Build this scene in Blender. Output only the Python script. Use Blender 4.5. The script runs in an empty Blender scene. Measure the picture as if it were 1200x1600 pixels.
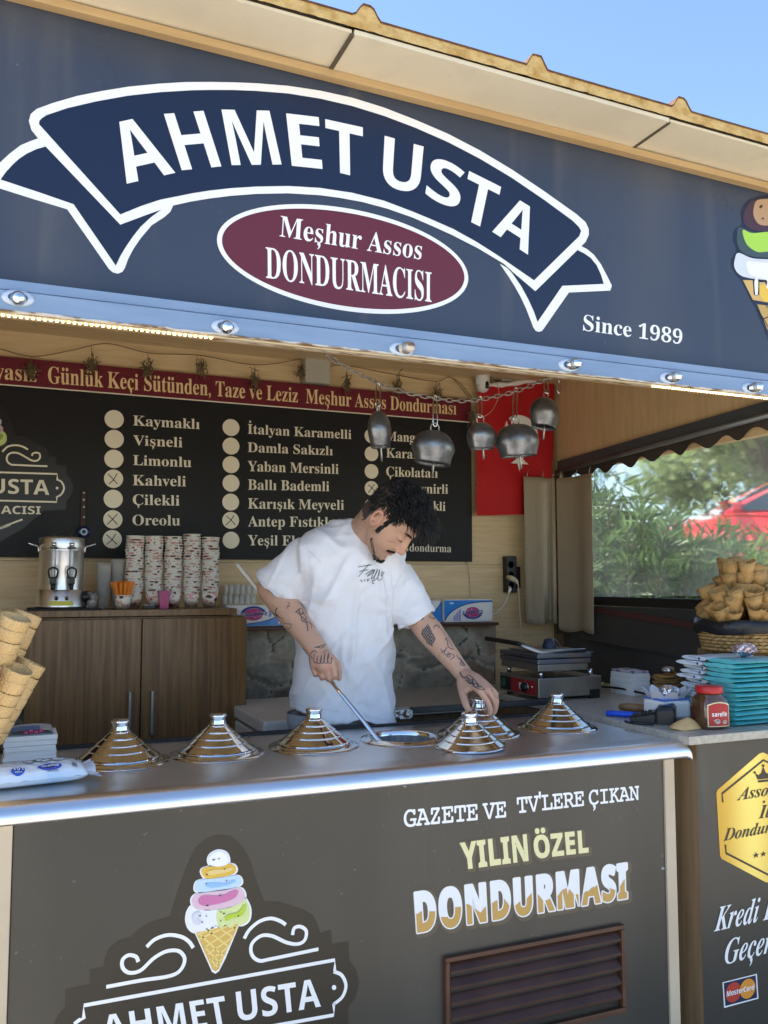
import bpy, bmesh, math, random
from mathutils import Vector, Matrix, noise
from mathutils.bvhtree import BVHTree
R = math.radians
PI = math.pi
random.seed(7)
SC = bpy.context.scene
COL = SC.collection

# ------------------------------------------------------------------ camera, sky, sun, exposure
FPX, HORIZON, YAW, CAMZ = 1360.0, 908.0, R(23), 1.4
PITCH = math.atan((HORIZON - 800) / FPX)
cam_data = bpy.data.cameras.new('camera')
cam = bpy.data.objects.new('camera', cam_data)
COL.objects.link(cam)
cam.location = (0, 0, CAMZ)
cam.rotation_euler = (PI / 2 + PITCH, 0, -YAW)
cam_data.sensor_fit = 'VERTICAL'
cam_data.sensor_height = 24
cam_data.lens = FPX / 1600 * 24
cam_data.clip_start = 0.05
cam_data.clip_end = 2000
SC.camera = cam

SUN_EL, SUN_AZ = R(56), R(-62)          # azimuth measured from +Y (behind the stall) towards +X
world = bpy.data.worlds.new('World')
SC.world = world
world.use_nodes = True
wn = world.node_tree
sky = wn.nodes.new('ShaderNodeTexSky')
sky.sky_type = 'NISHITA'
sky.sun_disc = False
sky.sun_elevation = SUN_EL
sky.sun_rotation = SUN_AZ
sky.altitude = 50
sky.air_density = 0.95
sky.dust_density = 0.15
sky.ozone_density = 2.3
wn.links.new(sky.outputs[0], wn.nodes['Background'].inputs['Color'])
wn.nodes['Background'].inputs['Strength'].default_value = 0.118
sun_data = bpy.data.lights.new('sun', 'SUN')
sun_data.energy = 5.0
sun_data.angle = R(0.53)
sun_data.color = (1.0, 0.95, 0.86)
sun = bpy.data.objects.new('sun', sun_data)
COL.objects.link(sun)
sun.location = (3, 6, 9)
sd = Vector((math.sin(SUN_AZ) * math.cos(SUN_EL), math.cos(SUN_AZ) * math.cos(SUN_EL), math.sin(SUN_EL)))
sun.rotation_euler = sd.to_track_quat('Z', 'Y').to_euler()
SC.view_settings.view_transform = 'Standard'
SC.view_settings.look = 'None'
SC.view_settings.gamma = 1
SC.view_settings.exposure = 1.53
SC.cycles.max_bounces = 10
SC.cycles.transparent_max_bounces = 24

# ------------------------------------------------------------------ pixel <-> place helpers (photo is 1200x1600)
_c, _s, _cp, _sp = math.cos(YAW), math.sin(YAW), math.cos(PITCH), math.sin(PITCH)
FW = Vector((_s * _cp, _c * _cp, _sp))
RT = Vector((_c, -_s, 0))
UP = Vector((-_s * _sp, -_c * _sp, _cp))
EYE = Vector((0, 0, CAMZ))
def ray(u, v): return FW * FPX + RT * (u - 600) + UP * (800 - v)
def on(ax, val, u, v):
    d = ray(u, v)
    return EYE + d * ((val - EYE[ax]) / d[ax])
def atX(u, v, x): return on(0, x, u, v)
def atY(u, v, y): return on(1, y, u, v)
def atZ(u, v, z): return on(2, z, u, v)

# ------------------------------------------------------------------ materials
def rgb(r, g, b):
    f = lambda c: (c / 255 / 12.92) if c <= 10.3 else ((c / 255 + 0.055) / 1.055) ** 2.4
    return (f(r), f(g), f(b))
def mat(name, col, rough=0.5, metal=0.0, col2=None, scale=8, stretch=(1, 1, 1), bump=0.0, bscale=None, detail=6,
        lo=0.3, hi=0.7, spec=0.5, coat=0, sss=0, rvar=0, trans=0, ior=1.45, bstretch=None):
    m = bpy.data.materials.new(name)
    m.use_nodes = True
    nt = m.node_tree
    b = nt.nodes['Principled BSDF']
    b.inputs['Base Color'].default_value = (*col, 1)
    b.inputs['Roughness'].default_value = rough
    b.inputs['Metallic'].default_value = metal
    b.inputs['Specular IOR Level'].default_value = spec
    b.inputs['Coat Weight'].default_value = coat
    b.inputs['Coat Roughness'].default_value = 0.08
    b.inputs['IOR'].default_value = ior
    if trans: b.inputs['Transmission Weight'].default_value = trans
    if sss:
        b.inputs['Subsurface Weight'].default_value = sss
        b.inputs['Subsurface Radius'].default_value = (0.012, 0.005, 0.003)
        b.inputs['Subsurface Scale'].default_value = 0.6
    tc = nt.nodes.new('ShaderNodeTexCoord')
    def tex(sc, st, det):
        mp = nt.nodes.new('ShaderNodeMapping')
        mp.inputs['Scale'].default_value = st
        nt.links.new(tc.outputs['Object'], mp.inputs['Vector'])
        n = nt.nodes.new('ShaderNodeTexNoise')
        n.inputs['Scale'].default_value = sc
        n.inputs['Detail'].default_value = det
        nt.links.new(mp.outputs[0], n.inputs['Vector'])
        return n
    if col2 is not None or rvar:
        n = tex(scale, stretch, detail)
        r = nt.nodes.new('ShaderNodeMapRange')
        r.inputs['From Min'].default_value = lo
        r.inputs['From Max'].default_value = hi
        nt.links.new(n.outputs['Fac'], r.inputs['Value'])
        if col2 is not None:
            mx = nt.nodes.new('ShaderNodeMix')
            mx.data_type = 'RGBA'
            mx.inputs[6].default_value = (*col, 1)
            mx.inputs[7].default_value = (*col2, 1)
            nt.links.new(r.outputs[0], mx.inputs[0])
            nt.links.new(mx.outputs[2], b.inputs['Base Color'])
        if rvar:
            r2 = nt.nodes.new('ShaderNodeMapRange')
            r2.inputs['To Min'].default_value = max(0, rough - rvar)
            r2.inputs['To Max'].default_value = min(1, rough + rvar)
            nt.links.new(r.outputs[0], r2.inputs['Value'])
            nt.links.new(r2.outputs[0], b.inputs['Roughness'])
    if bump:
        n = tex(bscale or scale, bstretch or stretch, detail)
        bp = nt.nodes.new('ShaderNodeBump')
        bp.inputs['Strength'].default_value = 1
        bp.inputs['Distance'].default_value = bump
        nt.links.new(n.outputs['Fac'], bp.inputs['Height'])
        nt.links.new(bp.outputs[0], b.inputs['Normal'])
    return m
def worn(name, col, rough, col2, **k):
    """panel film with dust, wiped smears and faint runs"""
    m = mat(name, col, rough, col2=col2, **k)
    nt = m.node_tree; b = nt.nodes['Principled BSDF']; tc = nt.nodes.new('ShaderNodeTexCoord')
    src = b.inputs['Base Color'].links[0].from_socket
    for sc, st, lo, hi, amt, dust in ((2.3, (1, 1, .22), .50, .80, .20, (.20, .18, .15)), (9, (1, 1, .10), .60, .78, .16, (.24, .22, .19)), (75, (1, 1, 1), .70, .76, .30, (.30, .28, .25)), (1.1, (1, 1, 1.6), .48, .75, .28, (col[0] * .55, col[1] * .55, col[2] * .55))):
        mp = nt.nodes.new('ShaderNodeMapping'); mp.inputs['Scale'].default_value = st; nt.links.new(tc.outputs['Object'], mp.inputs[0])
        n = nt.nodes.new('ShaderNodeTexNoise'); n.inputs['Scale'].default_value = sc; n.inputs['Detail'].default_value = 5; nt.links.new(mp.outputs[0], n.inputs['Vector'])
        r = nt.nodes.new('ShaderNodeMapRange'); r.inputs['From Min'].default_value = lo; r.inputs['From Max'].default_value = hi; r.inputs['To Max'].default_value = amt; nt.links.new(n.outputs['Fac'], r.inputs['Value'])
        mx = nt.nodes.new('ShaderNodeMix'); mx.data_type = 'RGBA'; mx.inputs[7].default_value = (*dust, 1); nt.links.new(r.outputs[0], mx.inputs[0]); nt.links.new(src, mx.inputs[6]); src = mx.outputs[2]
    nt.links.new(src, b.inputs['Base Color'])
    return m
def emis(m, col, s):
    b = m.node_tree.nodes['Principled BSDF']
    b.inputs['Emission Color'].default_value = (*col, 1)
    b.inputs['Emission Strength'].default_value = s
    return m
def attr_color(m, name='Col'):
    nt = m.node_tree
    a = nt.nodes.new('ShaderNodeAttribute')
    a.attribute_name = name
    nt.links.new(a.outputs['Color'], nt.nodes['Principled BSDF'].inputs['Base Color'])
    return m

# ------------------------------------------------------------------ objects
WO = {}                                     # world origin of every empty / parent
def props(o, label=None, cat=None, group=None, kind=None):
    if label: o['label'] = label
    if cat: o['category'] = cat
    if group: o['group'] = group
    if kind: o['kind'] = kind
    return o
def thing(name, label, cat, loc=(0, 0, 0), group=None, rot=(0, 0, 0)):
    o = bpy.data.objects.new(name, None)
    o.empty_display_size = 0.05
    COL.objects.link(o)
    o.location = loc
    o.rotation_euler = rot
    WO[o] = Vector(loc)
    return props(o, label, cat, group)
def copy_tree(o, parent=None):
    c = o.copy()
    COL.objects.link(c)
    c.parent = parent
    for ch in [x for x in KIDS.get(o, [])]:
        copy_tree(ch, c)
    return c
KIDS = {}
class MB:
    def __init__(s): s.v = []; s.f = []; s.mi = []; s.sm = []
    def add(s, vs, fs, mi=0, smooth=False):
        n = len(s.v)
        s.v += [Vector(p) for p in vs]
        for f in fs:
            s.f.append([i + n for i in f]); s.mi.append(mi); s.sm.append(smooth)
        return s
    def box(s, a, b, mi=0, bev=0):
        x0, y0, z0 = [min(p, q) for p, q in zip(a, b)]; x1, y1, z1 = [max(p, q) for p, q in zip(a, b)]
        if bev:
            bm = bmesh.new()
            bmesh.ops.create_cube(bm, size=1)
            for v in bm.verts:
                v.co = Vector(((x0 + x1) / 2 + v.co.x * (x1 - x0), (y0 + y1) / 2 + v.co.y * (y1 - y0), (z0 + z1) / 2 + v.co.z * (z1 - z0)))
            bmesh.ops.bevel(bm, geom=bm.edges[:], offset=bev, segments=2, profile=0.6, affect='EDGES')
            bm.verts.index_update()
            s.add([v.co.copy() for v in bm.verts], [[v.index for v in f.verts] for f in bm.faces], mi)
            bm.free()
            return s
        v = [(x0, y0, z0), (x1, y0, z0), (x1, y1, z0), (x0, y1, z0), (x0, y0, z1), (x1, y0, z1), (x1, y1, z1), (x0, y1, z1)]
        return s.add(v, [(0, 3, 2, 1), (4, 5, 6, 7), (0, 1, 5, 4), (1, 2, 6, 5), (2, 3, 7, 6), (3, 0, 4, 7)], mi)
    def lathe(s, prof, c=(0, 0, 0), seg=32, mi=0, axis=None, smooth=True, capb=False, capt=False):
        c = Vector(c)
        q = Vector((0, 0, 1)).rotation_difference(Vector(axis).normalized()) if axis is not None else None
        vs = []
        for r, z in prof:
            for k in range(seg):
                a = 2 * PI * k / seg
                p = Vector((r * math.cos(a), r * math.sin(a), z))
                if q: p = q @ p
                vs.append(c + p)
        fs = []
        for i in range(len(prof) - 1):
            for k in range(seg):
                k2 = (k + 1) % seg
                fs.append((i * seg + k, i * seg + k2, (i + 1) * seg + k2, (i + 1) * seg + k))
        s.add(vs, fs, mi, smooth)
        n = len(s.v) - len(vs)
        if capb: s.f.append([n + k for k in range(seg)][::-1]); s.mi.append(mi); s.sm.append(False)
        if capt: s.f.append([n + (len(prof) - 1) * seg + k for k in range(seg)]); s.mi.append(mi); s.sm.append(False)
        return s
    def tube(s, pts, rad, seg=10, mi=0, caps=True, flat=1.0, ref=None, smooth=True):
        """rings along a path; rad: number, list, or list of (ra, rb)"""
        pts = [Vector(p) for p in pts]
        n = len(pts)
        rad = [rad] * n if isinstance(rad, (int, float)) else list(rad)
        vs = []
        t0 = (pts[1] - pts[0]).normalized()
        up = Vector(ref) if ref is not None else (Vector((0, 0, 1)) if abs(t0.z) < 0.9 else Vector((1, 0, 0)))
        for i in range(n):
            t = (pts[min(i + 1, n - 1)] - pts[max(i - 1, 0)]).normalized()
            a = t.cross(up)
            if a.length < 1e-5: a = t.cross(Vector((0.3, 1, 0.2)))
            a.normalize()
            b = a.cross(t).normalized()
            if ref is None: up = b
            ra, rb = rad[i] if isinstance(rad[i], tuple) else (rad[i], rad[i] * flat)
            for k in range(seg):
                w = 2 * PI * k / seg
                vs.append(pts[i] + a * (ra * math.cos(w)) + b * (rb * math.sin(w)))
        fs = []
        for i in range(n - 1):
            for k in range(seg):
                k2 = (k + 1) % seg
                fs.append((i * seg + k, i * seg + k2, (i + 1) * seg + k2, (i + 1) * seg + k))
        if caps:
            fs.append(list(range(seg))[::-1]); fs.append([(n - 1) * seg + k for k in range(seg)])
        return s.add(vs, fs, mi, smooth)
    def bands(s, prof, c=(0, 0, 0), seg=48, mi=0):
        """a turned profile with a crisp edge at every profile point"""
        for (r0, z0), (r1, z1) in zip(prof, prof[1:]): s.lathe([(r0, z0), (r1, z1)], c, seg, mi)
        return s
    def loft(s, rings, mi=0, smooth=True, caps=True, closed=True):
        n = len(rings[0]); vs = [p for r in rings for p in r]; fs = []
        for i in range(len(rings) - 1):
            for k in range(n if closed else n - 1):
                k2 = (k + 1) % n
                fs.append((i * n + k, i * n + k2, (i + 1) * n + k2, (i + 1) * n + k))
        if caps and closed:
            fs.append(list(range(n))[::-1]); fs.append([(len(rings) - 1) * n + k for k in range(n)])
        return s.add(vs, fs, mi, smooth)
    def poly(s, pts, mi=0): return s.add(pts, [list(range(len(pts)))], mi)
    def prism(s, pts, d, mi=0):
        """closed outline pts extruded by vector d"""
        n = len(pts); d = Vector(d); pts = [Vector(p) for p in pts]
        return s.add(pts + [p + d for p in pts], [list(range(n))[::-1], [n + k for k in range(n)]] +
                     [(k, (k + 1) % n, n + (k + 1) % n, n + k) for k in range(n)], mi)
    def build(s, name, mats, parent=None, origin=None, fix=True):
        me = bpy.data.meshes.new(name)
        o = bpy.data.objects.new(name, me)
        COL.objects.link(o)
        base = WO[parent] if parent is not None else Vector((0, 0, 0))
        if origin is None:
            if parent is None and s.v:
                xs = [p.x for p in s.v]; ys = [p.y for p in s.v]; zs = [p.z for p in s.v]
                org = Vector(((min(xs) + max(xs)) / 2, (min(ys) + max(ys)) / 2, min(zs)))
            else: org = base
        else: org = Vector(origin)
        me.from_pydata([tuple(p - org) for p in s.v], [], s.f)
        for p, mi, sm in zip(me.polygons, s.mi, s.sm):
            p.material_index = mi; p.use_smooth = sm
        for m in (mats if isinstance(mats, (list, tuple)) else [mats]): me.materials.append(m)
        if fix:
            bm = bmesh.new(); bm.from_mesh(me)
            bmesh.ops.recalc_face_normals(bm, faces=bm.faces[:])
            bm.to_mesh(me); bm.free()
        me.update()
        if parent is not None:
            o.parent = parent
            KIDS.setdefault(parent, []).append(o)
        o.location = org - base
        WO[o] = org
        return o
def spline(pts, n=8, closed=False):
    P = [Vector(p) for p in pts]
    N = len(P); out = []
    for i in range(N if closed else N - 1):
        a, b, c, d = (P[(i - 1) % N], P[i], P[(i + 1) % N], P[(i + 2) % N]) if closed else (P[max(i - 1, 0)], P[i], P[i + 1], P[min(i + 2, N - 1)])
        for k in range(n):
            t = k / n
            out.append(0.5 * ((2 * b) + (c - a) * t + (2 * a - 5 * b + 4 * c - d) * t * t + (3 * b - a - 3 * c + d) * t ** 3))
    if not closed: out.append(P[-1])
    return out

# ------------------------------------------------------------------ lettering (built-in font, curves turned into flat meshes)
STY = {'serif': (0x1D400, 0x1D41A, 0x1D7CE, 0), 'sans': (0x1D5D4, 0x1D5EE, 0x1D7EC, 0), 'italic': (0x1D468, 0x1D482, None, 0),
       'mono': (0x1D670, 0x1D68A, 0x1D7F6, 0.012), 'fat': (0x1D5D4, 0x1D5EE, 0x1D7EC, 0.022), 'sansit': (0x1D63C, 0x1D656, None, 0),
       'script': (0x1D4D0, 0x1D4EA, None, 0), 'serifthin': (0x1D400, 0x1D41A, 0x1D7CE, -0.008)}
_raw, _gl = {}, {}
def raw(ch, style):
    key = (ch, style)
    if key in _raw: return _raw[key]
    U, l, d, off = STY[style]
    c = ch
    if 'A' <= ch <= 'Z': c = chr(U + ord(ch) - 65)
    elif 'a' <= ch <= 'z': c = chr(l + ord(ch) - 97)
    elif ch.isdigit() and d: c = chr(d + ord(ch) - 48)
    def mk(body):
        cu = bpy.data.curves.new('glyph', 'FONT')
        cu.body = body; cu.offset = off; cu.resolution_u = 4
        ob = bpy.data.objects.new('glyph', cu)
        me = bpy.data.meshes.new_from_object(ob)
        r = ([(v.co.x, v.co.y) for v in me.vertices], [list(p.vertices) for p in me.polygons])
        bpy.data.objects.remove(ob); bpy.data.curves.remove(cu); bpy.data.meshes.remove(me)
        return r
    v, f = mk(c)
    H = mk('H')
    v2, _ = mk(c + 'H')
    adv = max(p[0] for p in v2) - max(p[0] for p in H[0])
    _raw[key] = (v, f, adv)
    return _raw[key]
def islands(v, f):
    par = list(range(len(v)))
    def fd(i):
        while par[i] != i: i = par[i]
        return i
    for q in f:
        for j in q[1:]: par[fd(q[0])] = fd(j)
    g = {}
    for q in f: g.setdefault(fd(q[0]), []).append(q)
    res = []
    for fs in g.values():
        ids = sorted({i for q in fs for i in q}); mp = {i: k for k, i in enumerate(ids)}
        res.append(([v[i] for i in ids], [[mp[i] for i in q] for q in fs]))
    return res
def glyph(ch, style):
    key = (ch, style)
    if key in _gl: return _gl[key]
    if ch == ' ': r = ([], [], 0.27)
    elif ch in 'ıüöşçİÖÜÇŞ':
        base = {'ı': 'i', 'ü': 'u', 'ö': 'o', 'ş': 's', 'ç': 'c', 'İ': 'I', 'Ö': 'O', 'Ü': 'U', 'Ç': 'C', 'Ş': 'S'}[ch]
        v, f, adv = raw(base, style)
        isl = sorted(islands(*raw('i', style)[:2]), key=lambda t: min(p[1] for p in t[0]))
        dot = isl[-1]
        if ch == 'ı': v, f = isl[0]
        else:
            v, f = list(v), list(f)
            xc = (min(p[0] for p in v) + max(p[0] for p in v)) / 2
            dx = sum(p[0] for p in dot[0]) / len(dot[0]); dy = sum(p[1] for p in dot[0]) / len(dot[0])
            capd = max(p[1] for p in raw('H', style)[0]) - max(p[1] for p in raw('x', style)[0])
            ex = []
            if ch in 'üö': ex = [(dot, xc - dx - 0.11, 0.0), (dot, xc - dx + 0.11, 0.0)]
            elif ch in 'ÖÜ': ex = [(dot, xc - dx - 0.13, capd + .02), (dot, xc - dx + 0.13, capd + .02)]
            elif ch == 'İ': ex = [(dot, xc - dx, capd + .02)]
            else:
                cm = raw(',', style)
                cx = sum(p[0] for p in cm[0]) / len(cm[0]); cy = max(p[1] for p in cm[0])
                ex = [((cm[0], cm[1]), xc - cx, -cy + 0.01)]
            for (ev, ef), ox, oy in ex:
                n = len(v)
                v += [(p[0] + ox, p[1] + oy) for p in ev]; f += [[i + n for i in q] for q in ef]
        r = (v, f, adv)
    else: r = raw(ch, style)
    _gl[key] = r
    return r
def layout(s, style, track=0.0):
    V, F, x = [], [], 0
    for ch in s:
        v, f, adv = glyph(ch, style)
        n = len(V)
        V += [(p[0] + x, p[1]) for p in v]; F += [[i + n for i in q] for q in f]
        x += adv + track
    x0 = min(p[0] for p in V); x1 = max(p[0] for p in V)
    cap = max(p[1] for p in raw('H', style)[0])
    return [((p[0] - x0) / (x1 - x0), p[1] / cap) for p in V], F
def letter(mb, s, style, quad, mi=0, track=0.0, off=None):
    """writes s into the 3-D quad (base left, base right, cap right, cap left)"""
    V, F = layout(s, style, track)
    a, b, c, d = [Vector(q) for q in quad]
    o = Vector(off) if off is not None else Vector((0, 0, 0))
    mb.add([a * (1 - x) * (1 - y) + b * x * (1 - y) + c * x * y + d * (1 - x) * y + o for x, y in V], F, mi)
def strokes(mb, pts, w, mi=0):
    """flat ribbon of width w along pts (list of Vectors) lying in the plane facing -Y"""
    P = [Vector(p) for p in pts]
    vs = []
    for i, p in enumerate(P):
        t = (P[min(i + 1, len(P) - 1)] - P[max(i - 1, 0)]).normalized()
        n = Vector((t.z, 0, -t.x)).normalized() * (w / 2)
        vs += [p + n, p - n]
    mb.add(vs, [(2 * i, 2 * i + 1, 2 * i + 3, 2 * i + 2) for i in range(len(P) - 1)], mi)
# ================================================================== MATERIALS
W_OAK = mat('oak_laminate', (0.68, 0.505, 0.285), 0.42, col2=(0.57, 0.41, 0.215), scale=5, stretch=(1.2, 9, 14), bump=0.0006, bscale=12, rvar=0.08)
W_OAKV = mat('oak_laminate_side', (0.68, 0.50, 0.28), 0.42, col2=(0.58, 0.41, 0.215), scale=5, stretch=(9, 9, 0.9), bump=0.0006, bscale=12, rvar=0.08)
W_CEIL = mat('ceiling_laminate', (0.66, 0.49, 0.28), 0.4, col2=(0.56, 0.40, 0.21), scale=4, stretch=(1, 12, 12), bump=0.0005)
W_WALNUT = mat('walnut_laminate', (0.235, 0.125, 0.048), 0.30, col2=(0.125, 0.063, 0.024), scale=6, stretch=(14, 14, 0.55), detail=8, lo=0.35, hi=0.65, rvar=0.05, bump=0.0002)
W_PLANK = mat('brown_plank', (0.20, 0.125, 0.062), 0.5, col2=(0.13, 0.08, 0.038), scale=6, stretch=(16, 16, 0.5), bump=0.0004)
W_TRIM = mat('pale_wood_trim', (0.50, 0.35, 0.18), 0.6, col2=(0.42, 0.28, 0.14), scale=5, stretch=(0.8, 9, 9), bump=0.0005)
CREAM = worn('cream_painted_sheet', (0.74, 0.66, 0.50), 0.5, (0.66, 0.575, 0.425), scale=2.2, lo=0.35, hi=0.75, bump=0.0004, bscale=30)
FOAM = mat('yellow_foam', (0.64, 0.43, 0.17), 0.92, col2=(0.44, 0.235, 0.055), scale=26, lo=0.42, hi=0.72, bump=0.006, bscale=55, detail=9)
FOAMD = mat('burnt_foam_edge', (0.07, 0.03, 0.02), 0.9, col2=(0.16, 0.075, 0.03), scale=50)
SHEET_TOP = mat('roof_sheet', (0.60, 0.56, 0.50), 0.4, metal=0.3, col2=(0.4, 0.36, 0.3), scale=3)
SLATE = worn('slate_blue_panel', (0.039, 0.051, 0.084), 0.30, col2=(0.033, 0.044, 0.073), scale=1.3, bump=0.0006, bscale=1.6, rvar=0.05)
CHAR = worn('charcoal_panel', (0.048, 0.043, 0.035), 0.34, col2=(0.042, 0.038, 0.031), scale=1.3, bump=0.0005, bscale=1.4, rvar=0.05)
CHARD = mat('dark_emblem_film', (0.024, 0.019, 0.013), 0.38)
NAVY = mat('navy_film', (0.0065, 0.0145, 0.045), 0.33)
WHITE = mat('white_film', (0.80, 0.80, 0.81), 0.38)
MAROON = mat('maroon_film', (0.115, 0.014, 0.029), 0.36)
STRIPRED = mat('strip_red', (0.135, 0.008, 0.020), 0.35)
BOARD = mat('board_black', (0.009, 0.009, 0.010), 0.52, spec=0.3, rvar=0.06, scale=2)
BOARDD = mat('board_deep_black', (0.0045, 0.0045, 0.006), 0.38)
IVORY = mat('ivory_film', (0.78, 0.72, 0.56), 0.45)
GOLDTXT = mat('pale_gold_film', (0.80, 0.60, 0.30), 0.4)
INK = mat('black_ink', (0.008, 0.008, 0.010), 0.5)
BLUEPAINT = mat('blue_grey_paint', (0.215, 0.310, 0.465), 0.50, col2=(0.15, 0.235, 0.38), scale=7, stretch=(0.5, 4, 4), bump=0.0008, bscale=22, bstretch=(0.5, 3, 3), lo=0.35, hi=0.8)
PEEL = mat('peeling_edge', (0.62, 0.56, 0.48), 0.6, col2=(0.20, 0.11, 0.05), scale=22, stretch=(1, 4, 4), lo=0.45, hi=0.6, bump=0.002, bscale=40)
CHROME = mat('chrome', (0.80, 0.80, 0.80), 0.10, metal=1.0)
STEEL = mat('brushed_steel', (0.72, 0.72, 0.73), 0.33, metal=1.0, rvar=0.05, scale=4)
STEELR = mat('polished_steel', (0.76, 0.755, 0.74), 0.09, metal=1.0, rvar=0.06, scale=16, bump=0.0014, bscale=11, detail=3)
STEELD = mat('dull_steel', (0.34, 0.33, 0.32), 0.38, metal=1.0, rvar=0.1, scale=8)
BLACKP = mat('black_plastic', (0.012, 0.012, 0.013), 0.38)
RUBBER = mat('black_rubber', (0.010, 0.010, 0.011), 0.7)
GREYP = mat('beige_grey_plastic', (0.42, 0.385, 0.32), 0.5)
WHITEP = mat('white_plastic', (0.78, 0.77, 0.74), 0.35)
SLABM = mat('speckled_stone_slab', (0.46, 0.425, 0.36), 0.28, col2=(0.33, 0.30, 0.25), scale=55, lo=0.35, hi=0.7, detail=9)
GASKET = mat('dark_gasket', (0.02, 0.018, 0.016), 0.6)
TANPOST = mat('cream_post', (0.56, 0.46, 0.33), 0.5, col2=(0.48, 0.38, 0.27), scale=4)
ASPH = mat('street_paving', (0.34, 0.30, 0.245), 0.9, col2=(0.26, 0.23, 0.185), scale=3, bump=0.004, bscale=90)
PAVE = mat('pale_pavement', (0.52, 0.465, 0.38), 0.85, col2=(0.43, 0.38, 0.31), scale=2.2, bump=0.002, bscale=60)
INTFLOOR = mat('floor_tile', (0.18, 0.16, 0.14), 0.5)
BROWNPAINT = mat('dark_brown_paint', (0.088, 0.027, 0.014), 0.30, col2=(0.055, 0.017, 0.009), scale=9, stretch=(0.6, 4, 4), bump=0.0005, bscale=30)
DARKTARP = mat('dark_grey_tarp', (0.040, 0.037, 0.034), 0.75, col2=(0.060, 0.055, 0.048), scale=3, bump=0.006, bscale=5)

# ================================================================== SETTING
b = MB(); b.poly([(-60, -60, 0), (60, -60, 0), (60, 90, 0), (-60, 90, 0)])
props(b.build('ground', ASPH), kind='structure')
b = MB(); b.poly([(-14, -4.5, 0.004), (18, -4.5, 0.004), (18, 1.9, 0.004), (-14, 1.9, 0.004)])
props(b.build('pavement', PAVE), kind='structure')
b = MB(); b.poly([(-1.2, 1.98, 0.008), (3.2, 1.98, 0.008), (3.2, 3.9, 0.008), (-1.2, 3.9, 0.008)])
props(b.build('stall_floor', INTFLOOR), kind='structure')

# ================================================================== THE STALL BUILDING
YS = 2.1                                     # face of the fascia sign
def roofz(x): return 2.757 - 0.0165 * x      # the eave falls slightly to the right
stall = thing('stall_building', 'ice cream stall with a foam panel roof and oak lined inside', 'stall', (1.2, 2.9, 0))
# back wall: three wide laminate boards with thin joints
b = MB()
z0 = 0.86
for zz in (1.478, 1.86, 2.24, 2.5):
    b.box((-1.0, 3.68, z0 + 0.002), (2.478, 3.70, zz)); z0 = zz
b.box((-1.0, 3.7005, 0), (2.53, 3.72, 2.5)); b.build('back_wall', W_OAK, stall)  # unseen thin backing, added to stop sunlight leaking through the board joints
b = MB(); b.box((2.48, 2.14, 1.93), (2.52, 3.72, 2.5)); sw = b.build('side_wall', W_OAKV, stall)
b = MB(); b.box((2.476, 3.60, 0.0), (2.53, 3.676, 1.926)); b.build('corner_post', W_PLANK, stall)
b = MB(); b.box((-1.0, 2.14, 2.385), (2.479, 3.679, 2.41)); b.build('ceiling', W_CEIL, stall)
b = MB(); b.box((-1.05, 2.14, 0), (-1.0, 3.72, 2.5)); b.build('far_side_wall', W_OAKV, stall)
# roof: sandwich panels, soffit underneath, foam face in front
b = MB()
xs = [-1.4, -0.255, 0.73, 1.715, 2.70, 3.6]
YE = 1.912
for i in range(len(xs) - 1):
    x0, x1 = xs[i] + 0.003, xs[i + 1] - 0.003
    j = (i % 2) * 0.004
    b.add([(x0, YE + j, roofz(x0) + j), (x1, YE + j, roofz(x1) + j), (x1, 4.1, roofz(x1) + j), (x0, 4.1, roofz(x0) + j),
           (x0, YE + j, roofz(x0) + .012), (x1, YE + j, roofz(x1) + .012), (x1, 4.1, roofz(x1) + .012), (x0, 4.1, roofz(x0) + .012)],
          [(0, 1, 2, 3), (4, 7, 6, 5), (0, 4, 5, 1), (1, 5, 6, 2), (2, 6, 7, 3), (3, 7, 4, 0)])
b.build('soffit', CREAM, stall)
foam = MB(); burnt = MB(); top = MB()
ribs = [-0.74, -0.255, 0.728, 1.210, 1.692, 2.175, 2.66, 3.14]
ribs = [-0.74, -0.255, 0.245 - 0.0, 0.728, 1.210, 1.692, 2.175, 2.66, 3.14]
ribs = [-0.73, -0.23] + [atY(u, v, YE).x for u, v in ((573, 40), (838, 107), (1064, 180))] + [2.22, 2.73]
def ridge(x):
    h = 0.033
    for r in ribs:
        d = abs(x - r)
        if d < 0.034: h = max(h, 0.033 + 0.034 * min(1, (0.034 - d) / 0.020))
    return h
N = 520
pts_t, pts_b = [], []
for i in range(N + 1):
    x = -1.4 + 5.0 * i / N
    jit = noise.noise(Vector((x * 30, 0, 0))) * 0.0025 + noise.noise(Vector((x * 90, 3, 0))) * 0.0015
    pts_b.append(Vector((x, YE - .007 + jit, roofz(x) + 0.0125 + abs(jit) * 0.4)))
    pts_t.append(Vector((x, YE - .003 + jit, roofz(x) + 0.0125 + ridge(x) + jit * 0.8)))
n = N + 1
back_b = [p + Vector((0, 2.2, 0)) for p in pts_b]; back_t = [p + Vector((0, 2.2, 0)) for p in pts_t]
foam.add(pts_b + pts_t, [(i, i + 1, n + i + 1, n + i) for i in range(N)])
foam.build('foam_edge', FOAM, stall)
t2 = [p + Vector((0, -0.003, 0.0035)) for p in pts_t]
burnt.add([p + Vector((0, -0.002, -0.0015)) for p in pts_t] + t2 + [p + Vector((0, 0.06, 0)) for p in t2], [(k * n + i, k * n + i + 1, (k + 1) * n + i + 1, (k + 1) * n + i) for k in range(2) for i in range(N)])
burnt.build('roof_lip', FOAMD, stall)
top.add(pts_t + back_t + back_b, [(i, i + 1, n + i + 1, n + i) for i in range(N)] + [(n + i, n + i + 1, 2 * n + i + 1, 2 * n + i) for i in range(N)])
top.build('roof_sheet', SHEET_TOP, stall)
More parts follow.
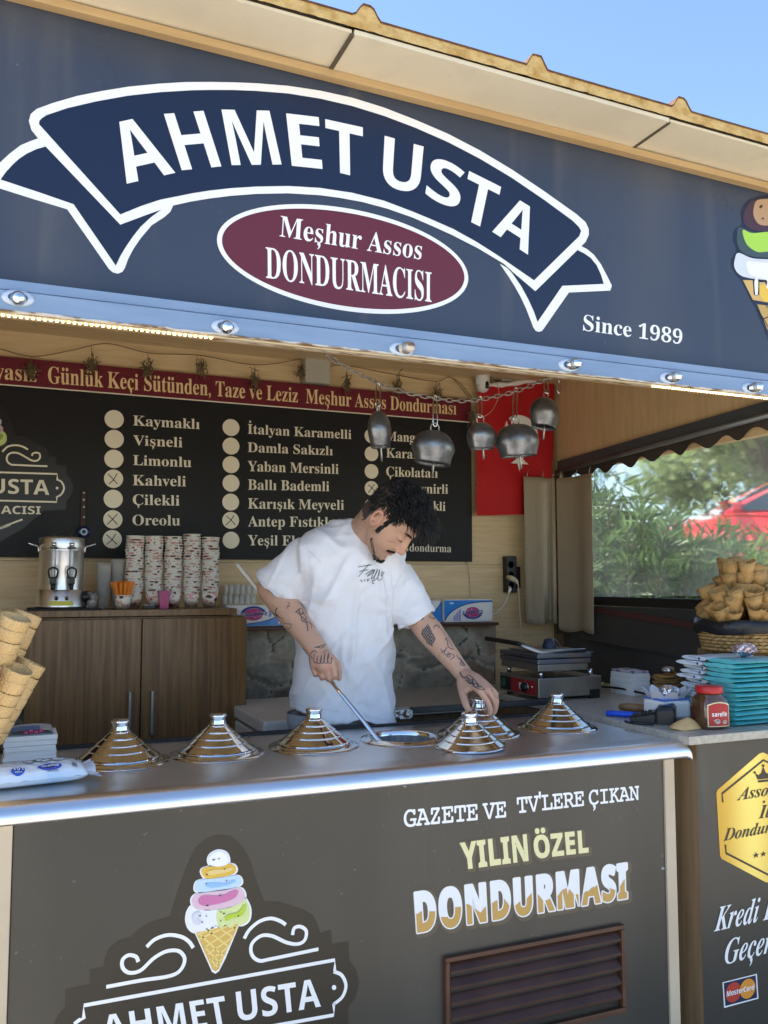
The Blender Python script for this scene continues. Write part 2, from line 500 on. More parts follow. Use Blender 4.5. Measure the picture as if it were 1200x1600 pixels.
SEAMM = mat('seam_bitumen', (0.10, 0.075, 0.05), 0.8)
for i in range(1, len(xs) - 1):
    x = xs[i]; b = MB()
    b.box((x - 0.006, YE + .005, roofz(x) - 0.002), (x + 0.004, 2.08, roofz(x) + 0.004)); b.build('seam_strip', SEAMM, stall)
b = MB()
NX = 60
for x0, x1 in ((-1.0, 3.3),):
    b.add([(x0, 2.072, roofz(x0) - 0.022), (x1, 2.072, roofz(x1) - 0.022), (x1, 2.072, roofz(x1) - 0.001), (x0, 2.072, roofz(x0) - 0.001),
           (x0, 2.098, roofz(x0) - 0.022), (x1, 2.098, roofz(x1) - 0.022), (x1, 2.098, roofz(x1) - 0.001), (x0, 2.098, roofz(x0) - 0.001)],
          [(0, 1, 2, 3), (4, 7, 6, 5), (0, 4, 5, 1), (3, 2, 6, 7)])
b.build('eave_trim', W_TRIM, stall)
b = MB(); b.box((-1.0, 2.115, 2.0), (3.3, 2.138, 2.74)); b.build('fascia_frame', W_TRIM, stall)

# ------------------------------------------------------------------ fascia sign
def PY(y):                                   # photo point -> point on the plane Y = y
    return lambda u, v: atY(u, v, y)
def art(parent, name, m, polys, y):
    mb = MB()
    for p in polys: mb.poly([atY(u, v, y) for u, v in p])
    return mb.build(name, m, parent, fix=False)
sign = thing('shop_sign', 'long slate blue fascia sign with white ribbon lettering under the roof', 'shop sign', (1.1, 2.1, 2.05))
b = MB(); b.add([(-1.0, 2.1, 2.06), (3.3, 2.1, 2.06), (3.3, 2.1, roofz(3.3) - 0.012), (-1.0, 2.1, roofz(-1) - 0.012),
                 (-1.0, 2.112, 2.06), (3.3, 2.112, 2.06), (3.3, 2.112, roofz(3.3) - 0.012), (-1.0, 2.112, roofz(-1) - 0.012)],
                [(0, 1, 2, 3), (4, 7, 6, 5), (0, 4, 5, 1), (1, 5, 6, 2), (2, 6, 7, 3), (3, 7, 4, 0)])
b.build('panel', SLATE, sign)
up_o = [(60, 217), (49, 203), (45, 189), (48, 178), (57.5, 170), (82, 161), (120, 150), (160, 142), (200, 135.5), (250, 130.5), (290, 128.2), (330, 128), (365, 128.6), (400, 130), (450, 134), (500, 141.5), (550, 152.5), (600, 168), (650, 187.5), (700, 209), (750, 235), (800, 265), (850, 298.5), (900, 334), (915, 347), (920, 358), (920, 367), (915, 378), (905, 388)]
lo_o = [(836.5, 455), (787, 412), (747, 388), (708, 368), (675, 353), (645, 340), (605, 326), (566, 315.5), (530, 309), (500, 305), (450, 302), (400, 303), (360, 306), (325, 310.5), (298, 315), (271, 321), (230, 335), (188, 351)]
up_i = [(61, 194), (61.5, 189), (65, 185), (72.5, 180), (105, 169), (150, 158.5), (200, 149.5), (250, 144), (300, 141), (330, 140.5), (365, 140.6), (400, 142), (450, 146), (500, 154), (550, 165.5), (600, 181), (650, 200), (700, 222), (750, 248), (800, 278), (850, 312), (895, 345), (905, 355), (908, 361), (905, 369)]
lo_i = [(834.5, 438), (781, 401), (745, 378), (708, 357.5), (675, 343), (645, 330.5), (600, 313.5), (550, 301), (500, 293.5), (450, 290.5), (400, 291.5), (360, 294), (325, 298), (300, 302), (250, 312), (220, 322), (188, 335)]
tailL_o = [(60, 216), (46, 221), (32, 227), (15, 240), (0, 254), (-10, 268), (-17, 281), (-16, 289), (0, 294.5), (52, 311), (105, 327), (138, 374), (170, 420), (176, 425.5), (184, 427.5), (191, 425), (195, 419), (200, 405), (209, 388), (220, 372), (237, 352), (257, 339), (266, 331), (272, 318), (188, 345), (75, 225)]
tailL_i = [(72.5, 228.5), (57, 233), (42, 240), (30, 248), (20, 257), (9, 269), (1, 280.5), (60, 300), (115, 319), (148, 367), (181, 415), (188, 400), (197, 385), (208, 369), (220, 354), (235, 340), (252, 327.5), (188, 351)]
tailR_o = [(903, 382), (917, 389), (928, 398), (939, 413), (949, 432), (956, 446), (953.6, 454), (889, 457), (870, 484), (850, 513), (847, 517), (842, 518.5), (837, 517), (833, 511), (829, 500), (822, 482), (813, 463), (804, 447), (794.6, 432), (787, 421), (781, 412), (836, 445)]
tailR_i = [(902, 390.5), (913, 396), (923, 403), (932, 414), (939, 429), (943.5, 443.5), (878.6, 446.5), (840, 503), (834, 486), (826, 468.5), (815, 448), (802, 429), (792, 417.5), (836.5, 455)]
for q_ in (tailL_o, tailR_o): art(sign, 'ribbon_tail_border', WHITE, [q_], 2.0994)
for q_ in (tailL_i, tailR_i): art(sign, 'ribbon_tail', NAVY, [q_], 2.0988)
art(sign, 'ribbon_border', WHITE, [up_o + lo_o], 2.0982)
art(sign, 'ribbon', NAVY, [up_i + lo_i], 2.0976)
b = MB()
for ch, q in (('A', [(198, 287), (274, 270), (235, 180), (158, 197)]), ('H', [(284, 266), (346, 260), (318, 173), (256, 178)]), ('M', [(362, 258), (440, 257), (421, 173), (346, 171)]),
              ('E', [(456, 259), (504, 264), (498, 183), (447, 177)]), ('T', [(511, 265), (567, 279), (567, 199), (508, 186)]), ('U', [(597, 290), (655, 303), (662, 229), (601, 212)]),
              ('S', [(664, 305), (716, 330), (727, 266), (675, 241)]), ('T', [(718, 338), (768, 363), (783, 292), (733, 267)]), ('A', [(769, 362), (825, 398), (849, 336), (791, 300)])):
    letter(b, ch, 'sans', [atY(u, v, 2.0970) for u, v in q])
b.build('name_lettering', WHITE, sign, fix=False)
cL, cR = atY(339, 369, 2.1), atY(731.5, 434, 2.1)
cx, ax_ = (cL.x + cR.x) / 2, (cR.x - cL.x) / 2
cz = (atY(466, 312, 2.1).z + atY(603, 494, 2.1).z) / 2; az = (atY(466, 312, 2.1).z - atY(603, 494, 2.1).z) / 2
def ell(cx, cz, a, bb, y, n=96): return [(cx + a * math.cos(2 * PI * k / n), y, cz + bb * math.sin(2 * PI * k / n)) for k in range(n)]
b = MB(); b.poly(ell(cx, cz, ax_, az, 2.0993)); b.build('oval_border', WHITE, sign, fix=False)
b = MB(); b.poly(ell(cx, cz, ax_ - 0.0125, az - 0.0125, 2.0987)); b.build('oval', MAROON, sign, fix=False)
b = MB(); letter(b, 'Meşhur Assos', 'serif', [atY(u, v, 2.0979) for u, v in ((436.6, 369), (658, 405.5), (661, 376), (438.6, 337))]); b.build('script_lettering', WHITE, sign, fix=False)
b = MB(); letter(b, 'DONDURMACISI', 'serif', [atY(u, v, 2.0979) for u, v in ((415.5, 434), (674.5, 472), (674.5, 426), (415, 386))]); b.build('script_lettering', WHITE, sign, fix=False)
b = MB(); letter(b, 'Since 1989', 'serif', [atY(u, v, 2.0991) for u, v in ((911, 516), (1065.5, 538), (1066.5, 516), (912, 491.5))]); b.build('script_lettering', WHITE, sign, fix=False)
SCREWM = mat('zinc_screw', (0.36, 0.36, 0.34), 0.45, metal=0.7)
for u, v in ((66, 6), (345, 78), (637, 153), (897, 219), (1082, 264)):
    p = atY(u, v, 2.0970); q = MB(); q.lathe([(0.0, -0.006), (0.006, -0.006), (0.0105, -0.001), (0.0105, 0.012)], p, 14, axis=(0, 1, 0)); q.build('screw', SCREWM, sign)
# painted cone on the right end of the sign
def ms2(x, y): return (1040 + x / 4.444, 280 + y / 4.444)
OUTL = mat('outline_navy', (0.008, 0.013, 0.035), 0.35)
def blob(pts, n=6): return [(p.x, p.y) for p in spline([(a, c, 0) for a, c in pts], n, True)]
def sgn(name, m, polys, y): return art(sign, name, m, [[ms2(*p) for p in q] for q in polys], y)
sgn('cone_emblem_outline', OUTL, [blob([(640, 120), (560, 155), (522, 230), (530, 310), (480, 350), (468, 420), (490, 490), (456, 560), (465, 620), (530, 700), (700, 760), (900, 760), (1010, 700), (1080, 620), (1085, 560), (1050, 490), (1070, 420), (1055, 350), (1005, 310), (1010, 230), (975, 155), (890, 118), (760, 105)]),
                                  [(520, 690), (600, 855), (620, 880), (740, 1180), (765, 1205), (790, 1180), (925, 880), (940, 855), (1020, 690)]], 2.0993)
sgn('chocolate_scoop', mat('film_plum', (0.055, 0.022, 0.040), 0.35), [blob([(630, 142), (570, 180), (540, 250), (548, 310), (600, 350), (700, 362), (850, 355), (960, 320), (985, 240), (960, 170), (880, 135), (750, 125)])], 2.0987)
sgn('scoop_highlight', mat('film_tan', (0.42, 0.27, 0.15), 0.35), [blob([(640, 145), (612, 200), (612, 255), (640, 305), (690, 322), (780, 310), (870, 300), (900, 220), (860, 150), (750, 138)])], 2.0981)
sgn('speckle', mat('film_brown_dot', (0.07, 0.02, 0.02), 0.35), [blob([(650, 190), (665, 178), (676, 185), (660, 203)]), blob([(667, 272), (678, 265), (684, 274), (674, 281)])], 2.0975)
sgn('pistachio_shade', mat('film_dark_green', (0.045, 0.075, 0.085), 0.35), [blob([(515, 335), (495, 390), (498, 450), (530, 505), (600, 535), (720, 545), (880, 540), (1010, 510), (1045, 440), (1030, 360), (880, 380), (640, 375)])], 2.0987)
sgn('pistachio_scoop', mat('film_lime', (0.36, 0.64, 0.07), 0.35), [blob([(537, 352), (600, 374), (711, 365), (880, 360), (990, 345), (960, 440), (870, 500), (711, 503), (640, 505), (580, 470), (548, 420)])], 2.0981)
sgn('milk_scoop', mat('film_grey_white', (0.62, 0.66, 0.72), 0.35), [blob([(505, 512), (480, 560), (478, 610), (505, 655), (560, 682), (700, 700), (880, 700), (1000, 670), (1050, 610), (1040, 550), (1010, 520), (900, 560), (711, 556), (600, 548)])], 2.0987)
sgn('milk_highlight', WHITE, [blob([(570, 570), (566, 620), (590, 665), (640, 690), (640, 795), (630, 803), (622, 795), (622, 690), (700, 700), (700, 750), (720, 760), (740, 700), (900, 680), (960, 600), (880, 575), (700, 580)], 4)], 2.0981)
sgn('wafer_rim', mat('film_wafer', (0.62, 0.40, 0.13), 0.35), [[(537, 700), (605, 702), (612, 800), (632, 812), (650, 800), (650, 715), (690, 715), (711, 765), (760, 720), (1000, 700), (935, 838), (711, 856), (607, 838)]], 2.0987)
sgn('wafer_rim_highlight', mat('film_yellow', (0.76, 0.50, 0.05), 0.35), [[(652, 740), (690, 730), (711, 770), (780, 760), (760, 850), (685, 850), (660, 815), (652, 800)]], 2.0981)
sgn('wafer_cone', mat('film_wafer_dark', (0.50, 0.32, 0.09), 0.35), [[(636, 868), (711, 878), (905, 868), (780, 1150), (765, 1170), (750, 1150)]], 2.0987)
b = MB()
for p, q in (((640, 900), (780, 1140)), ((700, 880), (840, 1010)), ((660, 980), (900, 870)), ((690, 1060), (860, 980)), ((780, 880), (880, 930))):
    strokes(b, [atY(*ms2(*p), 2.0978), atY(*ms2(*q), 2.0978)], 0.003)
b.build('wafer_lattice', OUTL, sign, fix=False)

# ------------------------------------------------------------------ blue light rail with spotlights and light strip
rail = thing('light_rail', 'weathered blue painted timber rail along the bottom of the fascia sign', 'light rail', (1.1, 2.08, 1.99))
b = MB(); b.box((-1.0, 2.062, 2.0445), (3.3, 2.098, 2.068), bev=0.002); b.build('upper_board', BLUEPAINT, rail)
b = MB(); b.box((-1.0, 2.055, 1.994), (3.3, 2.098, 2.0415), bev=0.002); b.build('lower_board', BLUEPAINT, rail)
b = MB(); b.box((-1.0, 2.066, 2.0405), (3.3, 2.097, 2.0455)); b.build('joint_strip', PEEL, rail)
b = MB()
N = 400
e = [[], [], []]
for i in range(N + 1):
    x = -1.0 + 4.3 * i / N
    d = 0.0022 + 0.004 * max(0, noise.noise(Vector((x * 9, 1, 0)))) + 0.0022 * noise.noise(Vector((x * 40, 2, 0)))
    e[0].append((x, 2.0535, 1.9945 + max(d, 0.0004))); e[1].append((x, 2.0525, 1.992)); e[2].append((x, 2.099, 1.992))
b.add(e[0] + e[1] + e[2], [(k * (N + 1) + i, k * (N + 1) + i + 1, (k + 1) * (N + 1) + i + 1, (k + 1) * (N + 1) + i) for k in range(2) for i in range(N)])
b.build('peeling_edge', PEEL, rail)
LAMPGLASS = mat('lamp_lens', (0.75, 0.75, 0.70), 0.12, spec=0.8, coat=1)
CLEARP = mat('clear_plastic_flange', (0.55, 0.62, 0.72), 0.1, spec=0.9, coat=1, col2=(0.35, 0.45, 0.60), scale=30)
spots = [(28, 466, 'leftmost spotlight on the blue rail, a chrome dome with an oval flange', 0), (352, 511, 'chrome dome spotlight on the blue rail below the maroon oval', 0), (627, 546, 'spotlight on the blue rail above the bell chain, paint peeling off its nose', 1),
         (888, 571, 'small spotlight on the blue rail right below the words Since 1989', 1), (1045, 591, 'spotlight on the blue rail second from the right end', 1), (1172, 607, 'rightmost spotlight on the blue rail under the cone emblem', 1)]
for u, v, lab, peel in spots:
    p = atY(u, v, 2.055)
    s = thing('spotlight', lab, 'spotlight', p, 'spotlights along the blue rail')
    f = MB(); f.lathe([(0.030, 0), (0.030, 0.002), (0.024, 0.005), (0.018, 0.006)], p, 24, axis=(0, -1, 0))
    for i, q in enumerate(f.v): f.v[i] = Vector((p.x + (q.x - p.x) * 1.15, q.y, p.z + (q.z - p.z) * 0.62))
    f.build('flange', CLEARP, s)
    f = MB(); L = 0.040 if peel else 0.026
    d = Vector((0.55, -0.85, 0.1)) if peel else Vector((0.1, -0.9, -0.25))
    f.lathe([(0.0135, 0.0), (0.0155, L * 0.3), (0.0145, L * 0.7), (0.010, L * 0.93), (0.0, L)], p, 20, axis=d)
    f.build('housing', CHROME if not peel else PEEL if u == 627 else CHROME, s)
    f = MB(); f.lathe([(0.0156, L * 0.30), (0.0162, L * 0.36), (0.0160, L * 0.52), (0.0150, L * 0.6)], p, 20, axis=d); f.build('ring', SCREWM, s)
LED = emis(mat('warm_led', (0.9, 0.75, 0.45), 0.4), (1.0, 0.66, 0.26), 6.0)
strip = thing('led_strip', 'glowing warm light strip running under the blue rail', 'light strip', (1.1, 2.08, 1.985))
b = MB(); b.box((-1.0, 2.062, 1.9885), (3.3, 2.072, 1.9915)); b.build('tape', mat('led_tape', (0.6, 0.5, 0.33), 0.4), strip)
b = MB()
x = -0.98
while x < 3.28:
    if x < 0.42 or x > 1.75: b.box((x, 2.0635, 1.9855), (x + 0.005, 2.0705, 1.9888))
    x += 0.0125
o = b.build('lit_diode', LED, strip); props(o, kind='stuff')

# ------------------------------------------------------------------ menu board on the back wall
YB = 3.655
menu = thing('menu_board', 'black flavour board with cream lettering and a red strip on the oak wall', 'menu board', (0.97, YB, 1.49))
b = MB(); b.box((-0.9, YB, 1.492), (2.008, 3.678, 2.272)); b.build('board', BOARD, menu)
b = MB(); b.box((-0.9, YB - 0.00080, 2.164), (2.008, YB - 0.00020, 2.2745)); b.build('red_strip', STRIPRED, menu)
b = MB(); b.box((-0.9, YB - 0.00120, 2.1605), (2.008, YB - 0.00016, 2.1655)); b.build('strip_edge', IVORY, menu)
def mq(bl, br, cl, cr=None):
    cr = cl if cr is None else cr
    return [atY(u, v, YB - 0.00160) for u, v in (bl, br, (br[0], br[1] - cr), (bl[0], bl[1] - cl))]
b = MB(); letter(b, 'Günlük Keçi Sütünden, Taze ve Leziz  Meşhur Assos Dondurması', 'serif', mq((75, 598.5), (713, 648), 26, 20)); b.build('strip_lettering', GOLDTXT, menu, fix=False)
b = MB(); letter(b, 'yasız', 'serif', mq((-8, 591.5), (57, 597), 25)); b.build('strip_lettering', GOLDTXT, menu, fix=False)
b = MB()
rows = [('Kaymaklı', (208, 664.5), (312, 670.5), 15.5), ('Vişneli', (208, 695.5), (285, 699), 15.5), ('Limonlu', (208, 726.5), (299, 730), 15.5), ('Kahveli', (207.5, 758), (290.5, 760), 16), ('Çilekli', (207.5, 788.5), (280.5, 790), 16), ('Oreolu', (207, 820.5), (281.5, 821), 16),
        ('İtalyan Karamelli', (387, 677.5), (549, 686), 15, 14), ('Damla Sakızlı', (387, 706), (520, 711.5), 15, 14), ('Yaban Mersinli', (387, 736), (529, 740.5), 16, 15), ('Ballı Bademli', (387.5, 765), (514.5, 767.5), 16, 15), ('Karışık Meyveli', (387.5, 794.5), (537.5, 796.5), 16, 15), ('Antep Fıstıklı', (387.5, 822.5), (519, 823), 16, 15), ('Yeşil Elmalı', (387.5, 852), (502, 852.5), 16, 15),
        ('Mangolu', (603.5, 688.5), (672, 692), 14.5), ('Karamelli', (603.5, 714.5), (685, 718.5), 14.5), ('Çikolatalı', (603.5, 744), (684, 746.5), 15, 14), ('Lor Peynirli', (603, 769.5), (700, 771.5), 14.5), ('kli', (677, 797), (696, 798.5), 14), ('i', (681, 824), (686, 824), 13)]
for r in rows: b = MB(); letter(b, r[0], 'serif', mq(*r[1:])); b.build('flavour_lettering', IVORY, menu, fix=False)
b = MB()
letter(b, 'dondurma', 'serifthin', mq((640, 861.5), (705, 863), 12, 12))
letter(b, 's', 'serifthin', mq((632, 861.3), (638, 861.5), 12, 12))
b.build('address_lettering', IVORY, menu, fix=False)
circ = [(178.5, 655, 14.3), (178.5, 686, 14.3), (178, 717, 14.3), (177.5, 748, 14.3), (177, 779.5, 14.3), (176.5, 811.5, 14.4), (175.5, 842.5, 14.3),
        (361, 668, 13.2), (361, 697, 13.2), (361, 726, 13.2), (361, 755, 13.2), (360.5, 784.5, 13.2), (360.5, 813, 13.2), (361, 844, 13.2),
        (580.5, 681, 11.4), (580.5, 709, 11.4), (580.5, 736.5, 11.4), (580.5, 763, 11.4), (580.5, 790, 11.4), (580.5, 817, 11.4)]
for i, (u, v, r) in enumerate(circ):
    c = atY(u, v, YB - 0.00140); rr = (atY(u, v - r, YB).z - atY(u, v + r, YB).z) / 2
    q = MB(); q.poly(ell(c.x, c.z, rr, rr, YB - 0.00140, 40)); o = q.build('tick_spot', IVORY, menu, fix=False)
    if i in (3, 5, 6, 12, 17, 18):
        q = MB()
        for (a, bb) in (((-.55, .5), (.5, -.55)), ((-.5, -.6), (.45, .6))):
            ja, jb = random.uniform(-.12, .12), random.uniform(-.12, .12)
            strokes(q, [(c.x + rr * (a[0] + ja), YB - 0.00220, c.z + rr * a[1]), (c.x + rr * ja * .5, YB - 0.00220, c.z + rr * jb), (c.x + rr * (bb[0] + jb), YB - 0.00220, c.z + rr * bb[1])], 0.0035)
        q.build('pen_cross', INK, o, fix=False)
# left-hand emblem on the board
def m1(x, y): return (x / 5, 560 + y / 5)
def bart(name, m, polys, y): return art(menu, name, m, [[m1(*p) for p in q] for q in polys], y)
bart('emblem_shadow', BOARDD, [[(-250, 330), (-60, 300), (0, 350), (60, 430), (95, 520), (120, 600)] + [(p[0], p[1]) for p in [(190, 612), (250, 640), (275, 668), (330, 680), (370, 712), (384, 770), (440, 770), (440, 832), (520, 836), (520, 910), (555, 950), (570, 1010), (555, 1075), (518, 1110), (518, 1180), (340, 1190), (180, 1330), (0, 1430), (-250, 1430)]]], YB - 0.00060)
bart('cone_emblem', mat('film_lime_pale', (0.50, 0.60, 0.22), 0.4), [blob([(-20, 555), (20, 565), (50, 600), (48, 650), (10, 680), (-60, 690), (-60, 560)])], YB - 0.00180)
bart('emblem_scoop', mat('film_pale_pink', (0.50, 0.33, 0.36), 0.4), [blob([(-60, 510), (0, 520), (24, 545), (15, 575), (-20, 590), (-70, 590)])], YB - 0.00240)
bart('emblem_scoop', mat('film_pale_blue', (0.40, 0.48, 0.55), 0.4), [blob([(-60, 470), (0, 475), (12, 495), (0, 520), (-60, 520)])], YB - 0.00300)
bart('emblem_leaf', mat('film_leaf', (0.22, 0.36, 0.04), 0.4), [blob([(-15, 600), (15, 590), (25, 610), (5, 635), (-20, 640)])], YB - 0.00240)
b = MB()
def bst(pts, w=0.0068, n=8, y=YB - 0.00160):
    q = spline([(p[0], p[1], 0) for p in pts], n) if n else [Vector((p[0], p[1], 0)) for p in pts]
    strokes(b, [atY(*m1(p.x, p.y), y) for p in q], w)
bst([(18, 730), (60, 690), (120, 678), (175, 688), (218, 712)])
bst([(250, 762), (255, 745), (280, 736), (308, 745), (312, 775), (290, 798), (250, 798), (190, 765), (140, 740), (90, 738), (58, 760), (55, 800), (85, 828), (130, 832), (250, 838), (370, 842)])
bst([(-260, 882), (447, 903), (447, 945)], n=0); bst([(443, 945), (480, 965), (500, 1012), (480, 1060), (443, 1083)]); bst([(443, 1080), (443, 1122), (-260, 1104)], n=0)
bst([(-100, 1380), (0, 1325), (175, 1258)], n=4); bst([(-100, 1340), (0, 1328), (80, 1300)], n=4)
q = [atY(*m1(446 + 11 * math.cos(2 * PI * k / 20), 1013 + 11 * math.sin(2 * PI * k / 20)), YB - 0.00160) for k in range(20)]; b.poly(q)
letter(b, 'USTA', 'sans', [atY(*m1(*p), YB - 0.00160) for p in ((-70, 1052), (385, 1066), (385, 952), (-70, 938))])
letter(b, 'MACISI', 'sans', [atY(*m1(*p), YB - 0.00160) for p in ((-95, 1212), (318, 1218), (318, 1156), (-95, 1150))])
b.build('emblem_lettering', IVORY, menu, fix=False)
# ================================================================== LOW STONE WALL, SHELF, FREEZER, CUPBOARD
STONE = attr_color(mat('rubble_stone', (0.2, 0.18, 0.15), 0.92, bump=.004, bscale=70, detail=9))
def rough_wall(name, x0, x1, z0, z1, y):
    b = MB(); st = .0075; nx, nz = int((x1 - x0) / st), int((z1 - z0) / st)
    vs, cols = [], []
    for j in range(nz + 1):
        for i in range(nx + 1):
            x = x0 + (x1 - x0) * i / nx; z = z0 + (z1 - z0) * j / nz
            w = noise.noise(Vector((x * 5, z * 5, 3))) * 0.05 + noise.noise(Vector((x * 16, z * 16, 6))) * 0.010
            top = z > 1.055 + .02 * noise.noise(Vector((x * 3, 0, 1)))
            q = Vector(((x + w) * (2.6 if top else 4.4), 0.3 if not top else 7.3, (z + w) * (3.0 if top else 5.6)))
            dist, pts = noise.voronoi(q)
            e = min(1, (dist[1] - dist[0]) / 0.16)
            if top: e = min(e, abs(z - 1.055) / .012 + .1)
            fine = noise.noise(Vector((x * 60, 5, z * 60))); med = noise.noise(Vector((x * 17, 1, z * 17)))
            h = 0.026 * e ** .6 + 0.012 * med + 0.004 * fine + 0.012 * noise.noise(Vector((x * 5, 9, z * 5)))
            vs.append((x, y - h, z))
            r = noise.cell(pts[0] * 3.1 + Vector((.5, .5, .5)))
            base = Vector((.24, .198, .145)) * (.45 + 1.05 * abs(r)) + Vector((.03, .0, -.012)) * noise.cell(pts[0] * 5.3)
            c = base * (1 + .25 * med + .22 * fine)
            m_ = max(0, 1 - e * 1.15)
            c = c.lerp(Vector((.44, .385, .295)) * (1 + .3 * fine), m_ * max(0, min(1, .95 + noise.noise(Vector((x * 7, 3, z * 7)))))) 
            if e < .07 and noise.noise(Vector((x * 9, 8, z * 9))) > .0: c = c * .25
            cols.append(c)
    n = nx + 1
    b.add(vs, [(j * n + i, j * n + i + 1, (j + 1) * n + i + 1, (j + 1) * n + i) for j in range(nz) for i in range(nx)], smooth=True)
    b.add([(x0, y - .02, z1), (x1, y - .02, z1), (x1, y + .075, z1), (x0, y + .075, z1), (x1, y - .02, z0), (x1, y + .075, z0)], [(0, 1, 2, 3), (1, 4, 5, 2)])
    o = b.build(name, STONE, fix=False)
    cols += [Vector((.2, .17, .13))] * 6
    a = o.data.color_attributes.new('Col', 'FLOAT_COLOR', 'POINT')
    for k, c in enumerate(cols): a.data[k].color = (c[0], c[1], c[2], 1)
    return o
o = rough_wall('stone_wall', -0.35, 2.085, 0.72, 1.196, 3.60)
props(o, 'low rubble stone wall behind the man under the tissue packs', 'stone wall')
b = MB(); b.box((-0.35, 3.60, 0.0), (2.08, 3.67, 0.719)); b.build('stone_footing', W_PLANK, stall)
b = MB(); b.box((0.86, 3.50, 1.198), (2.06, 3.678, 1.212), bev=0.003)
props(b.build('wall_shelf', BROWNPAINT), 'thin dark brown shelf board on top of the stone wall', 'shelf')
# back counter slab and chest freezer behind the man
bc = thing('back_counter', 'low pale stone counter along the wall behind the man', 'counter', (1.8, 3.3, 0))
b = MB(); b.box((1.25, 3.06, 0.89), (2.47, 3.585, 0.922), bev=0.004); b.build('slab', SLABM, bc)
b = MB(); b.box((1.27, 3.10, 0.0), (2.47, 3.56, 0.888)); b.build('base', W_PLANK, bc)
fz = thing('chest_freezer', 'white chest freezer with a thick flat lid beside the cupboard', 'freezer', (1.0, 3.15, 0))
FZW = mat('freezer_white', (0.70, 0.69, 0.64), 0.35, col2=(0.52, 0.51, 0.47), scale=3)
b = MB(); b.box((0.79, 2.90, 0.05), (1.235, 3.46, 0.875), bev=0.008); b.build('body', FZW, fz)
b = MB(); b.box((0.785, 2.885, 0.884), (1.238, 3.47, 0.93), bev=0.010); b.build('lid', FZW, fz)
b = MB(); b.box((0.80, 2.91, 0.876), (1.23, 3.455, 0.8835)); b.build('seal', GASKET, fz)

cp = thing('wall_cupboard', 'walnut veneer double door cupboard under the stacks of cups', 'cupboard', (0.44, 3.46, 0))
b = MB(); b.box((0.052, 3.325, 0.08), (0.825, 3.53, 1.268)); b.build('carcass', W_WALNUT, cp)
for x0, x1 in ((0.047, 0.4365), (0.4415, 0.83)):
    b = MB(); b.box((x0, 3.302, 0.10), (x1, 3.322, 1.262), bev=0.0015); d = b.build('door', W_WALNUT, cp)
    hx = 0.4365 - 0.037 if x0 < 0.2 else 0.4415 + 0.037
    h = MB(); zt, zb = atY(206, 1081, 3.29).z, atY(206, 1150, 3.29).z
    h.box((hx - .005, 3.278, zb), (hx + .005, 3.284, zt), bev=0.002)
    h.box((hx - .005, 3.284, zt - .014), (hx + .005, 3.302, zt)); h.box((hx - .005, 3.284, zb), (hx + .005, 3.302, zb + .014)); h.build('handle', STEELD, d)
b = MB(); b.box((0.04, 3.295, 1.272), (0.79, 3.53, 1.296), bev=0.002); b.build('top_board', W_WALNUT, cp)
b = MB(); b.box((0.05, 3.31, 0.0), (0.83, 3.5, 0.098)); b.build('plinth', GASKET, cp)

# ================================================================== ICE CREAM COUNTER
ZT = 0.95
ic = thing('ice_cream_counter', 'charcoal ice cream counter with a stainless steel top and six round wells', 'counter', (0.85, 2.2, 0))
wells = [0.259, 0.505, 0.77, 1.038, 1.285, 1.559]
YW = 2.305
# steel top with real holes: grid strip cut by circles, bullnose front
bm = bmesh.new()
X0, X1, YR, YFt = -1.0, 1.735, 2.525, 2.045
b = MB()
cells = [X0] + [(wells[i] + wells[i + 1]) / 2 for i in range(5)] + [1.70]
cells[0] = 0.13
rw = 0.094
for i, w in enumerate(wells):
    a0, a1 = cells[i], cells[i + 1]
    NS = 48
    out, inn = [], []
    for k in range(NS):
        t = 2 * PI * k / NS
        c_, s_ = math.cos(t), math.sin(t)
        fx = ((a1 - w) if c_ > 0 else (w - a0)) / abs(c_) if abs(c_) > 1e-6 else 1e9
        fy = ((YR - YW) if s_ > 0 else (YW - YFt)) / abs(s_) if abs(s_) > 1e-6 else 1e9
        r = min(fx, fy)
        out.append((w + c_ * r, YW + s_ * r, ZT)); inn.append((w + c_ * rw, YW + s_ * rw, ZT))
    # corners
    vs = out + inn
    b.add(vs, [(k, (k + 1) % NS, NS + (k + 1) % NS, NS + k) for k in range(NS)])
    for cx_, cy_ in ((a0, YFt), (a1, YFt), (a0, YR), (a1, YR)):
        ks = sorted(range(NS), key=lambda k: (out[k][0] - cx_) ** 2 + (out[k][1] - cy_) ** 2)[:2]
        b.add([out[ks[0]], out[ks[1]], (cx_, cy_, ZT)], [(0, 1, 2)])
b.add([(X0, YFt, ZT), (0.13, YFt, ZT), (0.13, YR, ZT), (X0, YR, ZT)], [(0, 1, 2, 3)])
b.add([(1.70, YFt, ZT), (X1, YFt, ZT), (X1, YR, ZT), (1.70, YR, ZT)], [(0, 1, 2, 3)])
prof = [(YFt, ZT)] + [(YFt - 0.075 + 0.0 - 0.0 + 0.0 + 0.045 * (1 - 0) * 0 - 0 + 0.0, ZT)] * 0
for k in range(1, 11):
    a = PI / 2 * k / 10
    prof.append((YFt - 0.055 - 0.03 * math.sin(a) + 0.0, ZT - 0.03 + 0.03 * math.cos(a)))
prof = [(YFt, ZT), (YFt - 0.03, ZT), (YFt - 0.055, ZT - 0.0005)] + [(YFt - 0.055 - 0.034 * math.sin(PI / 2 * k / 10), ZT - 0.0345 + 0.034 * math.cos(PI / 2 * k / 10)) for k in range(1, 11)] + [(YFt - 0.089, ZT - 0.043), (YFt - 0.074, ZT - 0.0435)]
XE = 1.772
vs = []
for y, z in prof:
    e = 0.006 if z < ZT - 0.03 else 0.0
    vs += [(X0, y, z), (XE - 0.02, y, z), (XE - 0.006, y, z - 0.003), (XE, y, z - 0.010)]
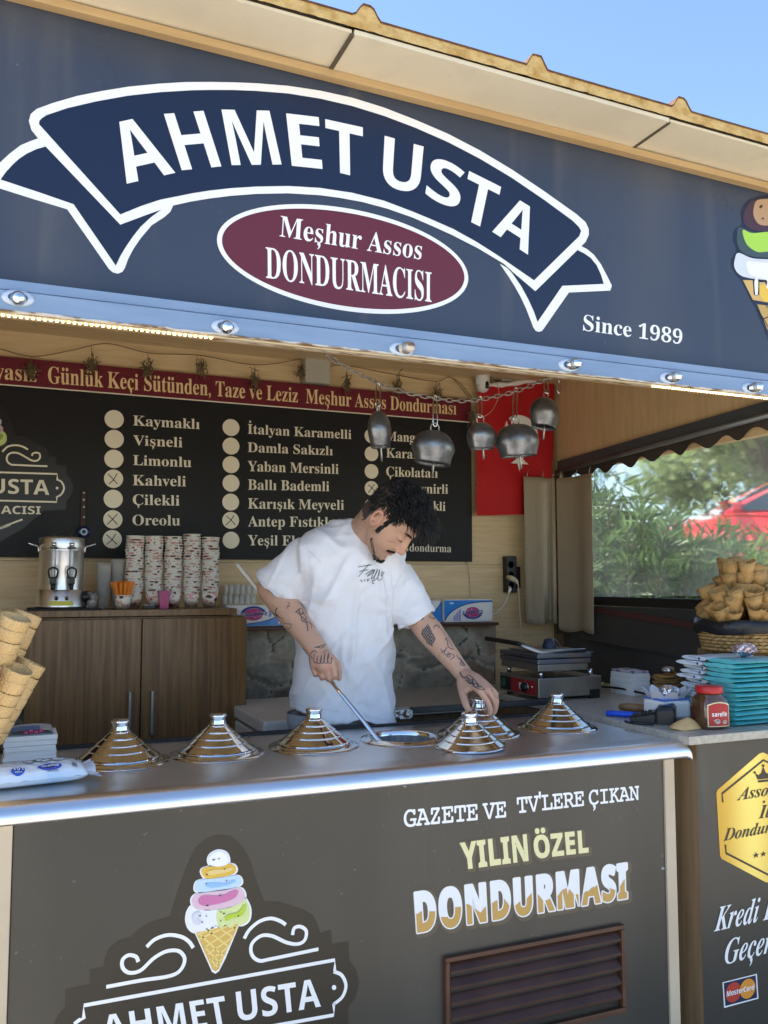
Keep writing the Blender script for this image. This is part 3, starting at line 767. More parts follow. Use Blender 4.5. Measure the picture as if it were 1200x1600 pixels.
b.add(vs, [(4 * i + k, 4 * i + k + 1, 4 * i + k + 5, 4 * i + k + 4) for i in range(len(prof) - 1) for k in range(3)], smooth=True)
b.add([(X1, YFt, ZT), (XE, YFt, ZT - 0.010), (XE, YR, ZT - 0.010), (X1, YR, ZT), (XE, YFt, ZT - 0.03), (XE, YR, ZT - 0.03)], [(0, 1, 2, 3), (1, 4, 5, 2)])
b.add([(X0, YR, ZT), (X1, YR, ZT), (X1, YR, ZT - .04), (X0, YR, ZT - .04)], [(0, 1, 2, 3)])
b.build('steel_top', STEEL, ic, fix=False)
bm.free()
TUBM = mat('frosted_tub', (0.20, 0.20, 0.20), 0.5, metal=.5, col2=(0.30, 0.30, 0.30), scale=14, stretch=(6, 6, .7), bump=.001, bscale=30)
for w in wells:
    b = MB(); b.lathe([(0.1235, 0.0004), (0.1215, 0.0035), (0.112, 0.0045), (0.106, 0.004), (0.103, 0.009), (0.099, 0.010), (0.0955, 0.006), (0.0935, -0.004)], (w, YW, ZT), 48)
    o = b.build('well', STEELR, ic)
    b = MB(); b.lathe([(0.0934, -0.0042), (0.0928, -0.20), (0.0, -0.202)], (w, YW, ZT), 48); b.build('tub', TUBM, o)
b = MB(); b.box((-1.0, 1.975, 0.02), (1.70, 2.0, 0.906)); b.build('front_board', CHAR, ic)
b = MB(); b.box((0.017, 1.968, 0.06), (1.676, 1.9745, 0.9055)); b.build('front_panel', CHAR, ic)
b = MB(); b.box((1.678, 1.962, 0.0), (1.712, 2.0, 0.906), bev=0.002); b.build('post', TANPOST, ic)
b = MB(); b.box((-0.10, 1.962, 0.0), (0.0145, 2.0, 0.906), bev=0.002); b.build('post', TANPOST, ic)
b = MB(); b.box((-1.0, 2.50, 0.0), (1.72, 2.52, 0.90)); b.box((1.69, 2.0, 0), (1.71, 2.5, .9)); b.build('side_panel', GASKET, ic)
b = MB(); b.box((-1.0, 2.545, 0.925), (1.74, 2.63, 0.944)); b.box((-1.0, 2.53, 0.935), (1.74, 2.542, 0.957), bev=0.002); b.build('rear_rail', GASKET, ic)
b = MB()
p0, p1 = atY(614, 1117, 2.6), atY(640, 1117, 2.6)
b.box((p0.x, 2.575, p0.z - .012), (p1.x, 2.60, p0.z + .016), bev=0.004); b.build('rail_bracket', mat('chipped_white_paint', (0.62, 0.60, 0.56), 0.6, col2=(0.05, 0.03, 0.02), scale=55, lo=0.5, hi=0.6), ic)
b = MB(); p0, p1 = atY(640, 1110, 2.6), atY(785, 1101, 2.6)
b.box((p0.x, 2.572, p0.z - .007), (p1.x + .2, 2.60, p0.z + .011), bev=0.003); b.build('rail_bar', BLACKP, ic)
# louvred vent
vt = []
v0, v1 = atY(693, 1496, 1.966), atY(971, 1441, 1.966)
x0, x1, zt = v0.x, v1.x, (v0.z + v1.z) / 2
fr = MB()
fw_ = 0.011
fr.box((x0, 1.952, zt - fw_), (x1, 1.967, zt), bev=0.002); fr.box((x0, 1.952, 0.28), (x0 + fw_, 1.967, zt - fw_ - .0005), bev=0.002); fr.box((x1 - fw_, 1.952, 0.28), (x1, 1.967, zt - fw_ - .0005), bev=0.002); fr.box((x0, 1.952, 0.265), (x1, 1.967, 0.279), bev=0.002)
vent = fr.build('vent', mat('vent_frame_paint', (0.105, 0.043, 0.022), 0.4, col2=(0.06, 0.024, 0.013), scale=8, bump=0.0004), ic)
SLATM = mat('vent_slat_paint', (0.060, 0.024, 0.014), 0.36, col2=(0.035, 0.013, 0.008), scale=10, bump=.0004)
q = MB(); q.poly([(x0 + .004, 1.9677, .28), (x1 - .004, 1.9677, .28), (x1 - .004, 1.9677, zt - .004), (x0 + .004, 1.9677, zt - .004)]); q.build('vent_gap_shade', GASKET, vent, fix=False)  # black sheet added behind the slats, its colour standing in for shaded gaps
z = zt - fw_ - 0.006
while z > 0.31:
    s = MB()
    s.add([(x0 + fw_ + .001, 1.953, z - 0.016), (x1 - fw_ - .001, 1.953, z - 0.016), (x1 - fw_ - .001, 1.9660, z), (x0 + fw_ + .001, 1.9665, z),
           (x0 + fw_ + .001, 1.955, z - 0.0185), (x1 - fw_ - .001, 1.955, z - 0.0185), (x1 - fw_ - .001, 1.9675, z - 0.003), (x0 + fw_ + .001, 1.9675, z - 0.003)],
          [(0, 1, 2, 3), (4, 7, 6, 5), (0, 4, 5, 1), (2, 6, 7, 3), (0, 3, 7, 4), (1, 5, 6, 2)])
    s.box((x0 + fw_ + .0012, 1.9525, z - .0235), (x1 - fw_ - .0012, 1.9549, z - .0162), bev=.0008)
    s.build('slat', SLATM, vent)
    z -= 0.0365
for u, v in ((1036, 1357), (633, 1228)):
    p = atY(u, v, 1.967); q = MB(); q.lathe([(0.0, -0.003), (0.004, -0.002), (0.0055, 0.002)], p, 12, axis=(0, 1, 0)); q.build('screw', SCREWM, ic)
# ---- front lettering
YP = 1.968
def part(name, m, y, fn, parent):
    mb = MB(); fn(mb, y); return mb.build(name, m, parent, fix=False)
def q4(y, *pts): return [atY(u, v, y) for u, v in pts]
b = MB(); letter(b, 'GAZETE VE', 'mono', q4(YP - 0.00150, (631, 1292), (791, 1276.5), (790, 1252), (630.5, 1266)), track=-0.045); b.build('headline_lettering', WHITE, ic, fix=False)
b = MB(); letter(b, "TV'LERE ÇIKAN", 'mono', q4(YP - 0.00150, (808.5, 1270.5), (999, 1249), (998.5, 1227.5), (807, 1246)), track=-0.045)
b.build('headline_lettering', WHITE, ic, fix=False)
GLOW = mat('lettering_shadow_film', (0.105, 0.082, 0.055), 0.4)
PALEY = mat('pale_yellow_film', (0.74, 0.69, 0.38), 0.4)
b = MB(); c2 = MB()
for txt, q in (('YILIN', ((722, 1358), (826, 1344), (823, 1303), (718, 1317))), ('ÖZEL', ((836, 1341), (920, 1331), (918, 1296.5), (832, 1306)))):
    letter(b, txt, 'fat', q4(YP - 0.00175, *q), track=0.03)
    for k in range(12):
        a = 2 * PI * k / 12
        letter(c2, txt, 'fat', q4(YP - 0.00060 - .00004 * k, *[(u + 3.8 * math.cos(a) + 1.5, v + 3.8 * math.sin(a) + 1.5) for u, v in q]), track=0.03)
c2.build('award_lettering_shadow', GLOW, ic, fix=False); b.build('award_lettering', PALEY, ic, fix=False)
q = ((652, 1456), (980, 1402), (979, 1349), (648, 1395))
b = MB(); c2 = MB(); d2 = MB()
for k in range(16):
    a = 2 * PI * k / 16
    letter(c2, 'DONDURMASI', 'fat', q4(YP - 0.00045 - .00002 * k, *[(u + 6.2 * math.cos(a) + 2, v + 6.2 * math.sin(a) + 2) for u, v in q]), track=0.085)
    letter(b, 'DONDURMASI', 'fat', q4(YP - 0.00120 - .00002 * k, *[(u + 2.1 * math.cos(a), v + 2.1 * math.sin(a)) for u, v in q]), track=0.085)
c2.build('product_lettering_shadow', GLOW, ic, fix=False)
b.build('product_lettering', WHITE, ic, fix=False)
# caramel lower half: the same letters clipped under a wavy line
V, F = layout('DONDURMASI', 'fat', 0.085)
Q = q4(YP - 0.00210, *q)
def bil(x, y): return Q[0] * (1 - x) * (1 - y) + Q[1] * x * (1 - y) + Q[2] * x * y + Q[3] * (1 - x) * y
def wave(x): return 0.40 + 0.13 * math.sin(x * 39) + 0.06 * math.sin(x * 83 + 1)
for f in F:
    P = [V[i] for i in f]
    # subdivide the outline, keep what lies below the wave
    res = []
    m_ = len(P)
    for k in range(m_):
        a, c = P[k], P[(k + 1) % m_]
        wa, wc = a[1] - wave(a[0]), c[1] - wave(c[0])
        if wa <= 0: res.append(a)
        if wa * wc < 0:
            t = wa / (wa - wc); res.append((a[0] + (c[0] - a[0]) * t, a[1] + (c[1] - a[1]) * t))
    if len(res) >= 3: d2.poly([bil(*p) for p in res])
d2.build('caramel_film', mat('caramel_film', (0.52, 0.31, 0.085), 0.4), ic, fix=False)
# ---- logo on the front
def lg(x, y): return (x / 2, 1200 + y / 2)
def lart(name, m, polys, y, par=None): return art(par or ic, name, m, [[lg(*p) for p in q] for q in polys], y)
lart('emblem_shadow', CHARD, [[(170, 880), (168, 800), (185, 770), (203, 748), (205, 692), (280, 676), (280, 630), (325, 621), (328, 592), (340, 565), (370, 541), (410, 528), (440, 500), (480, 478), (532, 464), (540, 435), (555, 385), (575, 332), (590, 290), (612, 250), (640, 224), (668, 211), (692, 208), (720, 213), (745, 230), (765, 256), (782, 285), (795, 330), (808, 370), (826, 417), (870, 418), (908, 430), (950, 443), (978, 460), (993, 488), (1001, 515), (1035, 505), (1038, 549), (1090, 541), (1092, 600), (1114, 632), (1123, 672), (1112, 715), (1088, 748), (1088, 880)]], YP - 0.00075)
LAYER = [YP - 0.00150]
def shape(name, col, pts, grow=0, n=5):
    LAYER[0] -= 0.0003
    m = mat('film_' + name, col, 0.38)
    return lart(name, m, [blob(pts, n)], LAYER[0])
def grown(pts, g):
    cx_ = sum(p[0] for p in pts) / len(pts); cy_ = sum(p[1] for p in pts) / len(pts)
    return [(cx_ + (p[0] - cx_) * (1 + g / max(8, math.hypot(p[0] - cx_, p[1] - cy_))), cy_ + (p[1] - cy_) * (1 + g / max(8, math.hypot(p[0] - cx_, p[1] - cy_)))) for p in pts]
wafer = [(612, 515), (680, 500), (748, 485), (700, 590), (684, 628), (674, 636), (664, 630)]
ball = [(652, 287), (660, 270), (682, 260), (705, 266), (714, 285), (708, 302), (680, 308), (658, 302)]
yel = [(630, 325), (640, 311), (680, 306), (720, 300), (736, 310), (735, 326), (715, 336), (680, 342), (645, 345)]
blu = [(610, 372), (620, 352), (660, 346), (700, 342), (738, 336), (753, 348), (750, 366), (720, 376), (680, 382), (640, 388), (615, 386)]
pnk = [(600, 415), (612, 395), (650, 388), (700, 382), (745, 374), (762, 388), (762, 410), (740, 428), (700, 438), (650, 443), (612, 440)]
whi = [(584, 470), (590, 445), (605, 432), (640, 445), (690, 445), (700, 470), (690, 495), (668, 490), (655, 505), (640, 498), (620, 512), (600, 508), (588, 492)]
lim = [(680, 446), (720, 436), (750, 420), (764, 408), (780, 440), (776, 475), (755, 490), (735, 488), (720, 500), (705, 490), (690, 500), (678, 480)]
lart('cone_emblem_border', WHITE, [blob(grown(p, 6), 5) for p in (ball, yel, blu, pnk, whi, lim)] + [grown(wafer, 7)], YP - 0.00140)
lart('wafer_cone', mat('film_waffle', (0.62, 0.40, 0.10), 0.38), [wafer], YP - 0.00170)
b = MB()
for p, q_ in (((625, 520), (700, 590)), ((650, 508), (716, 560)), ((685, 500), (730, 530)), ((720, 492), (742, 505)), ((640, 560), (690, 612)), ((655, 595), (680, 622)),
              ((745, 492), (640, 560)), ((710, 494), (622, 535)), ((728, 528), (650, 582)), ((712, 560), (660, 600)), ((670, 502), (616, 520)), ((698, 592), (668, 620))):
    strokes(b, [atY(*lg(*p), YP - 0.00195), atY(*lg(*q_), YP - 0.00195)], 0.0034)
b.build('wafer_lattice', mat('film_waffle_yellow', (0.76, 0.60, 0.20), 0.38), ic, fix=False)
LAYER[0] = YP - 0.00210
shape('white_scoop', (0.76, 0.77, 0.82), whi); shape('lime_scoop', (0.60, 0.68, 0.30), lim)
shape('pink_scoop', (0.66, 0.46, 0.56), pnk); shape('blue_scoop', (0.47, 0.63, 0.78), blu); shape('yellow_scoop', (0.68, 0.42, 0.05), yel); shape('top_scoop', (0.80, 0.80, 0.83), ball)
shape('pink_swirl', (0.54, 0.16, 0.35), [(620, 415), (635, 398), (690, 398), (730, 382), (744, 386), (735, 405), (700, 420), (650, 430), (628, 428)])
shape('blue_swirl', (0.25, 0.47, 0.74), [(642, 366), (660, 358), (700, 360), (730, 350), (735, 356), (705, 368), (660, 374)])
shape('yellow_swirl', (0.72, 0.53, 0.20), [(645, 328), (665, 318), (700, 316), (725, 310), (722, 322), (690, 330), (655, 336)])
shape('lime_swirl', (0.42, 0.56, 0.04), [(702, 470), (715, 458), (745, 450), (765, 425), (768, 440), (755, 462), (725, 470), (710, 478)])
shape('white_swirl', (0.60, 0.62, 0.70), [(602, 470), (610, 452), (625, 452), (618, 470), (630, 485), (615, 490)])
b = MB(); LAYER[0] -= .0003
for x, y in ((668, 287), (684, 284), (647, 333), (702, 316), (645, 361), (708, 352), (688, 398), (648, 430), (625, 462), (645, 463), (632, 482), (700, 455), (690, 478), (745, 462), (690, 450)):
    b.poly([atY(*lg(x + 3.4 * math.cos(t * .785) * (1 + .4 * math.sin(x)), y + 2.2 * math.sin(t * .785)), LAYER[0]) for t in range(8)])
b.build('sprinkle', mat('film_dark_sprinkle', (0.04, 0.02, 0.02), 0.4), ic, fix=False)
b = MB()
def lst(pts, w=0.0078, n=8, y=YP - 0.00150):
    q = spline([(p[0], p[1], 0) for p in pts], n) if n else [Vector((p[0], p[1], 0)) for p in pts]
    strokes(b, [atY(*lg(p.x, p.y), y) for p in q], w)
lst([(458, 559), (485, 535), (525, 522), (565, 527), (590, 542), (604, 562)])
lst([(432, 606), (425, 590), (402, 585), (383, 600), (384, 625), (405, 640), (440, 632), (480, 595), (520, 573), (558, 572), (577, 596), (565, 630), (530, 650), (440, 664), (332, 684)])
lst([(763, 533), (780, 505), (810, 480), (845, 470), (875, 478), (893, 490)])
lst([(914, 522), (920, 500), (940, 496), (957, 510), (952, 538), (930, 550), (895, 545), (850, 525), (815, 525), (787, 550), (787, 583), (810, 602), (850, 596), (995, 566)])
lst([(232, 800), (250, 786), (262, 782), (262, 742), (1046, 600), (1046, 634)], n=0)
lst([(1043, 636), (1068, 648), (1081, 680), (1070, 715), (1043, 738)]); lst([(1043, 736), (1043, 772), (300, 905)], n=0)
b.poly([atY(*lg(1044 + 7 * math.cos(t * .5236), 686 + 8 * math.sin(t * .5236)), YP - 0.00150) for t in range(12)])
letter(b, 'AHMET', 'sans', q4(YP - 0.00150, lg(322, 855), lg(716, 802), lg(700, 712), lg(312, 776)))
letter(b, 'USTA', 'sans', q4(YP - 0.00150, lg(745, 792), lg(1003, 745), lg(995, 657), lg(736, 700)))
b.build('emblem_lettering', WHITE, ic, fix=False)

# ================================================================== RIGHT-HAND SERVICE COUNTER (L shaped slab)
ZS = 0.966
sc2 = thing('service_counter', 'charcoal service counter with a pale stone slab and gold badge at the right', 'counter', (2.2, 2.4, 0))
b = MB(); b.box((1.752, 1.945, ZS - 0.024), (2.474, 3.05, ZS), bev=0.003); b.build('slab', SLABM, sc2)
b = MB(); b.box((1.80, 1.972, 0.05), (2.95, 1.995, ZS - 0.026)); b.build('front_panel', CHAR, sc2)
b = MB(); b.box((2.4745, 1.945, ZS - 0.024), (2.95, 2.26, ZS), bev=0.003); b.build('slab_end', SLABM, sc2)
b = MB(); b.add([(1.765, 2.04, 0), (1.80, 1.97, 0), (1.80, 1.996, 0), (1.785, 2.05, 0), (1.765, 2.04, ZS - .025), (1.80, 1.97, ZS - .025), (1.80, 1.996, ZS - .025), (1.785, 2.05, ZS - .025)], [(0, 3, 2, 1), (4, 5, 6, 7), (0, 1, 5, 4), (1, 2, 6, 5), (2, 3, 7, 6), (3, 0, 4, 7)])
b.box((1.766, 2.052, 0), (1.785, 3.04, ZS - .025)); b.build('side_board', W_PLANK, sc2)
b = MB(); b.box((1.80, 1.955, 0.0), (2.95, 2.0, 0.049)); b.build('plinth', BROWNPAINT, sc2)
YQ = 1.972
def m4(x, y): return (1040 + x / 3.4786, 1140 + y / 3.4786)
def gold_m():
    m = mat('gold_foil', (0.72, 0.50, 0.09), 0.32, metal=0.35)
    nt = m.node_tree; bs = nt.nodes['Principled BSDF']
    tc = nt.nodes.new('ShaderNodeTexCoord'); sp = nt.nodes.new('ShaderNodeSeparateXYZ'); nt.links.new(tc.outputs['Object'], sp.inputs[0])
    w = nt.nodes.new('ShaderNodeMath'); w.operation = 'SINE'
    k = nt.nodes.new('ShaderNodeMath'); k.operation = 'MULTIPLY'; k.inputs[1].default_value = 24
    nt.links.new(sp.outputs[0], k.inputs[0]); nt.links.new(k.outputs[0], w.inputs[0])
    r = nt.nodes.new('ShaderNodeMapRange'); r.inputs['From Min'].default_value = -1; nt.links.new(w.outputs[0], r.inputs[0])
    mx = nt.nodes.new('ShaderNodeMix'); mx.data_type = 'RGBA'; mx.inputs[6].default_value = (0.55, 0.34, 0.045, 1); mx.inputs[7].default_value = (0.82, 0.66, 0.17, 1)
    nt.links.new(r.outputs[0], mx.inputs[0]); nt.links.new(mx.outputs[2], bs.inputs['Base Color'])
    return m
GOLD = gold_m()
hexa = [(530, 124), (800, 250), (808, 262), (800, 690), (790, 705), (580, 832), (545, 830), (305, 702), (296, 685), (276, 345), (282, 328), (510, 130)]
art(sc2, 'gold_badge', GOLD, [[m4(*p) for p in hexa]], YQ - .0010)
DKB = mat('badge_ink', (0.045, 0.032, 0.018), 0.45)
b = MB()
def bq(*pts): return [atY(*m4(*p), YQ - .0020) for p in pts]
letter(b, 'Assos', 'italic', bq((388, 386), (590, 352), (596, 290), (400, 320)))
letter(b, "'un", 'italic', bq((602, 350), (690, 336), (696, 276), (608, 290)))
letter(b, 'İlk', 'italic', bq((506, 484), (610, 470), (618, 400), (512, 414)))
letter(b, 'Dondurmacısı', 'italic', bq((314, 606), (770, 520), (776, 462), (322, 540)))
letter(b, '★★★★★', 'sans', bq((474, 700), (665, 668), (665, 640), (474, 672)))
def b4(pts, w=0.006): strokes(b, [atY(*m4(*p), YQ - .0020) for p in pts], w)
b4([(312, 395), (308, 348), (532, 166), (760, 270), (764, 320)]); b4([(326, 626), (330, 672), (560, 790), (770, 670), (772, 610)])
b.poly([atY(*m4(*p), YQ - .0020) for p in ((486, 235), (505, 248), (520, 236), (531, 200), (545, 234), (562, 240), (585, 222), (578, 264), (500, 272))])
b.poly([atY(*m4(*p), YQ - .0020) for p in ((502, 276), (580, 268), (580, 280), (504, 288))])
for cx_, cy_ in ((485, 233), (531, 196), (586, 220)): b.poly([atY(*m4(cx_ + 7 * math.cos(t * .6283), cy_ + 7 * math.sin(t * .6283)), YQ - .0023) for t in range(10)])
b.build('badge_lettering', DKB, sc2, fix=False)
b = MB(); letter(b, 'Kredi Kartı', 'italic', bq((262, 1098), (740, 990), (752, 860), (278, 968))); b.build('card_lettering', WHITE, sc2, fix=False)
b = MB(); letter(b, 'Geçerlidir', 'italic', bq((318, 1278), (760, 1160), (772, 1030), (330, 1146)))
b.build('card_lettering', WHITE, sc2, fix=False)
card = [(309, 1374), (496, 1327), (505, 1462), (318, 1513)]
art(sc2, 'card_sticker_border', WHITE, [[m4(*p) for p in card]], YQ - .0010)
art(sc2, 'card_sticker', mat('film_dark_navy', (0.015, 0.02, 0.06), 0.35), [[m4(*p) for p in ((316, 1378), (490, 1335), (498, 1457), (325, 1503))]], YQ - .0016)
def disc(x, y, rx, ry): return [m4(x + rx * math.cos(t * PI / 20), y + ry * math.sin(t * PI / 20) - rx * math.cos(t * PI / 20) * .25) for t in range(40)]
art(sc2, 'red_disc', mat('film_card_red', (0.45, 0.045, 0.025), 0.35), [disc(368, 1428, 42, 54)], YQ - .0020)
art(sc2, 'orange_disc', mat('film_card_orange', (0.66, 0.27, 0.03), 0.35), [disc(446, 1408, 42, 54)], YQ - .0026)
b = MB(); letter(b, 'MasterCard', 'sansit', [atY(*m4(*p), YQ - .0031) for p in ((332, 1452), (484, 1412), (482, 1384), (330, 1424))]); b.build('sticker_lettering', WHITE, sc2, fix=False)
# ================================================================== SIDE WINDOW, CURTAINS, OUTSIDE
XW = 2.48
win = thing('side_window', 'clear plastic sheet window with scalloped brown valance in the right wall', 'window', (XW, 2.9, 1.2))
def rz(y): return 1.925 + (3.69 - y) * 0.0398            # the rail rises towards the street
DKRAIL = mat('anthracite_rail', (0.060, 0.070, 0.078), 0.42)
b = MB()
for (xa, za, xb, zb, nm, m) in ((-.020, .018, .024, .062, 'rail', DKRAIL),):
    y0, y1 = 2.14, 3.60
    b.add([(XW + xa, y0, rz(y0) + za), (XW + xb, y0, rz(y0) + za), (XW + xb, y0, rz(y0) + zb), (XW + xa, y0, rz(y0) + zb),
           (XW + xa, y1, rz(y1) + za), (XW + xb, y1, rz(y1) + za), (XW + xb, y1, rz(y1) + zb), (XW + xa, y1, rz(y1) + zb)], [(0, 1, 2, 3), (4, 7, 6, 5), (0, 4, 5, 1), (1, 5, 6, 2), (2, 6, 7, 3), (3, 7, 4, 0)])
b.build('upper_rail', DKRAIL, win)
b = MB(); y0, y1 = 2.14, 3.60
b.tube([(XW - .026, y0, rz(y0) + .008), (XW - .026, y1, rz(y1) + .008)], 0.011, 12); b.build('curtain_rod', mat('grey_rod', (0.17, 0.18, 0.185), 0.35, metal=0.4), win)
b = MB(); n = 160; top_, bot_ = [], []
for i in range(n + 1):
    y = 2.12 + 1.46 * i / n
    wx = 0.004 * math.sin(y * 23)
    top_.append((XW - .004 + wx, y, rz(y) + .01)); bot_.append((XW - .008 + wx * 2, y, rz(y) - .036 - .017 * math.cos((y - 2.12) * 2 * PI / 0.1575)))
b.add(top_ + bot_, [(i, i + 1, n + 2 + i, n + 1 + i) for i in range(n)], smooth=True)
b.build('valance', mat('brown_valance_cloth', (0.055, 0.042, 0.036), 0.85), win)
def film():
    m = bpy.data.materials.new('clear_plastic_film'); m.use_nodes = True
    nt = m.node_tree; out = nt.nodes['Material Output']; nt.nodes.remove(nt.nodes['Principled BSDF'])
    tr = nt.nodes.new('ShaderNodeBsdfTransparent'); tr.inputs[0].default_value = (0.96, 0.98, 0.97, 1)
    tl = nt.nodes.new('ShaderNodeBsdfTranslucent'); tl.inputs[0].default_value = (0.95, 0.97, 0.95, 1)
    df = nt.nodes.new('ShaderNodeBsdfDiffuse'); df.inputs[0].default_value = (0.85, 0.88, 0.87, 1)
    gl = nt.nodes.new('ShaderNodeBsdfGlossy'); gl.inputs['Roughness'].default_value = 0.12
    tc = nt.nodes.new('ShaderNodeTexCoord'); nz = nt.nodes.new('ShaderNodeTexNoise'); nz.inputs['Scale'].default_value = 5; nz.inputs['Detail'].default_value = 3
    nt.links.new(tc.outputs['Object'], nz.inputs['Vector'])
    bp = nt.nodes.new('ShaderNodeBump'); bp.inputs['Distance'].default_value = 0.02; nt.links.new(nz.outputs[0], bp.inputs['Height']); nt.links.new(bp.outputs[0], gl.inputs['Normal'])
    a1 = nt.nodes.new('ShaderNodeMixShader'); a1.inputs[0].default_value = 0.5; nt.links.new(df.outputs[0], a1.inputs[1]); nt.links.new(tl.outputs[0], a1.inputs[2])
    mr = nt.nodes.new('ShaderNodeMapRange'); mr.inputs['From Min'].default_value = .35; mr.inputs['From Max'].default_value = .75; mr.inputs['To Min'].default_value = 0.08; mr.inputs['To Max'].default_value = 0.24
    nt.links.new(nz.outputs[0], mr.inputs[0])
    rf = nt.nodes.new('ShaderNodeBsdfRefraction'); rf.inputs['IOR'].default_value = 1.02; rf.inputs['Roughness'].default_value = 0.24; rf.inputs[0].default_value = (0.95, 0.97, 0.96, 1)
    ab = nt.nodes.new('ShaderNodeMixShader'); ab.inputs[0].default_value = 0.72; nt.links.new(tr.outputs[0], ab.inputs[1]); nt.links.new(rf.outputs[0], ab.inputs[2])
    a2 = nt.nodes.new('ShaderNodeMixShader'); nt.links.new(mr.outputs[0], a2.inputs[0]); nt.links.new(ab.outputs[0], a2.inputs[1]); nt.links.new(a1.outputs[0], a2.inputs[2])
    a3 = nt.nodes.new('ShaderNodeMixShader'); a3.inputs[0].default_value = 0.05; nt.links.new(a2.outputs[0], a3.inputs[1]); nt.links.new(gl.outputs[0], a3.inputs[2])
    nt.links.new(a3.outputs[0], out.inputs[0])
    return m
FILM = film()
b = MB(); ny, nz_ = 60, 20; vs = []
for j in range(nz_ + 1):
    for i in range(ny + 1):
        y = 2.10 + 1.50 * i / ny; t = j / nz_
        zb = 1.335 + 0.008 * math.sin(y * 3.1)
        z = zb + (rz(y) - 0.0 - zb) * t
        vs.append((XW + 0.012 + 0.006 * noise.noise(Vector((y * 3, t * 2, 4))), y, z))
b.add(vs, [(j * (ny + 1) + i, j * (ny + 1) + i + 1, (j + 1) * (ny + 1) + i + 1, (j + 1) * (ny + 1) + i) for j in range(nz_) for i in range(ny)], smooth=True)
b.build('plastic_sheet', FILM, win)
b = MB(); b.box((XW - .012, 2.10, 1.288), (XW + .022, 3.60, 1.330), bev=.004); b.build('lower_frame', mat('black_frame', (0.010, 0.007, 0.006), 0.45), win)
b = MB(); y0, y1 = 2.05, 3.55
def mb_(y): return 1.287 - (3.39 - y) * 0.0685
b.add([(XW - .03, y0, mb_(y0) - .024), (XW - .013, y0, mb_(y0) - .024), (XW - .013, y0, mb_(y0)), (XW - .03, y0, mb_(y0)), (XW - .03, y1, mb_(y1) - .024), (XW - .013, y1, mb_(y1) - .024), (XW - .013, y1, mb_(y1)), (XW - .03, y1, mb_(y1))],
      [(0, 1, 2, 3), (4, 7, 6, 5), (0, 4, 5, 1), (1, 5, 6, 2), (2, 6, 7, 3), (3, 7, 4, 0)])
b.build('maroon_bar', mat('maroon_bar_paint', (0.085, 0.026, 0.022), 0.4), win)
tp = thing('tarp', 'dark grey tarp sheets hanging under the plastic window', 'tarp', (XW, 2.9, 0.966))
for nm, x, zt, zb, amp in (('lower_sheet', XW + .004, 1.20, 0.94, .004), ('upper_sheet', XW - .016, 1.288, 1.10, .006)):
    b = MB(); vs = []; ny, nz_ = 80, 16
    for j in range(nz_ + 1):
        for i in range(ny + 1):
            y = 2.02 + 1.6 * i / ny; t = j / nz_
            zl = zb + (0.016 * noise.noise(Vector((y * 5, 2, 0))) + (y - 2.8) * 0.055 if nm == 'upper_sheet' else 0)
            vs.append((x - amp * (0.6 + noise.noise(Vector((y * 4, t * 3, x)))) - (0.012 * (1 - t) ** 2 if nm == 'upper_sheet' else 0), y, zl + (zt - zl) * t))
    b.add(vs, [(j * (ny + 1) + i, j * (ny + 1) + i + 1, (j + 1) * (ny + 1) + i + 1, (j + 1) * (ny + 1) + i) for j in range(nz_) for i in range(ny)], smooth=True)
    b.build(nm, DARKTARP if nm == 'upper_sheet' else mat('lower_tarp', (0.075, 0.069, 0.062), 0.8, col2=(0.05, 0.046, 0.042), scale=4), tp)
LINEN = mat('beige_linen', (0.36, 0.305, 0.215), 0.9, col2=(0.31, 0.255, 0.175), scale=180, stretch=(1, 1, 1), bump=0.0012, bscale=240)
def curtain(label, path, z1, z0, folds, amp, seed):
    c = thing('curtain', label, 'curtain', (path[0][0], path[0][1], z0), 'linen curtains in the corner')
    P = spline([(p[0], p[1], 0) for p in path], 24); n = len(P); nz = 26; vs = []
    for j in range(nz + 1):
        t = j / nz
        for i, p in enumerate(P):
            s = i / (n - 1)
            tg = (P[min(i + 1, n - 1)] - P[max(i - 1, 0)]).normalized(); nn = Vector((tg.y, -tg.x, 0))
            a = amp * (0.35 + 0.65 * t) * (math.sin(s * folds * 2 * PI + seed + .5 * math.sin(t * 2)) + 0.35 * math.sin(s * folds * 4.3 * PI + seed * 2))
            k = 1 + .02 * t
            q = p + nn * a
            vs.append((q.x, q.y, z1 + (z0 - z1) * t + (0.006 * math.sin(s * 9 + seed) * t)))
    m = MB(); m.add(vs, [(j * n + i, j * n + i + 1, (j + 1) * n + i + 1, (j + 1) * n + i) for j in range(nz) for i in range(n - 1)], smooth=True)
    o = m.build('cloth', LINEN, c)
    md = o.modifiers.new('thick', 'SOLIDIFY'); md.thickness = 0.002
    h = MB()
    for s in (0.12, 0.5, 0.88):
        p = P[int(s * (n - 1))]; h.tube([(p.x, p.y, z1 - .004), (p.x + .004, p.y, z1 + .02), (p.x + .01, p.y, z1 + .035)], 0.002, 6)
    h.build('hook', SCREWM, c)
curtain('narrow gathered linen curtain in the corner beside the flag', [(2.262, 3.60), (2.33, 3.585), (2.40, 3.60), (2.43, 3.58)], 1.905, 1.195, 2.2, 0.012, 1)
curtain('wide flat linen curtain beside the left edge of the plastic window', [(2.405, 3.53), (2.425, 3.45), (2.43, 3.36), (2.432, 3.285)], 1.895, 1.165, 0.9, 0.010, 2.4)

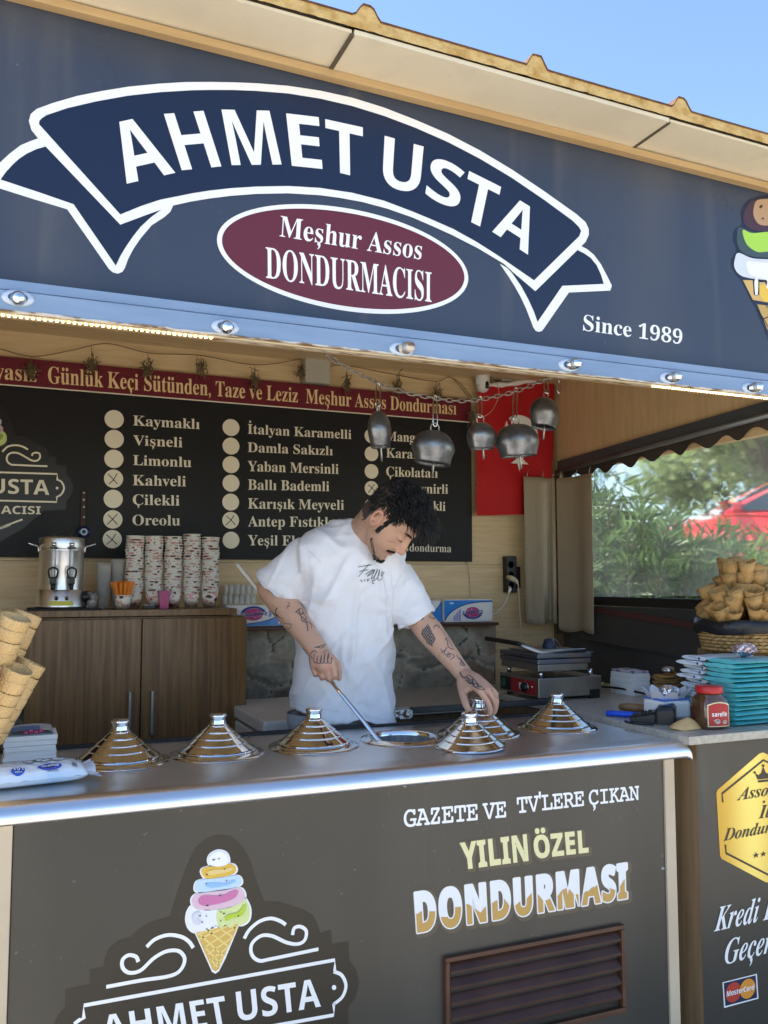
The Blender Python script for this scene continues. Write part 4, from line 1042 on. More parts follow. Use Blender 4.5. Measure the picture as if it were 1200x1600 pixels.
# outside: ground rising behind the stall, oleanders, a parked red car, trees
def gz(x, y):
    d = x * math.sin(R(42)) + y * math.cos(R(42)) - 5.0
    t = max(0, min(1, d / 5.5)); t = t * t * (3 - 2 * t)
    return 1.45 * t
b = MB(); nx, ny = 70, 70; vs = []
for j in range(ny + 1):
    for i in range(nx + 1):
        x = 2.7 + 50 * (i / nx) ** 1.7; y = -6 + 60 * j / ny
        vs.append((x, y, -0.02 + gz(x, y) + (0.05 * noise.noise(Vector((x, y, 0))) if gz(x, y) > .01 else 0)))
b.add(vs, [(j * (nx + 1) + i, j * (nx + 1) + i + 1, (j + 1) * (nx + 1) + i + 1, (j + 1) * (nx + 1) + i) for j in range(ny) for i in range(nx)], smooth=True)
props(b.build('bank', mat('dry_earth', (0.30, 0.25, 0.18), 0.95, col2=(0.16, 0.17, 0.08), scale=1.5, bump=0.02, bscale=20)), kind='structure')
LEAF = [mat('oleander_leaf', (0.050, 0.092, 0.030), 0.42, col2=(0.085, 0.14, 0.045), scale=3), mat('oleander_leaf_young', (0.16, 0.22, 0.045), 0.45, col2=(0.10, 0.155, 0.035), scale=4), mat('tree_leaf', (0.13, 0.18, 0.07), 0.5, col2=(0.20, 0.25, 0.10), scale=1.2)]
for m in LEAF:
    nt = m.node_tree; bs = nt.nodes['Principled BSDF']; tl = nt.nodes.new('ShaderNodeBsdfTranslucent'); mxs = nt.nodes.new('ShaderNodeMixShader'); mxs.inputs[0].default_value = .42
    src = bs.inputs['Base Color'].links[0].from_socket; hsv = nt.nodes.new('ShaderNodeHueSaturation'); hsv.inputs['Value'].default_value = 2.0; nt.links.new(src, hsv.inputs['Color']); nt.links.new(hsv.outputs[0], tl.inputs[0])
    nt.links.new(bs.outputs[0], mxs.inputs[1]); nt.links.new(tl.outputs[0], mxs.inputs[2]); nt.links.new(mxs.outputs[0], nt.nodes['Material Output'].inputs[0])
BARK = mat('bark', (0.12, 0.09, 0.065), 0.9, col2=(0.07, 0.052, 0.04), scale=20, bump=.01)
def bush(label, c, r, h, nstem, lpers, li, seed):
    rnd = random.Random(seed)
    t = thing('oleander_bush', label, 'bush', c, 'oleander bushes outside the window')
    st, lf = MB(), MB()
    for s in range(nstem):
        a = rnd.uniform(0, 2 * PI); lean = rnd.uniform(0.05, 0.75) ; hh = h * rnd.uniform(0.65, 1.0)
        p0 = Vector(c) + Vector((math.cos(a), math.sin(a), 0)) * r * 0.18
        p2 = Vector(c) + Vector((math.cos(a) * r * lean, math.sin(a) * r * lean, hh * (1 - .25 * lean)))
        p1 = (p0 + p2) / 2 + Vector((0, 0, hh * .12))
        P = spline([p0, p1, p2], 6); st.tube(P, [0.012 - .008 * i / len(P) for i in range(len(P))], 5)
        for l in range(lpers):
            u = 1 - rnd.random() ** 1.3 * .8
            k = min(len(P) - 2, int(u * (len(P) - 1)))
            p = P[k] + (P[k + 1] - P[k]) * rnd.random()
            d = Vector((rnd.uniform(-1, 1), rnd.uniform(-1, 1), rnd.uniform(-.15, 1.1))).normalized()
            L = rnd.uniform(.11, .19); w = L * rnd.uniform(.075, .11)
            sd_ = d.cross(Vector((rnd.uniform(-1, 1), rnd.uniform(-1, 1), rnd.uniform(-1, 1)))).normalized() * w
            nn = d.cross(sd_).normalized() * L * .10
            q = p + d * .01
            lf.add([q, q + d * L * .35 + sd_ + nn * .3, q + d * L * .7 + sd_ * .8 - nn * .2, q + d * L - nn, q + d * L * .7 - sd_ * .8 - nn * .2, q + d * L * .35 - sd_ + nn * .3], [(0, 1, 2, 3), (0, 3, 4, 5)])
    st.build('stem', BARK, t, fix=False); lf.build('foliage', LEAF[li], t, fix=False)
def gnd(u, v, Y):
    p = atY(u, v, Y); return (p.x, p.y, gz(p.x, p.y) - .02)
bush('large dark oleander bush close behind the left half of the plastic window', gnd(970, 800, 4.6), 0.85, 2.02, 64, 40, 0, 3)
bush('dark oleander bush behind the middle of the plastic window', gnd(1055, 800, 4.9), 0.75, 1.62, 46, 36, 0, 4)
bush('sunlit yellow green oleander at the right end of the plastic window', gnd(1165, 800, 4.4), 0.6, 1.70, 30, 34, 1, 5)
bush('low dark oleander spreading below the red car', gnd(1130, 800, 5.3), 0.9, 1.38, 40, 36, 0, 6)
bush('tall oleander half hidden behind the curtain', gnd(905, 800, 5.4), 0.7, 2.15, 46, 36, 0, 8)
def tree(label, c, h, r, seed, n=900):
    rnd = random.Random(seed)
    t = thing('tree', label, 'tree', c, 'trees beyond the parked car')
    tr, cr = MB(), MB(); c = Vector(c)
    top = c + Vector((rnd.uniform(-.3, .3), rnd.uniform(-.3, .3), h * .62))
    tr.tube(spline([c, c + Vector((.1, 0, h * .3)), top], 6), [.14 - .09 * i / 12 for i in range(13)], 8)
    cl = []
    for k in range(16):
        d = Vector((rnd.uniform(-1, 1), rnd.uniform(-1, 1), rnd.uniform(-.5, .9))); q = top + d.normalized() * r * rnd.uniform(.35, .95)
        tr.tube(spline([c + (top - c) * rnd.uniform(.55, .95), (top + q) / 2 + Vector((0, 0, -.1)), q], 4), [.05 - .04 * i / 8 for i in range(9)], 5)
        cl.append((q, r * rnd.uniform(.28, .45)))
    for k in range(n * 5):
        q, rr = rnd.choice(cl)
        d = Vector((rnd.gauss(0, 1), rnd.gauss(0, 1), rnd.gauss(0, .8))); p = q + d * rr * .55
        s = rnd.uniform(.07, .16); a = Vector((rnd.uniform(-1, 1), rnd.uniform(-1, 1), rnd.uniform(-.6, .6))).normalized(); bb = a.cross(Vector((rnd.uniform(-1, 1), rnd.uniform(-1, 1), rnd.uniform(-1, 1)))).normalized()
        cr.add([p - a * s, p + bb * s * .45, p + a * s, p - bb * s * .45], [(0, 1, 2, 3)])
    tr.build('trunk', BARK, t, fix=False); cr.build('crown', LEAF[2], t, fix=False)
def far(u, d): return Vector((d * math.sin(YAW + math.atan((u - 600) / FPX)), d * math.cos(YAW + math.atan((u - 600) / FPX)), 0))
for lab, u, d, h, r, sd_ in (('broad tree behind the red car at the right edge of the window', 1190, 17, 4.6, 1.9, 11), ('pale tree behind the roof of the red car', 1110, 20, 4.3, 1.7, 12), ('rounded far tree beyond the right end of the car', 1290, 18, 5.0, 2.2, 14)):
    p = far(u, d); tree(lab, (p.x, p.y, gz(p.x, p.y)), h, r, sd_)
# parked red hatchback, seen from its side
def car(label, c, ang):
    CARRED = mat('red_car_paint', (0.52, 0.015, 0.018), 0.28, coat=0.6)
    GLASS = mat('car_glass', (0.02, 0.03, 0.04), 0.05, spec=0.9)
    t = thing('parked_car', label, 'car', c, rot=(0, 0, ang))
    WO[t] = Vector((0, 0, 0))
    prof = [(-2.0, .42), (-2.02, .62), (-1.95, .78), (-1.35, .92), (-1.0, .98), (-.95, 1.0), (1.6, 1.0), (1.92, .95), (1.98, .7), (1.95, .42)]
    def side(pts, hw, taper):
        rings = []
        for w in (-1, -.92, -.5, 0, .5, .92, 1):
            k = hw * w; rings.append([Vector((x * (1 - .03 * abs(w) ** 4), k * (1 - taper * max(0, (z - .9)) / .6), z - .02 * abs(w) ** 6)) for x, z in pts])
        return rings
    def rounded(pts): return [(p.x, p.y) for p in spline([(a, b_, 0) for a, b_ in pts], 4, True)]
    b = MB(); b.loft(side(rounded([(-1.9, .28)] + prof + [(1.9, .28)]), .86, 0)); b.build('body', CARRED, t)
    gh = [(-1.02, .96), (-.25, 1.40), (.1, 1.47), (.9, 1.46), (1.35, 1.34), (1.75, .98)]
    b = MB(); b.loft(side(rounded(gh + [(.3, .93)]), .80, .25)); b.build('roof', CARRED, t)
    for s in (-1, 1):
        for pts in ([(-.85, 1.02), (-.22, 1.37), (.22, 1.40), (.22, 1.02)], [(.29, 1.02), (.29, 1.40), (.85, 1.39), (1.15, 1.28), (1.22, 1.02)]):
            m = MB(); P = [Vector((x, s * (.835 - .80 * .25 * max(0, z - .9) / .6 * 1.02), z)) for x, z in pts]
            m.prism(P, (0, -s * .03, 0)); m.build('side_window', GLASS, t)
        for wx in (-1.25, 1.22):
            m = MB(); m.lathe([(.0, -.1), (.30, -.1), (.32, -.07), (.32, .07), (.30, .1), (0, .1)], (wx, s * .80, .31), 32, axis=(0, 1, 0)); w = m.build('wheel', RUBBER, t)
            m = MB(); m.lathe([(.0, .0), (.10, .012), (.19, .008), (.215, -.01)], (wx, s * .90, .31), 32, axis=(0, s, 0)); m.build('rim', STEELD, w)
            m = MB(); m.lathe([(.33, -.02), (.39, -.01), (.40, .01), (.36, .02), (.33, .02)], (wx, s * .85, .33), 32, axis=(0, s, 0)); m.build('wheel_arch', CARRED, t)
        m = MB(); m.box((-1.99, s * .55 - .13, .66), (-1.80, s * .55 + .13, .80), bev=.04); m.build('headlight', mat('headlight_glass', (.7, .72, .75), .1), t)
        m = MB(); m.box((-.82, s * .86, 1.0), (-.70, s * 1.02, 1.12), bev=.03); m.build('wing_mirror', CARRED, t)
    m = MB(); P = [Vector((x, y, z)) for x, y, z in ((-1.0, -.68, 1.0), (-.29, -.60, 1.395), (-.29, .60, 1.395), (-1.0, .68, 1.0))]
    m.prism([p + Vector((-.03, 0, .02)) for p in P], (.02, 0, -.02)); m.build('windscreen', GLASS, t)
    return t
pc = far(1246, 12.3)
cr_ = car('shiny red parked car behind the oleanders', (pc.x, pc.y, gz(pc.x, pc.y) - .20), -(YAW + math.atan(600 / FPX)) - R(4))

# ================================================================== HANGING THINGS
def wire(mb, pts, r, seg=6, n=6): mb.tube(spline(pts, n), r, seg)
# chain
YC = 2.45
chp = spline([atY(u, v, YC) for u, v in ((508, 553), (540, 573), (590, 598), (625, 611), (680, 622), (715, 626), (750, 624), (800, 613), (842, 597), (872, 583))], 20)
L = [0]
for i in range(1, len(chp)): L.append(L[-1] + (chp[i] - chp[i - 1]).length)
def along(s):
    for i in range(1, len(L)):
        if L[i] >= s: return chp[i - 1].lerp(chp[i], (s - L[i - 1]) / max(1e-9, L[i] - L[i - 1])), (chp[i] - chp[i - 1]).normalized()
    return chp[-1], (chp[-1] - chp[-2]).normalized()
CHAIN = mat('galvanised_chain', (0.42, 0.40, 0.37), 0.35, metal=0.9, col2=(0.25, 0.22, 0.19), scale=30)
b = MB(); s = 0.012; k = 0
while s < L[-1] - .01:
    p, t = along(s)
    sidev = t.cross(Vector((0, 1, 0))).normalized() if k % 2 else Vector((0, 1, 0)).cross(t).cross(t).normalized()
    pts = []
    for i in range(16):
        a = 2 * PI * i / 16
        pts.append(p + t * (0.0155 * math.cos(a) * (1.0 if abs(math.cos(a)) > .5 else 1.15)) + sidev * (0.0062 * math.sin(a)))
    b.tube(pts + [pts[0], pts[1]], 0.0021, 6, caps=False); s += 0.0225; k += 1
e0, e1 = chp[0], chp[-1]
b.tube([e0, e0 + Vector((-.06, .05, .10)), e0 + Vector((-.10, .10, 2.385 - e0.z))], .0015, 5); b.tube([e1, e1 + Vector((.02, .03, .1)), e1 + Vector((.04, .05, 2.385 - e1.z))], .0015, 5)
props(b.build('chain', CHAIN), 'sagging steel link chain strung under the ceiling with bells on it', 'chain')
BELLM = mat('old_bell_metal', (0.24, 0.245, 0.26), 0.38, metal=0.85, col2=(0.085, 0.085, 0.09), scale=17, lo=0.40, hi=0.62, bump=0.0022, bscale=34, rvar=0.1)
def bell(label, px, top_v, w, h, tilt, yaw, attach_v):
    """px: centre of the body, w/h its size in photo pixels"""
    u, v = px
    sc_ = (atY(u + 1, v, YC) - atY(u, v, YC)).length
    c = atY(u, v, YC)
    W, H = w * sc_ * 1.02, h * sc_ * .87
    t = thing('cow_bell', label, 'cow bell', c - Vector((0, 0, H / 2)), 'old cow bells hung on the chain')
    rot = Matrix.Rotation(R(tilt), 3, 'Y') @ Matrix.Rotation(R(yaw), 3, 'Z')
    rings = []
    prof = [(0.02, .5), (.16, .485), (.27, .44), (.37, .355), (.44, .24), (.485, .10), (.50, -.03), (.49, -.12), (.455, -.27), (.42, -.42), (.415, -.5), (.40, -.5), (.40, -.40), (.43, -.25), (.465, -.10), (.47, 0), (.42, .2), (.33, .34), (.15, .43)]
    for r_, z_ in prof:
        ring = []
        for k in range(28):
            a = 2 * PI * k / 28; ca, sa = math.cos(a), math.sin(a)
            e = 0.86
            x = math.copysign(abs(ca) ** e, ca) * r_ * W; y = math.copysign(abs(sa) ** e, sa) * r_ * W * .72
            nv = Vector((ca * 1.6, sa * 1.6, z_ * 3 + u * .1)); k_ = 1 + .045 * noise.noise(nv) + .022 * noise.noise(nv * 2.7); ring.append(c + rot @ Vector((x * k_, y * k_, z_ * H * (1 + .02 * noise.noise(nv + Vector((5, 0, 0)))))))
        rings.append(ring)
    m = MB(); m.loft(rings, caps=False); m.f.append([k for k in range(28)][::-1]); m.mi.append(0); m.sm.append(False); m.build('body', BELLM, t)
    m = MB(); tp_ = c + rot @ Vector((0, 0, .48 * H)); up = rot @ Vector((0, 0, 1)); sx = rot @ Vector((1, 0, 0))
    m.tube(spline([tp_ - sx * .014, tp_ - sx * .015 + up * .018, tp_ + up * .028, tp_ + sx * .015 + up * .018, tp_ + sx * .014], 5), .0026, 6); m.build('loop', STEELD, t)
    at = atY(u + (3 if tilt > 0 else -2), attach_v, YC)
    lp = tp_ + up * .026
    m = MB()
    pts = [lp + Vector((-.006, 0, -.004)), lp.lerp(at, .5) + Vector((-.0075, 0, 0)), at + Vector((-.005, 0, .003)), at + Vector((0, 0, .008)), at + Vector((.005, 0, .003)), lp.lerp(at, .5) + Vector((.0075, 0, 0)), lp + Vector((.006, 0, -.004))]
    m.tube(spline(pts, 5, True) + [Vector(pts[0])], .0024, 6, caps=False); m.build('hook', CHROME, t)
    m = MB(); m.tube([c + rot @ Vector((0, 0, -.1 * H)), c + rot @ Vector((W * .04, 0, -.5 * H)) , c + rot @ Vector((W * .03, 0, -.88 * H))], [.003, .0032, .0036], 7); m.build('clapper', STEELD, t)
bell('leftmost dark bell on the chain, narrow and turned sideways', (593, 671), 640, 45, 60, -4, 55, 603)
bell('wide pale grey bell hanging lowest in front of the menu board', (677, 699), 670, 62, 54, 5, 8, 622)
bell('smallest bell on the chain, left of the crescent', (752, 681), 660, 43, 42, -4, 15, 623)
bell('broad bell hanging over the white crescent of the flag', (808, 688), 662, 62, 50, -6, 8, 610)
bell('dark bell hung highest, at the right end of the chain', (851, 645), 622, 46, 46, 6, 30, 592)
b = MB(); p = atY(873, 594, YC); b.tube(spline([p, p + Vector((.004, 0, -.012)), p + Vector((.006, 0, -.035)), p + Vector((0, 0, -.045)), p + Vector((-.006, 0, -.035)), p + Vector((-.004, 0, -.012))], 5, True) + [p], .0018, 6, caps=False)
b.tube([p, p + Vector((0, 0, .2)), p + Vector((0.01, 0, 2.384 - p.z))], .0009, 4)
props(b.build('carabiner_hook', CHROME), 'small empty steel hook hanging right of the bells', 'hook')
# string garland
TWINE = mat('brown_twine', (0.20, 0.13, 0.065), 0.9); DRY = mat('dried_twigs', (0.22, 0.17, 0.085), 0.9, col2=(0.09, 0.065, 0.035), scale=60)
g = thing('twine_garland', 'brown twine with small dried plant bunches pinned along the oak wall', 'garland', (0.9, 3.64, 2.2))
b = MB()
for seg_ in (((-20, 541), (0, 545), (50, 557), (110, 548), (167, 537), (235, 552), (310, 555), (400, 570), (474, 560)), ((515, 572), (545, 572), (615, 585), (680, 596), (705, 590), (735, 624)), ((705, 590), (720, 600), (742, 628))):
    wire(b, [atY(u, v, 3.645) for u, v in seg_], .0022, 5, 8)
b.build('twine', TWINE, g)
rnd = random.Random(5)
for u, v, v2 in ((49, 557, 582), (143, 541, 570), (231, 552, 578), (314, 555, 575), (398, 570, 592), (470, 562, 582), (542, 572, 600), (620, 586, 602), (682, 596, 618), (736, 625, 652)):
    m = MB(); c = atY(u, v2, 3.636); a = atY(u, v, 3.642)
    m.tube([a, c], .001, 4)
    for k in range(34):
        d = Vector((rnd.gauss(0, .35), rnd.gauss(0, .16), rnd.gauss(0, 1))).normalized(); o_ = c + Vector((rnd.gauss(0, .009), rnd.uniform(-.012, 0), rnd.gauss(0, .016)))
        l_ = rnd.uniform(.012, .03)
        m.tube([o_ - d * l_, o_ + Vector((rnd.gauss(0, .003), 0, 0)), o_ + d * l_], .0016, 4)
    m.build('dried_bunch', DRY, g)
# boxes on the back wall, camera
for lab, a, bb, d in (('square grey beige junction box above the menu board', (475, 558), (515, 601), .05), ('small flat grey box above the flag beside the security camera', (782, 590), (822, 600), .045)):
    p, q = atY(*a, 3.64), atY(*bb, 3.64)
    t = thing('junction_box', lab, 'junction box', (p.x, 3.64, q.z), 'electrical boxes on the oak wall')
    m = MB(); m.box((p.x, 3.678 - d, q.z), (q.x, 3.678, p.z), bev=.004); m.build('casing', GREYP, t)
    m = MB(); m.box((p.x + .003, 3.678 - d - .004, q.z + .003), (q.x - .003, 3.678 - d + .001, p.z - .003), bev=.0018); m.build('cover', GREYP, t)
p = atY(754, 597, 3.62)
t = thing('security_camera', 'white dome security camera with black lens plate above the flag', 'camera', p)
m = MB(); m.lathe([(0, .045), (.031, .045), (.034, .040), (.034, -.012), (.028, -.016)], p, 24); m.build('housing', WHITEP, t)
m = MB(); c = p + Vector((0, -.002, -.022)); m.lathe([(0, -.031)] + [(.031 * math.sin(k * PI / 10), -.031 * math.cos(k * PI / 10)) for k in range(1, 10)] + [(0, .031)], c, 24); h = m.build('head', WHITEP, t)
m = MB(); m.tube([c + Vector((.006, -.024, .017)), c + Vector((.006, -.026, -.014))], (.013), 16, flat=.8); m.build('lens_plate', BLACKP, h)
m = MB(); m.box((p.x - .02, p.y, p.z + .04), (p.x + .02, 3.68, p.z + .05)); m.build('bracket', WHITEP, t)
# flag
YF = 3.64
fl = thing('flag', 'red cloth flag with white crescent and star hanging on the back wall', 'flag', (2.25, YF, 1.72))
FRED = mat('flag_red', (0.43, 0.005, 0.008), 0.75, bump=.0006, bscale=40)
cor = [atY(u, v, YF) for u, v in ((742, 806), (856, 803), (863, 594), (745, 604))]
def fbil(x, y): return cor[0] * (1 - x) * (1 - y) + cor[1] * x * (1 - y) + cor[2] * x * y + cor[3] * (1 - x) * y
def fdisp(x, y): return -.018 + .011 * math.sin(x * 10 + y * 3) * (1 - y * .5) + .004 * math.sin(x * 3 + y * 16) + .004 * noise.noise(Vector((x * 4, y * 9, 2)))
b = MB(); nx, ny = 36, 64
b.add([fbil(i / nx, j / ny) + Vector((0, fdisp(i / nx, j / ny), 0)) for j in range(ny + 1) for i in range(nx + 1)], [(j * (nx + 1) + i, j * (nx + 1) + i + 1, (j + 1) * (nx + 1) + i + 1, (j + 1) * (nx + 1) + i) for j in range(ny) for i in range(nx)], smooth=True)
b.build('cloth', FRED, fl)
W_ = cor[1].x - cor[0].x; H_ = cor[2].z - cor[1].z
def fpt(x, z):
    fx = (x - cor[0].x) / (cor[1].x - cor[0].x); fy = (z - cor[0].z) / (cor[3].z - cor[0].z)
    return Vector((x, YF + fdisp(fx, fy) - .007, z))
FWH = mat('flag_white', (0.78, 0.76, 0.72), 0.8)
cc = atY(809, 680, YF); ro = .098; ri = .078
ang = [R(-90 + 44) + k * (2 * PI - R(88)) / 48 for k in range(49)]
outer = [(cc.x + ro * math.cos(a), cc.z + ro * math.sin(a)) for a in ang]
c2x, c2z = cc.x, cc.z - .026
a0 = math.atan2(outer[0][1] - c2z, outer[0][0] - c2x); a1 = math.atan2(outer[-1][1] - c2z, outer[-1][0] - c2x) + 2 * PI
inner = [(c2x + (math.hypot(outer[0][0] - c2x, outer[0][1] - c2z)) * math.cos(a0 + (a1 - a0) * k / 48), c2z + math.hypot(outer[0][0] - c2x, outer[0][1] - c2z) * math.sin(a0 + (a1 - a0) * k / 48)) for k in range(49)]
b = MB(); b.add([fpt(*p) for p in outer] + [fpt(*p) for p in inner], [(k, k + 1, 50 + k, 49 + k) for k in range(48)]); b.build('crescent', FWH, fl, fix=False)
sc_ = atY(809, 720, YF)
b = MB(); P = [fpt(sc_.x + (.055 if k % 2 == 0 else .021) * math.sin(k * PI / 5 + PI), sc_.z + (.055 if k % 2 == 0 else .021) * math.cos(k * PI / 5 + PI)) for k in range(10)]
b.add(P + [fpt(sc_.x, sc_.z)], [(k, (k + 1) % 10, 10) for k in range(10)]); b.build('star', FWH, fl, fix=False)
b = MB(); b.tube(spline([cor[3] + Vector((-.004, -.02, .002)), cor[3].lerp(cor[2], .35) + Vector((0, -.022, -.006)), cor[3].lerp(cor[2], .7) + Vector((0, -.022, .003)), cor[2] + Vector((.004, -.02, .004))], 6), [.012 + .003 * math.sin(k * 1.7) for k in range(19)], 8); b.build('header_tape', FWH, fl)
# evil eye charm
p = atY(131, 768, 3.64)
ch = thing('evil_eye_charm', 'blue evil eye bead on a brown beaded strap hanging beside the urn', 'charm', p)
m = MB(); q = atY(129, 852, 3.64); m.box((p.x - .008, 3.642, q.z), (p.x + .008, 3.646, p.z)); m.build('strap', mat('brown_leather', (.05, .025, .015), .7), ch)
c = atY(131, 831, 3.635)
for r_, col, d in ((.024, (.008, .015, .075), 0), (.0135, (.75, .76, .78), .0045), (.010, (.10, .35, .65), .0065), (.0055, (.004, .004, .006), .008)):
    m = MB(); m.lathe([(0, .004), (r_ * .8, .0036), (r_, .001), (r_, 0)], c + Vector((0, -d, 0)), 24, axis=(0, -1, 0)); m.build('glass_bead' if d == 0 else 'eye_ring', mat('charm_glass', col, .15), ch)
for v in (770, 781, 792, 808):
    m = MB(); m.lathe([(0, .0045), (.0035, .003), (.0045, 0), (.003, -.003), (0, -.004)], atY(131, v, 3.639), 10); m.build('small_bead', FZW, ch)
for k in range(4):
    m = MB(); m.lathe([(0, .004), (.004, .002), (.004, -.002), (0, -.004)], atY(127 + 3 * k, 857, 3.64), 8); m.build('hanging_bead', BLACKP, ch)
# power sockets and cables
t = thing('power_strip', 'black upright power strip with two plugs on the oak wall', 'power strip', atY(798, 925, 3.66))
m = MB(); a, q = atY(788, 869, 3.66), atY(804, 926, 3.66); m.box((a.x, 3.635, q.z), (q.x, 3.678, a.z), bev=.005)
m.box((q.x, 3.65, q.z + .02), (q.x + .03, 3.675, a.z - .05), bev=.004); m.build('casing', BLACKP, t)
m = MB()
for zz in (.035, .085, .135): m.lathe([(.0, .001), (.014, .001), (.016, .004), (.018, .003)], (a.x + .022, 3.636, q.z + zz), 18, axis=(0, -1, 0))
m.build('socket', RUBBER, t)
PLUGM = mat('cream_plug', (.58, .50, .34), .45)
c = atY(801, 904, 3.60); m = MB(); m.tube([c + Vector((-.008, .03, .008)), c, c + Vector((.012, -.015, -.012)), c + Vector((.02, -.018, -.03))], [.012, .013, .009, .004], 12)
wire(m, [c + Vector((.02, -.018, -.03)), atY(811, 935, 3.58), atY(813, 970, 3.58), atY(815, 1000, 3.4)], .0028, 6); m.build('cream_plug', PLUGM, t)
c = atY(797, 921, 3.61); m = MB(); m.tube([c + Vector((.01, .02, .012)), c, c + Vector((-.012, -.008, -.016))], [.007, .008, .004], 10)
wire(m, [c + Vector((-.012, -.008, -.016)), atY(790, 940, 3.62), atY(778, 956, 3.64), atY(762, 962, 3.66)], .0022, 6); m.build('white_plug', WHITEP, t)
b = MB(); wire(b, [atY(729, 873, 3.672), atY(733, 895, 3.674), atY(735, 915, 3.674), atY(736, 934, 3.672)], .0022, 5)
props(b.build('wall_cable', PLUGM), 'thin cream cable running down the oak wall below the menu board', 'cable')
b = MB(); wire(b, [atY(760, 590, 3.63), atY(776, 600, 3.6), atY(779, 618, 3.58), atY(770, 640, 3.58), atY(756, 651, 3.58), atY(745, 652, 3.6), atY(741, 640, 3.63)], .0012, 5)
props(b.build('camera_cable', PLUGM), 'thin looped wire drooping from the security camera over the flag', 'cable')
# ================================================================== LIDS OF THE WELLS
def lid(label, x, y, z, s=1.0, tilt=(0, 0)):
    t = thing('tub_lid', label, 'lid', (x, y, z), 'conical steel lids of the ice cream wells', rot=(R(tilt[0]), R(tilt[1]), random.uniform(0, 6)))
    WO[t] = Vector((0, 0, 0))
    prof = [(0.0885, 0.0), (0.0925, 0.001), (0.0935, 0.003), (0.0925, 0.006), (0.0885, 0.0075), (0.086, 0.010)]
    r_, z_ = 0.086, 0.010
    for k in range(4):
        prof.append((r_ - .0140, z_ + .0142)); r_ -= .0140; z_ += .0142
        prof += [(r_ + .0006, z_ + .0014), (r_ - .0001, z_ + .0034), (r_ - .0014, z_ + .0042)]; r_ -= .0014; z_ += .0042
    prof += [(0.0215, 0.0875), (0.0200, 0.0995)]
    m = MB(); m.bands([(r * s * (1 + .075 * max(0, 1 - zz / .09)), zz * s * .79) for r, zz in prof]); m.build('cone', STEELR, t, fix=False)
    m = MB(); m.lathe([(r * s, (zz - .0205) * s) for r, zz in [(0.0200, 0.0950), (0.0196, 0.099), (0.0205, 0.104), (0.0228, 0.1065), (0.0232, 0.111), (0.0215, 0.1140), (0.012, 0.1152), (0.0, 0.1155)]], (0, 0, 0), 32); m.build('knob', STEELR, t)
    return t
lid('leftmost conical steel lid, beside the wet wipes pack', wells[0], YW, ZT + 0.0095)
lid('conical steel lid second from the left, in front of the cupboard handles', wells[1], YW, ZT + 0.0095)
lid('conical steel lid directly left of the open well', wells[2], YW, ZT + 0.0095)
p = atZ(735, 1168, ZT)
lid('loose conical lid lying tilted in front of the lid under the hand', p.x, p.y, ZT + 0.004, 0.97, (2.0, 1.0))
lid('conical steel lid held by the man, behind the loose lid', wells[4], YW, ZT + 0.0095)
lid('rightmost conical steel lid, in front of the waffle iron', wells[5], YW, ZT + 0.0095)
ICE = mat('lemon_ice', (0.30, 0.29, 0.27), 0.5, col2=(0.22, 0.215, 0.2), scale=20, bump=.004, bscale=30)
# long paddle in the man's fist
RB, RTP = Vector(atY(588, 1152, 2.325)), Vector(atY(369, 880, 2.80))
RB.z -= 0.0
pd = thing('ice_cream_paddle', 'long flat steel paddle with clear tip held by the man over the open well', 'paddle', RB)
dr = (RB - RTP).normalized()
m = MB(); hp = RTP.lerp(RB, .52)
m.tube([hp, RTP.lerp(RB, .8), RB, RB + dr * .06], [(.0055, .0035), (.006, .003), (.0065, .0028), (.007, .0026)], 10, ref=(0, 1, 0)); m.build('blade', STEELR, pd)
m = MB(); m.tube([RTP, RTP.lerp(RB, .02), RTP.lerp(RB, .30), RTP.lerp(RB, .519)], [.0055, .0065, .0065, .0060], 12); m.build('handle', mat('pale_handle', (.66, .62, .55), .25, coat=.6), pd)

# ================================================================== THINGS ON THE CUPBOARD
ZC = 1.2965
PAPER = mat('paper_white', (0.74, 0.71, 0.63), 0.7, col2=(0.68, 0.64, 0.55), scale=12)
def cup_print():
    m = mat('printed_paper_cup', (0.76, 0.72, 0.62), 0.55)
    nt = m.node_tree; bs = nt.nodes['Principled BSDF']; tc = nt.nodes.new('ShaderNodeTexCoord')
    oi = nt.nodes.new('ShaderNodeObjectInfo'); ad = nt.nodes.new('ShaderNodeVectorMath'); ad.operation = 'ADD'
    nt.links.new(tc.outputs['Object'], ad.inputs[0])
    cx = nt.nodes.new('ShaderNodeCombineXYZ'); nt.links.new(oi.outputs['Random'], cx.inputs[0]); nt.links.new(oi.outputs['Random'], cx.inputs[1]); nt.links.new(cx.outputs[0], ad.inputs[1])
    mpp = nt.nodes.new('ShaderNodeMapping'); mpp.inputs['Scale'].default_value = (1, 1, 1.7); nt.links.new(ad.outputs[0], mpp.inputs[0]); n = nt.nodes.new('ShaderNodeTexNoise'); n.inputs['Scale'].default_value = 26; n.inputs['Detail'].default_value = 2; nt.links.new(mpp.outputs[0], n.inputs['Vector'])
    cr = nt.nodes.new('ShaderNodeValToRGB'); cr.color_ramp.interpolation = 'CONSTANT'; e = cr.color_ramp.elements
    e[0].position = 0; e[0].color = (.10, .035, .025, 1); e[1].position = .40; e[1].color = (.76, .72, .62, 1)
    for p, c in ((.56, (.55, .22, .18, 1)), (.60, (.70, .46, .40, 1)), (.65, (.16, .035, .03, 1))): k = e.new(p); k.color = c
    nt.links.new(n.outputs[0], cr.inputs[0]); nt.links.new(cr.outputs[0], bs.inputs['Base Color'])
    return m
CUPP = cup_print()
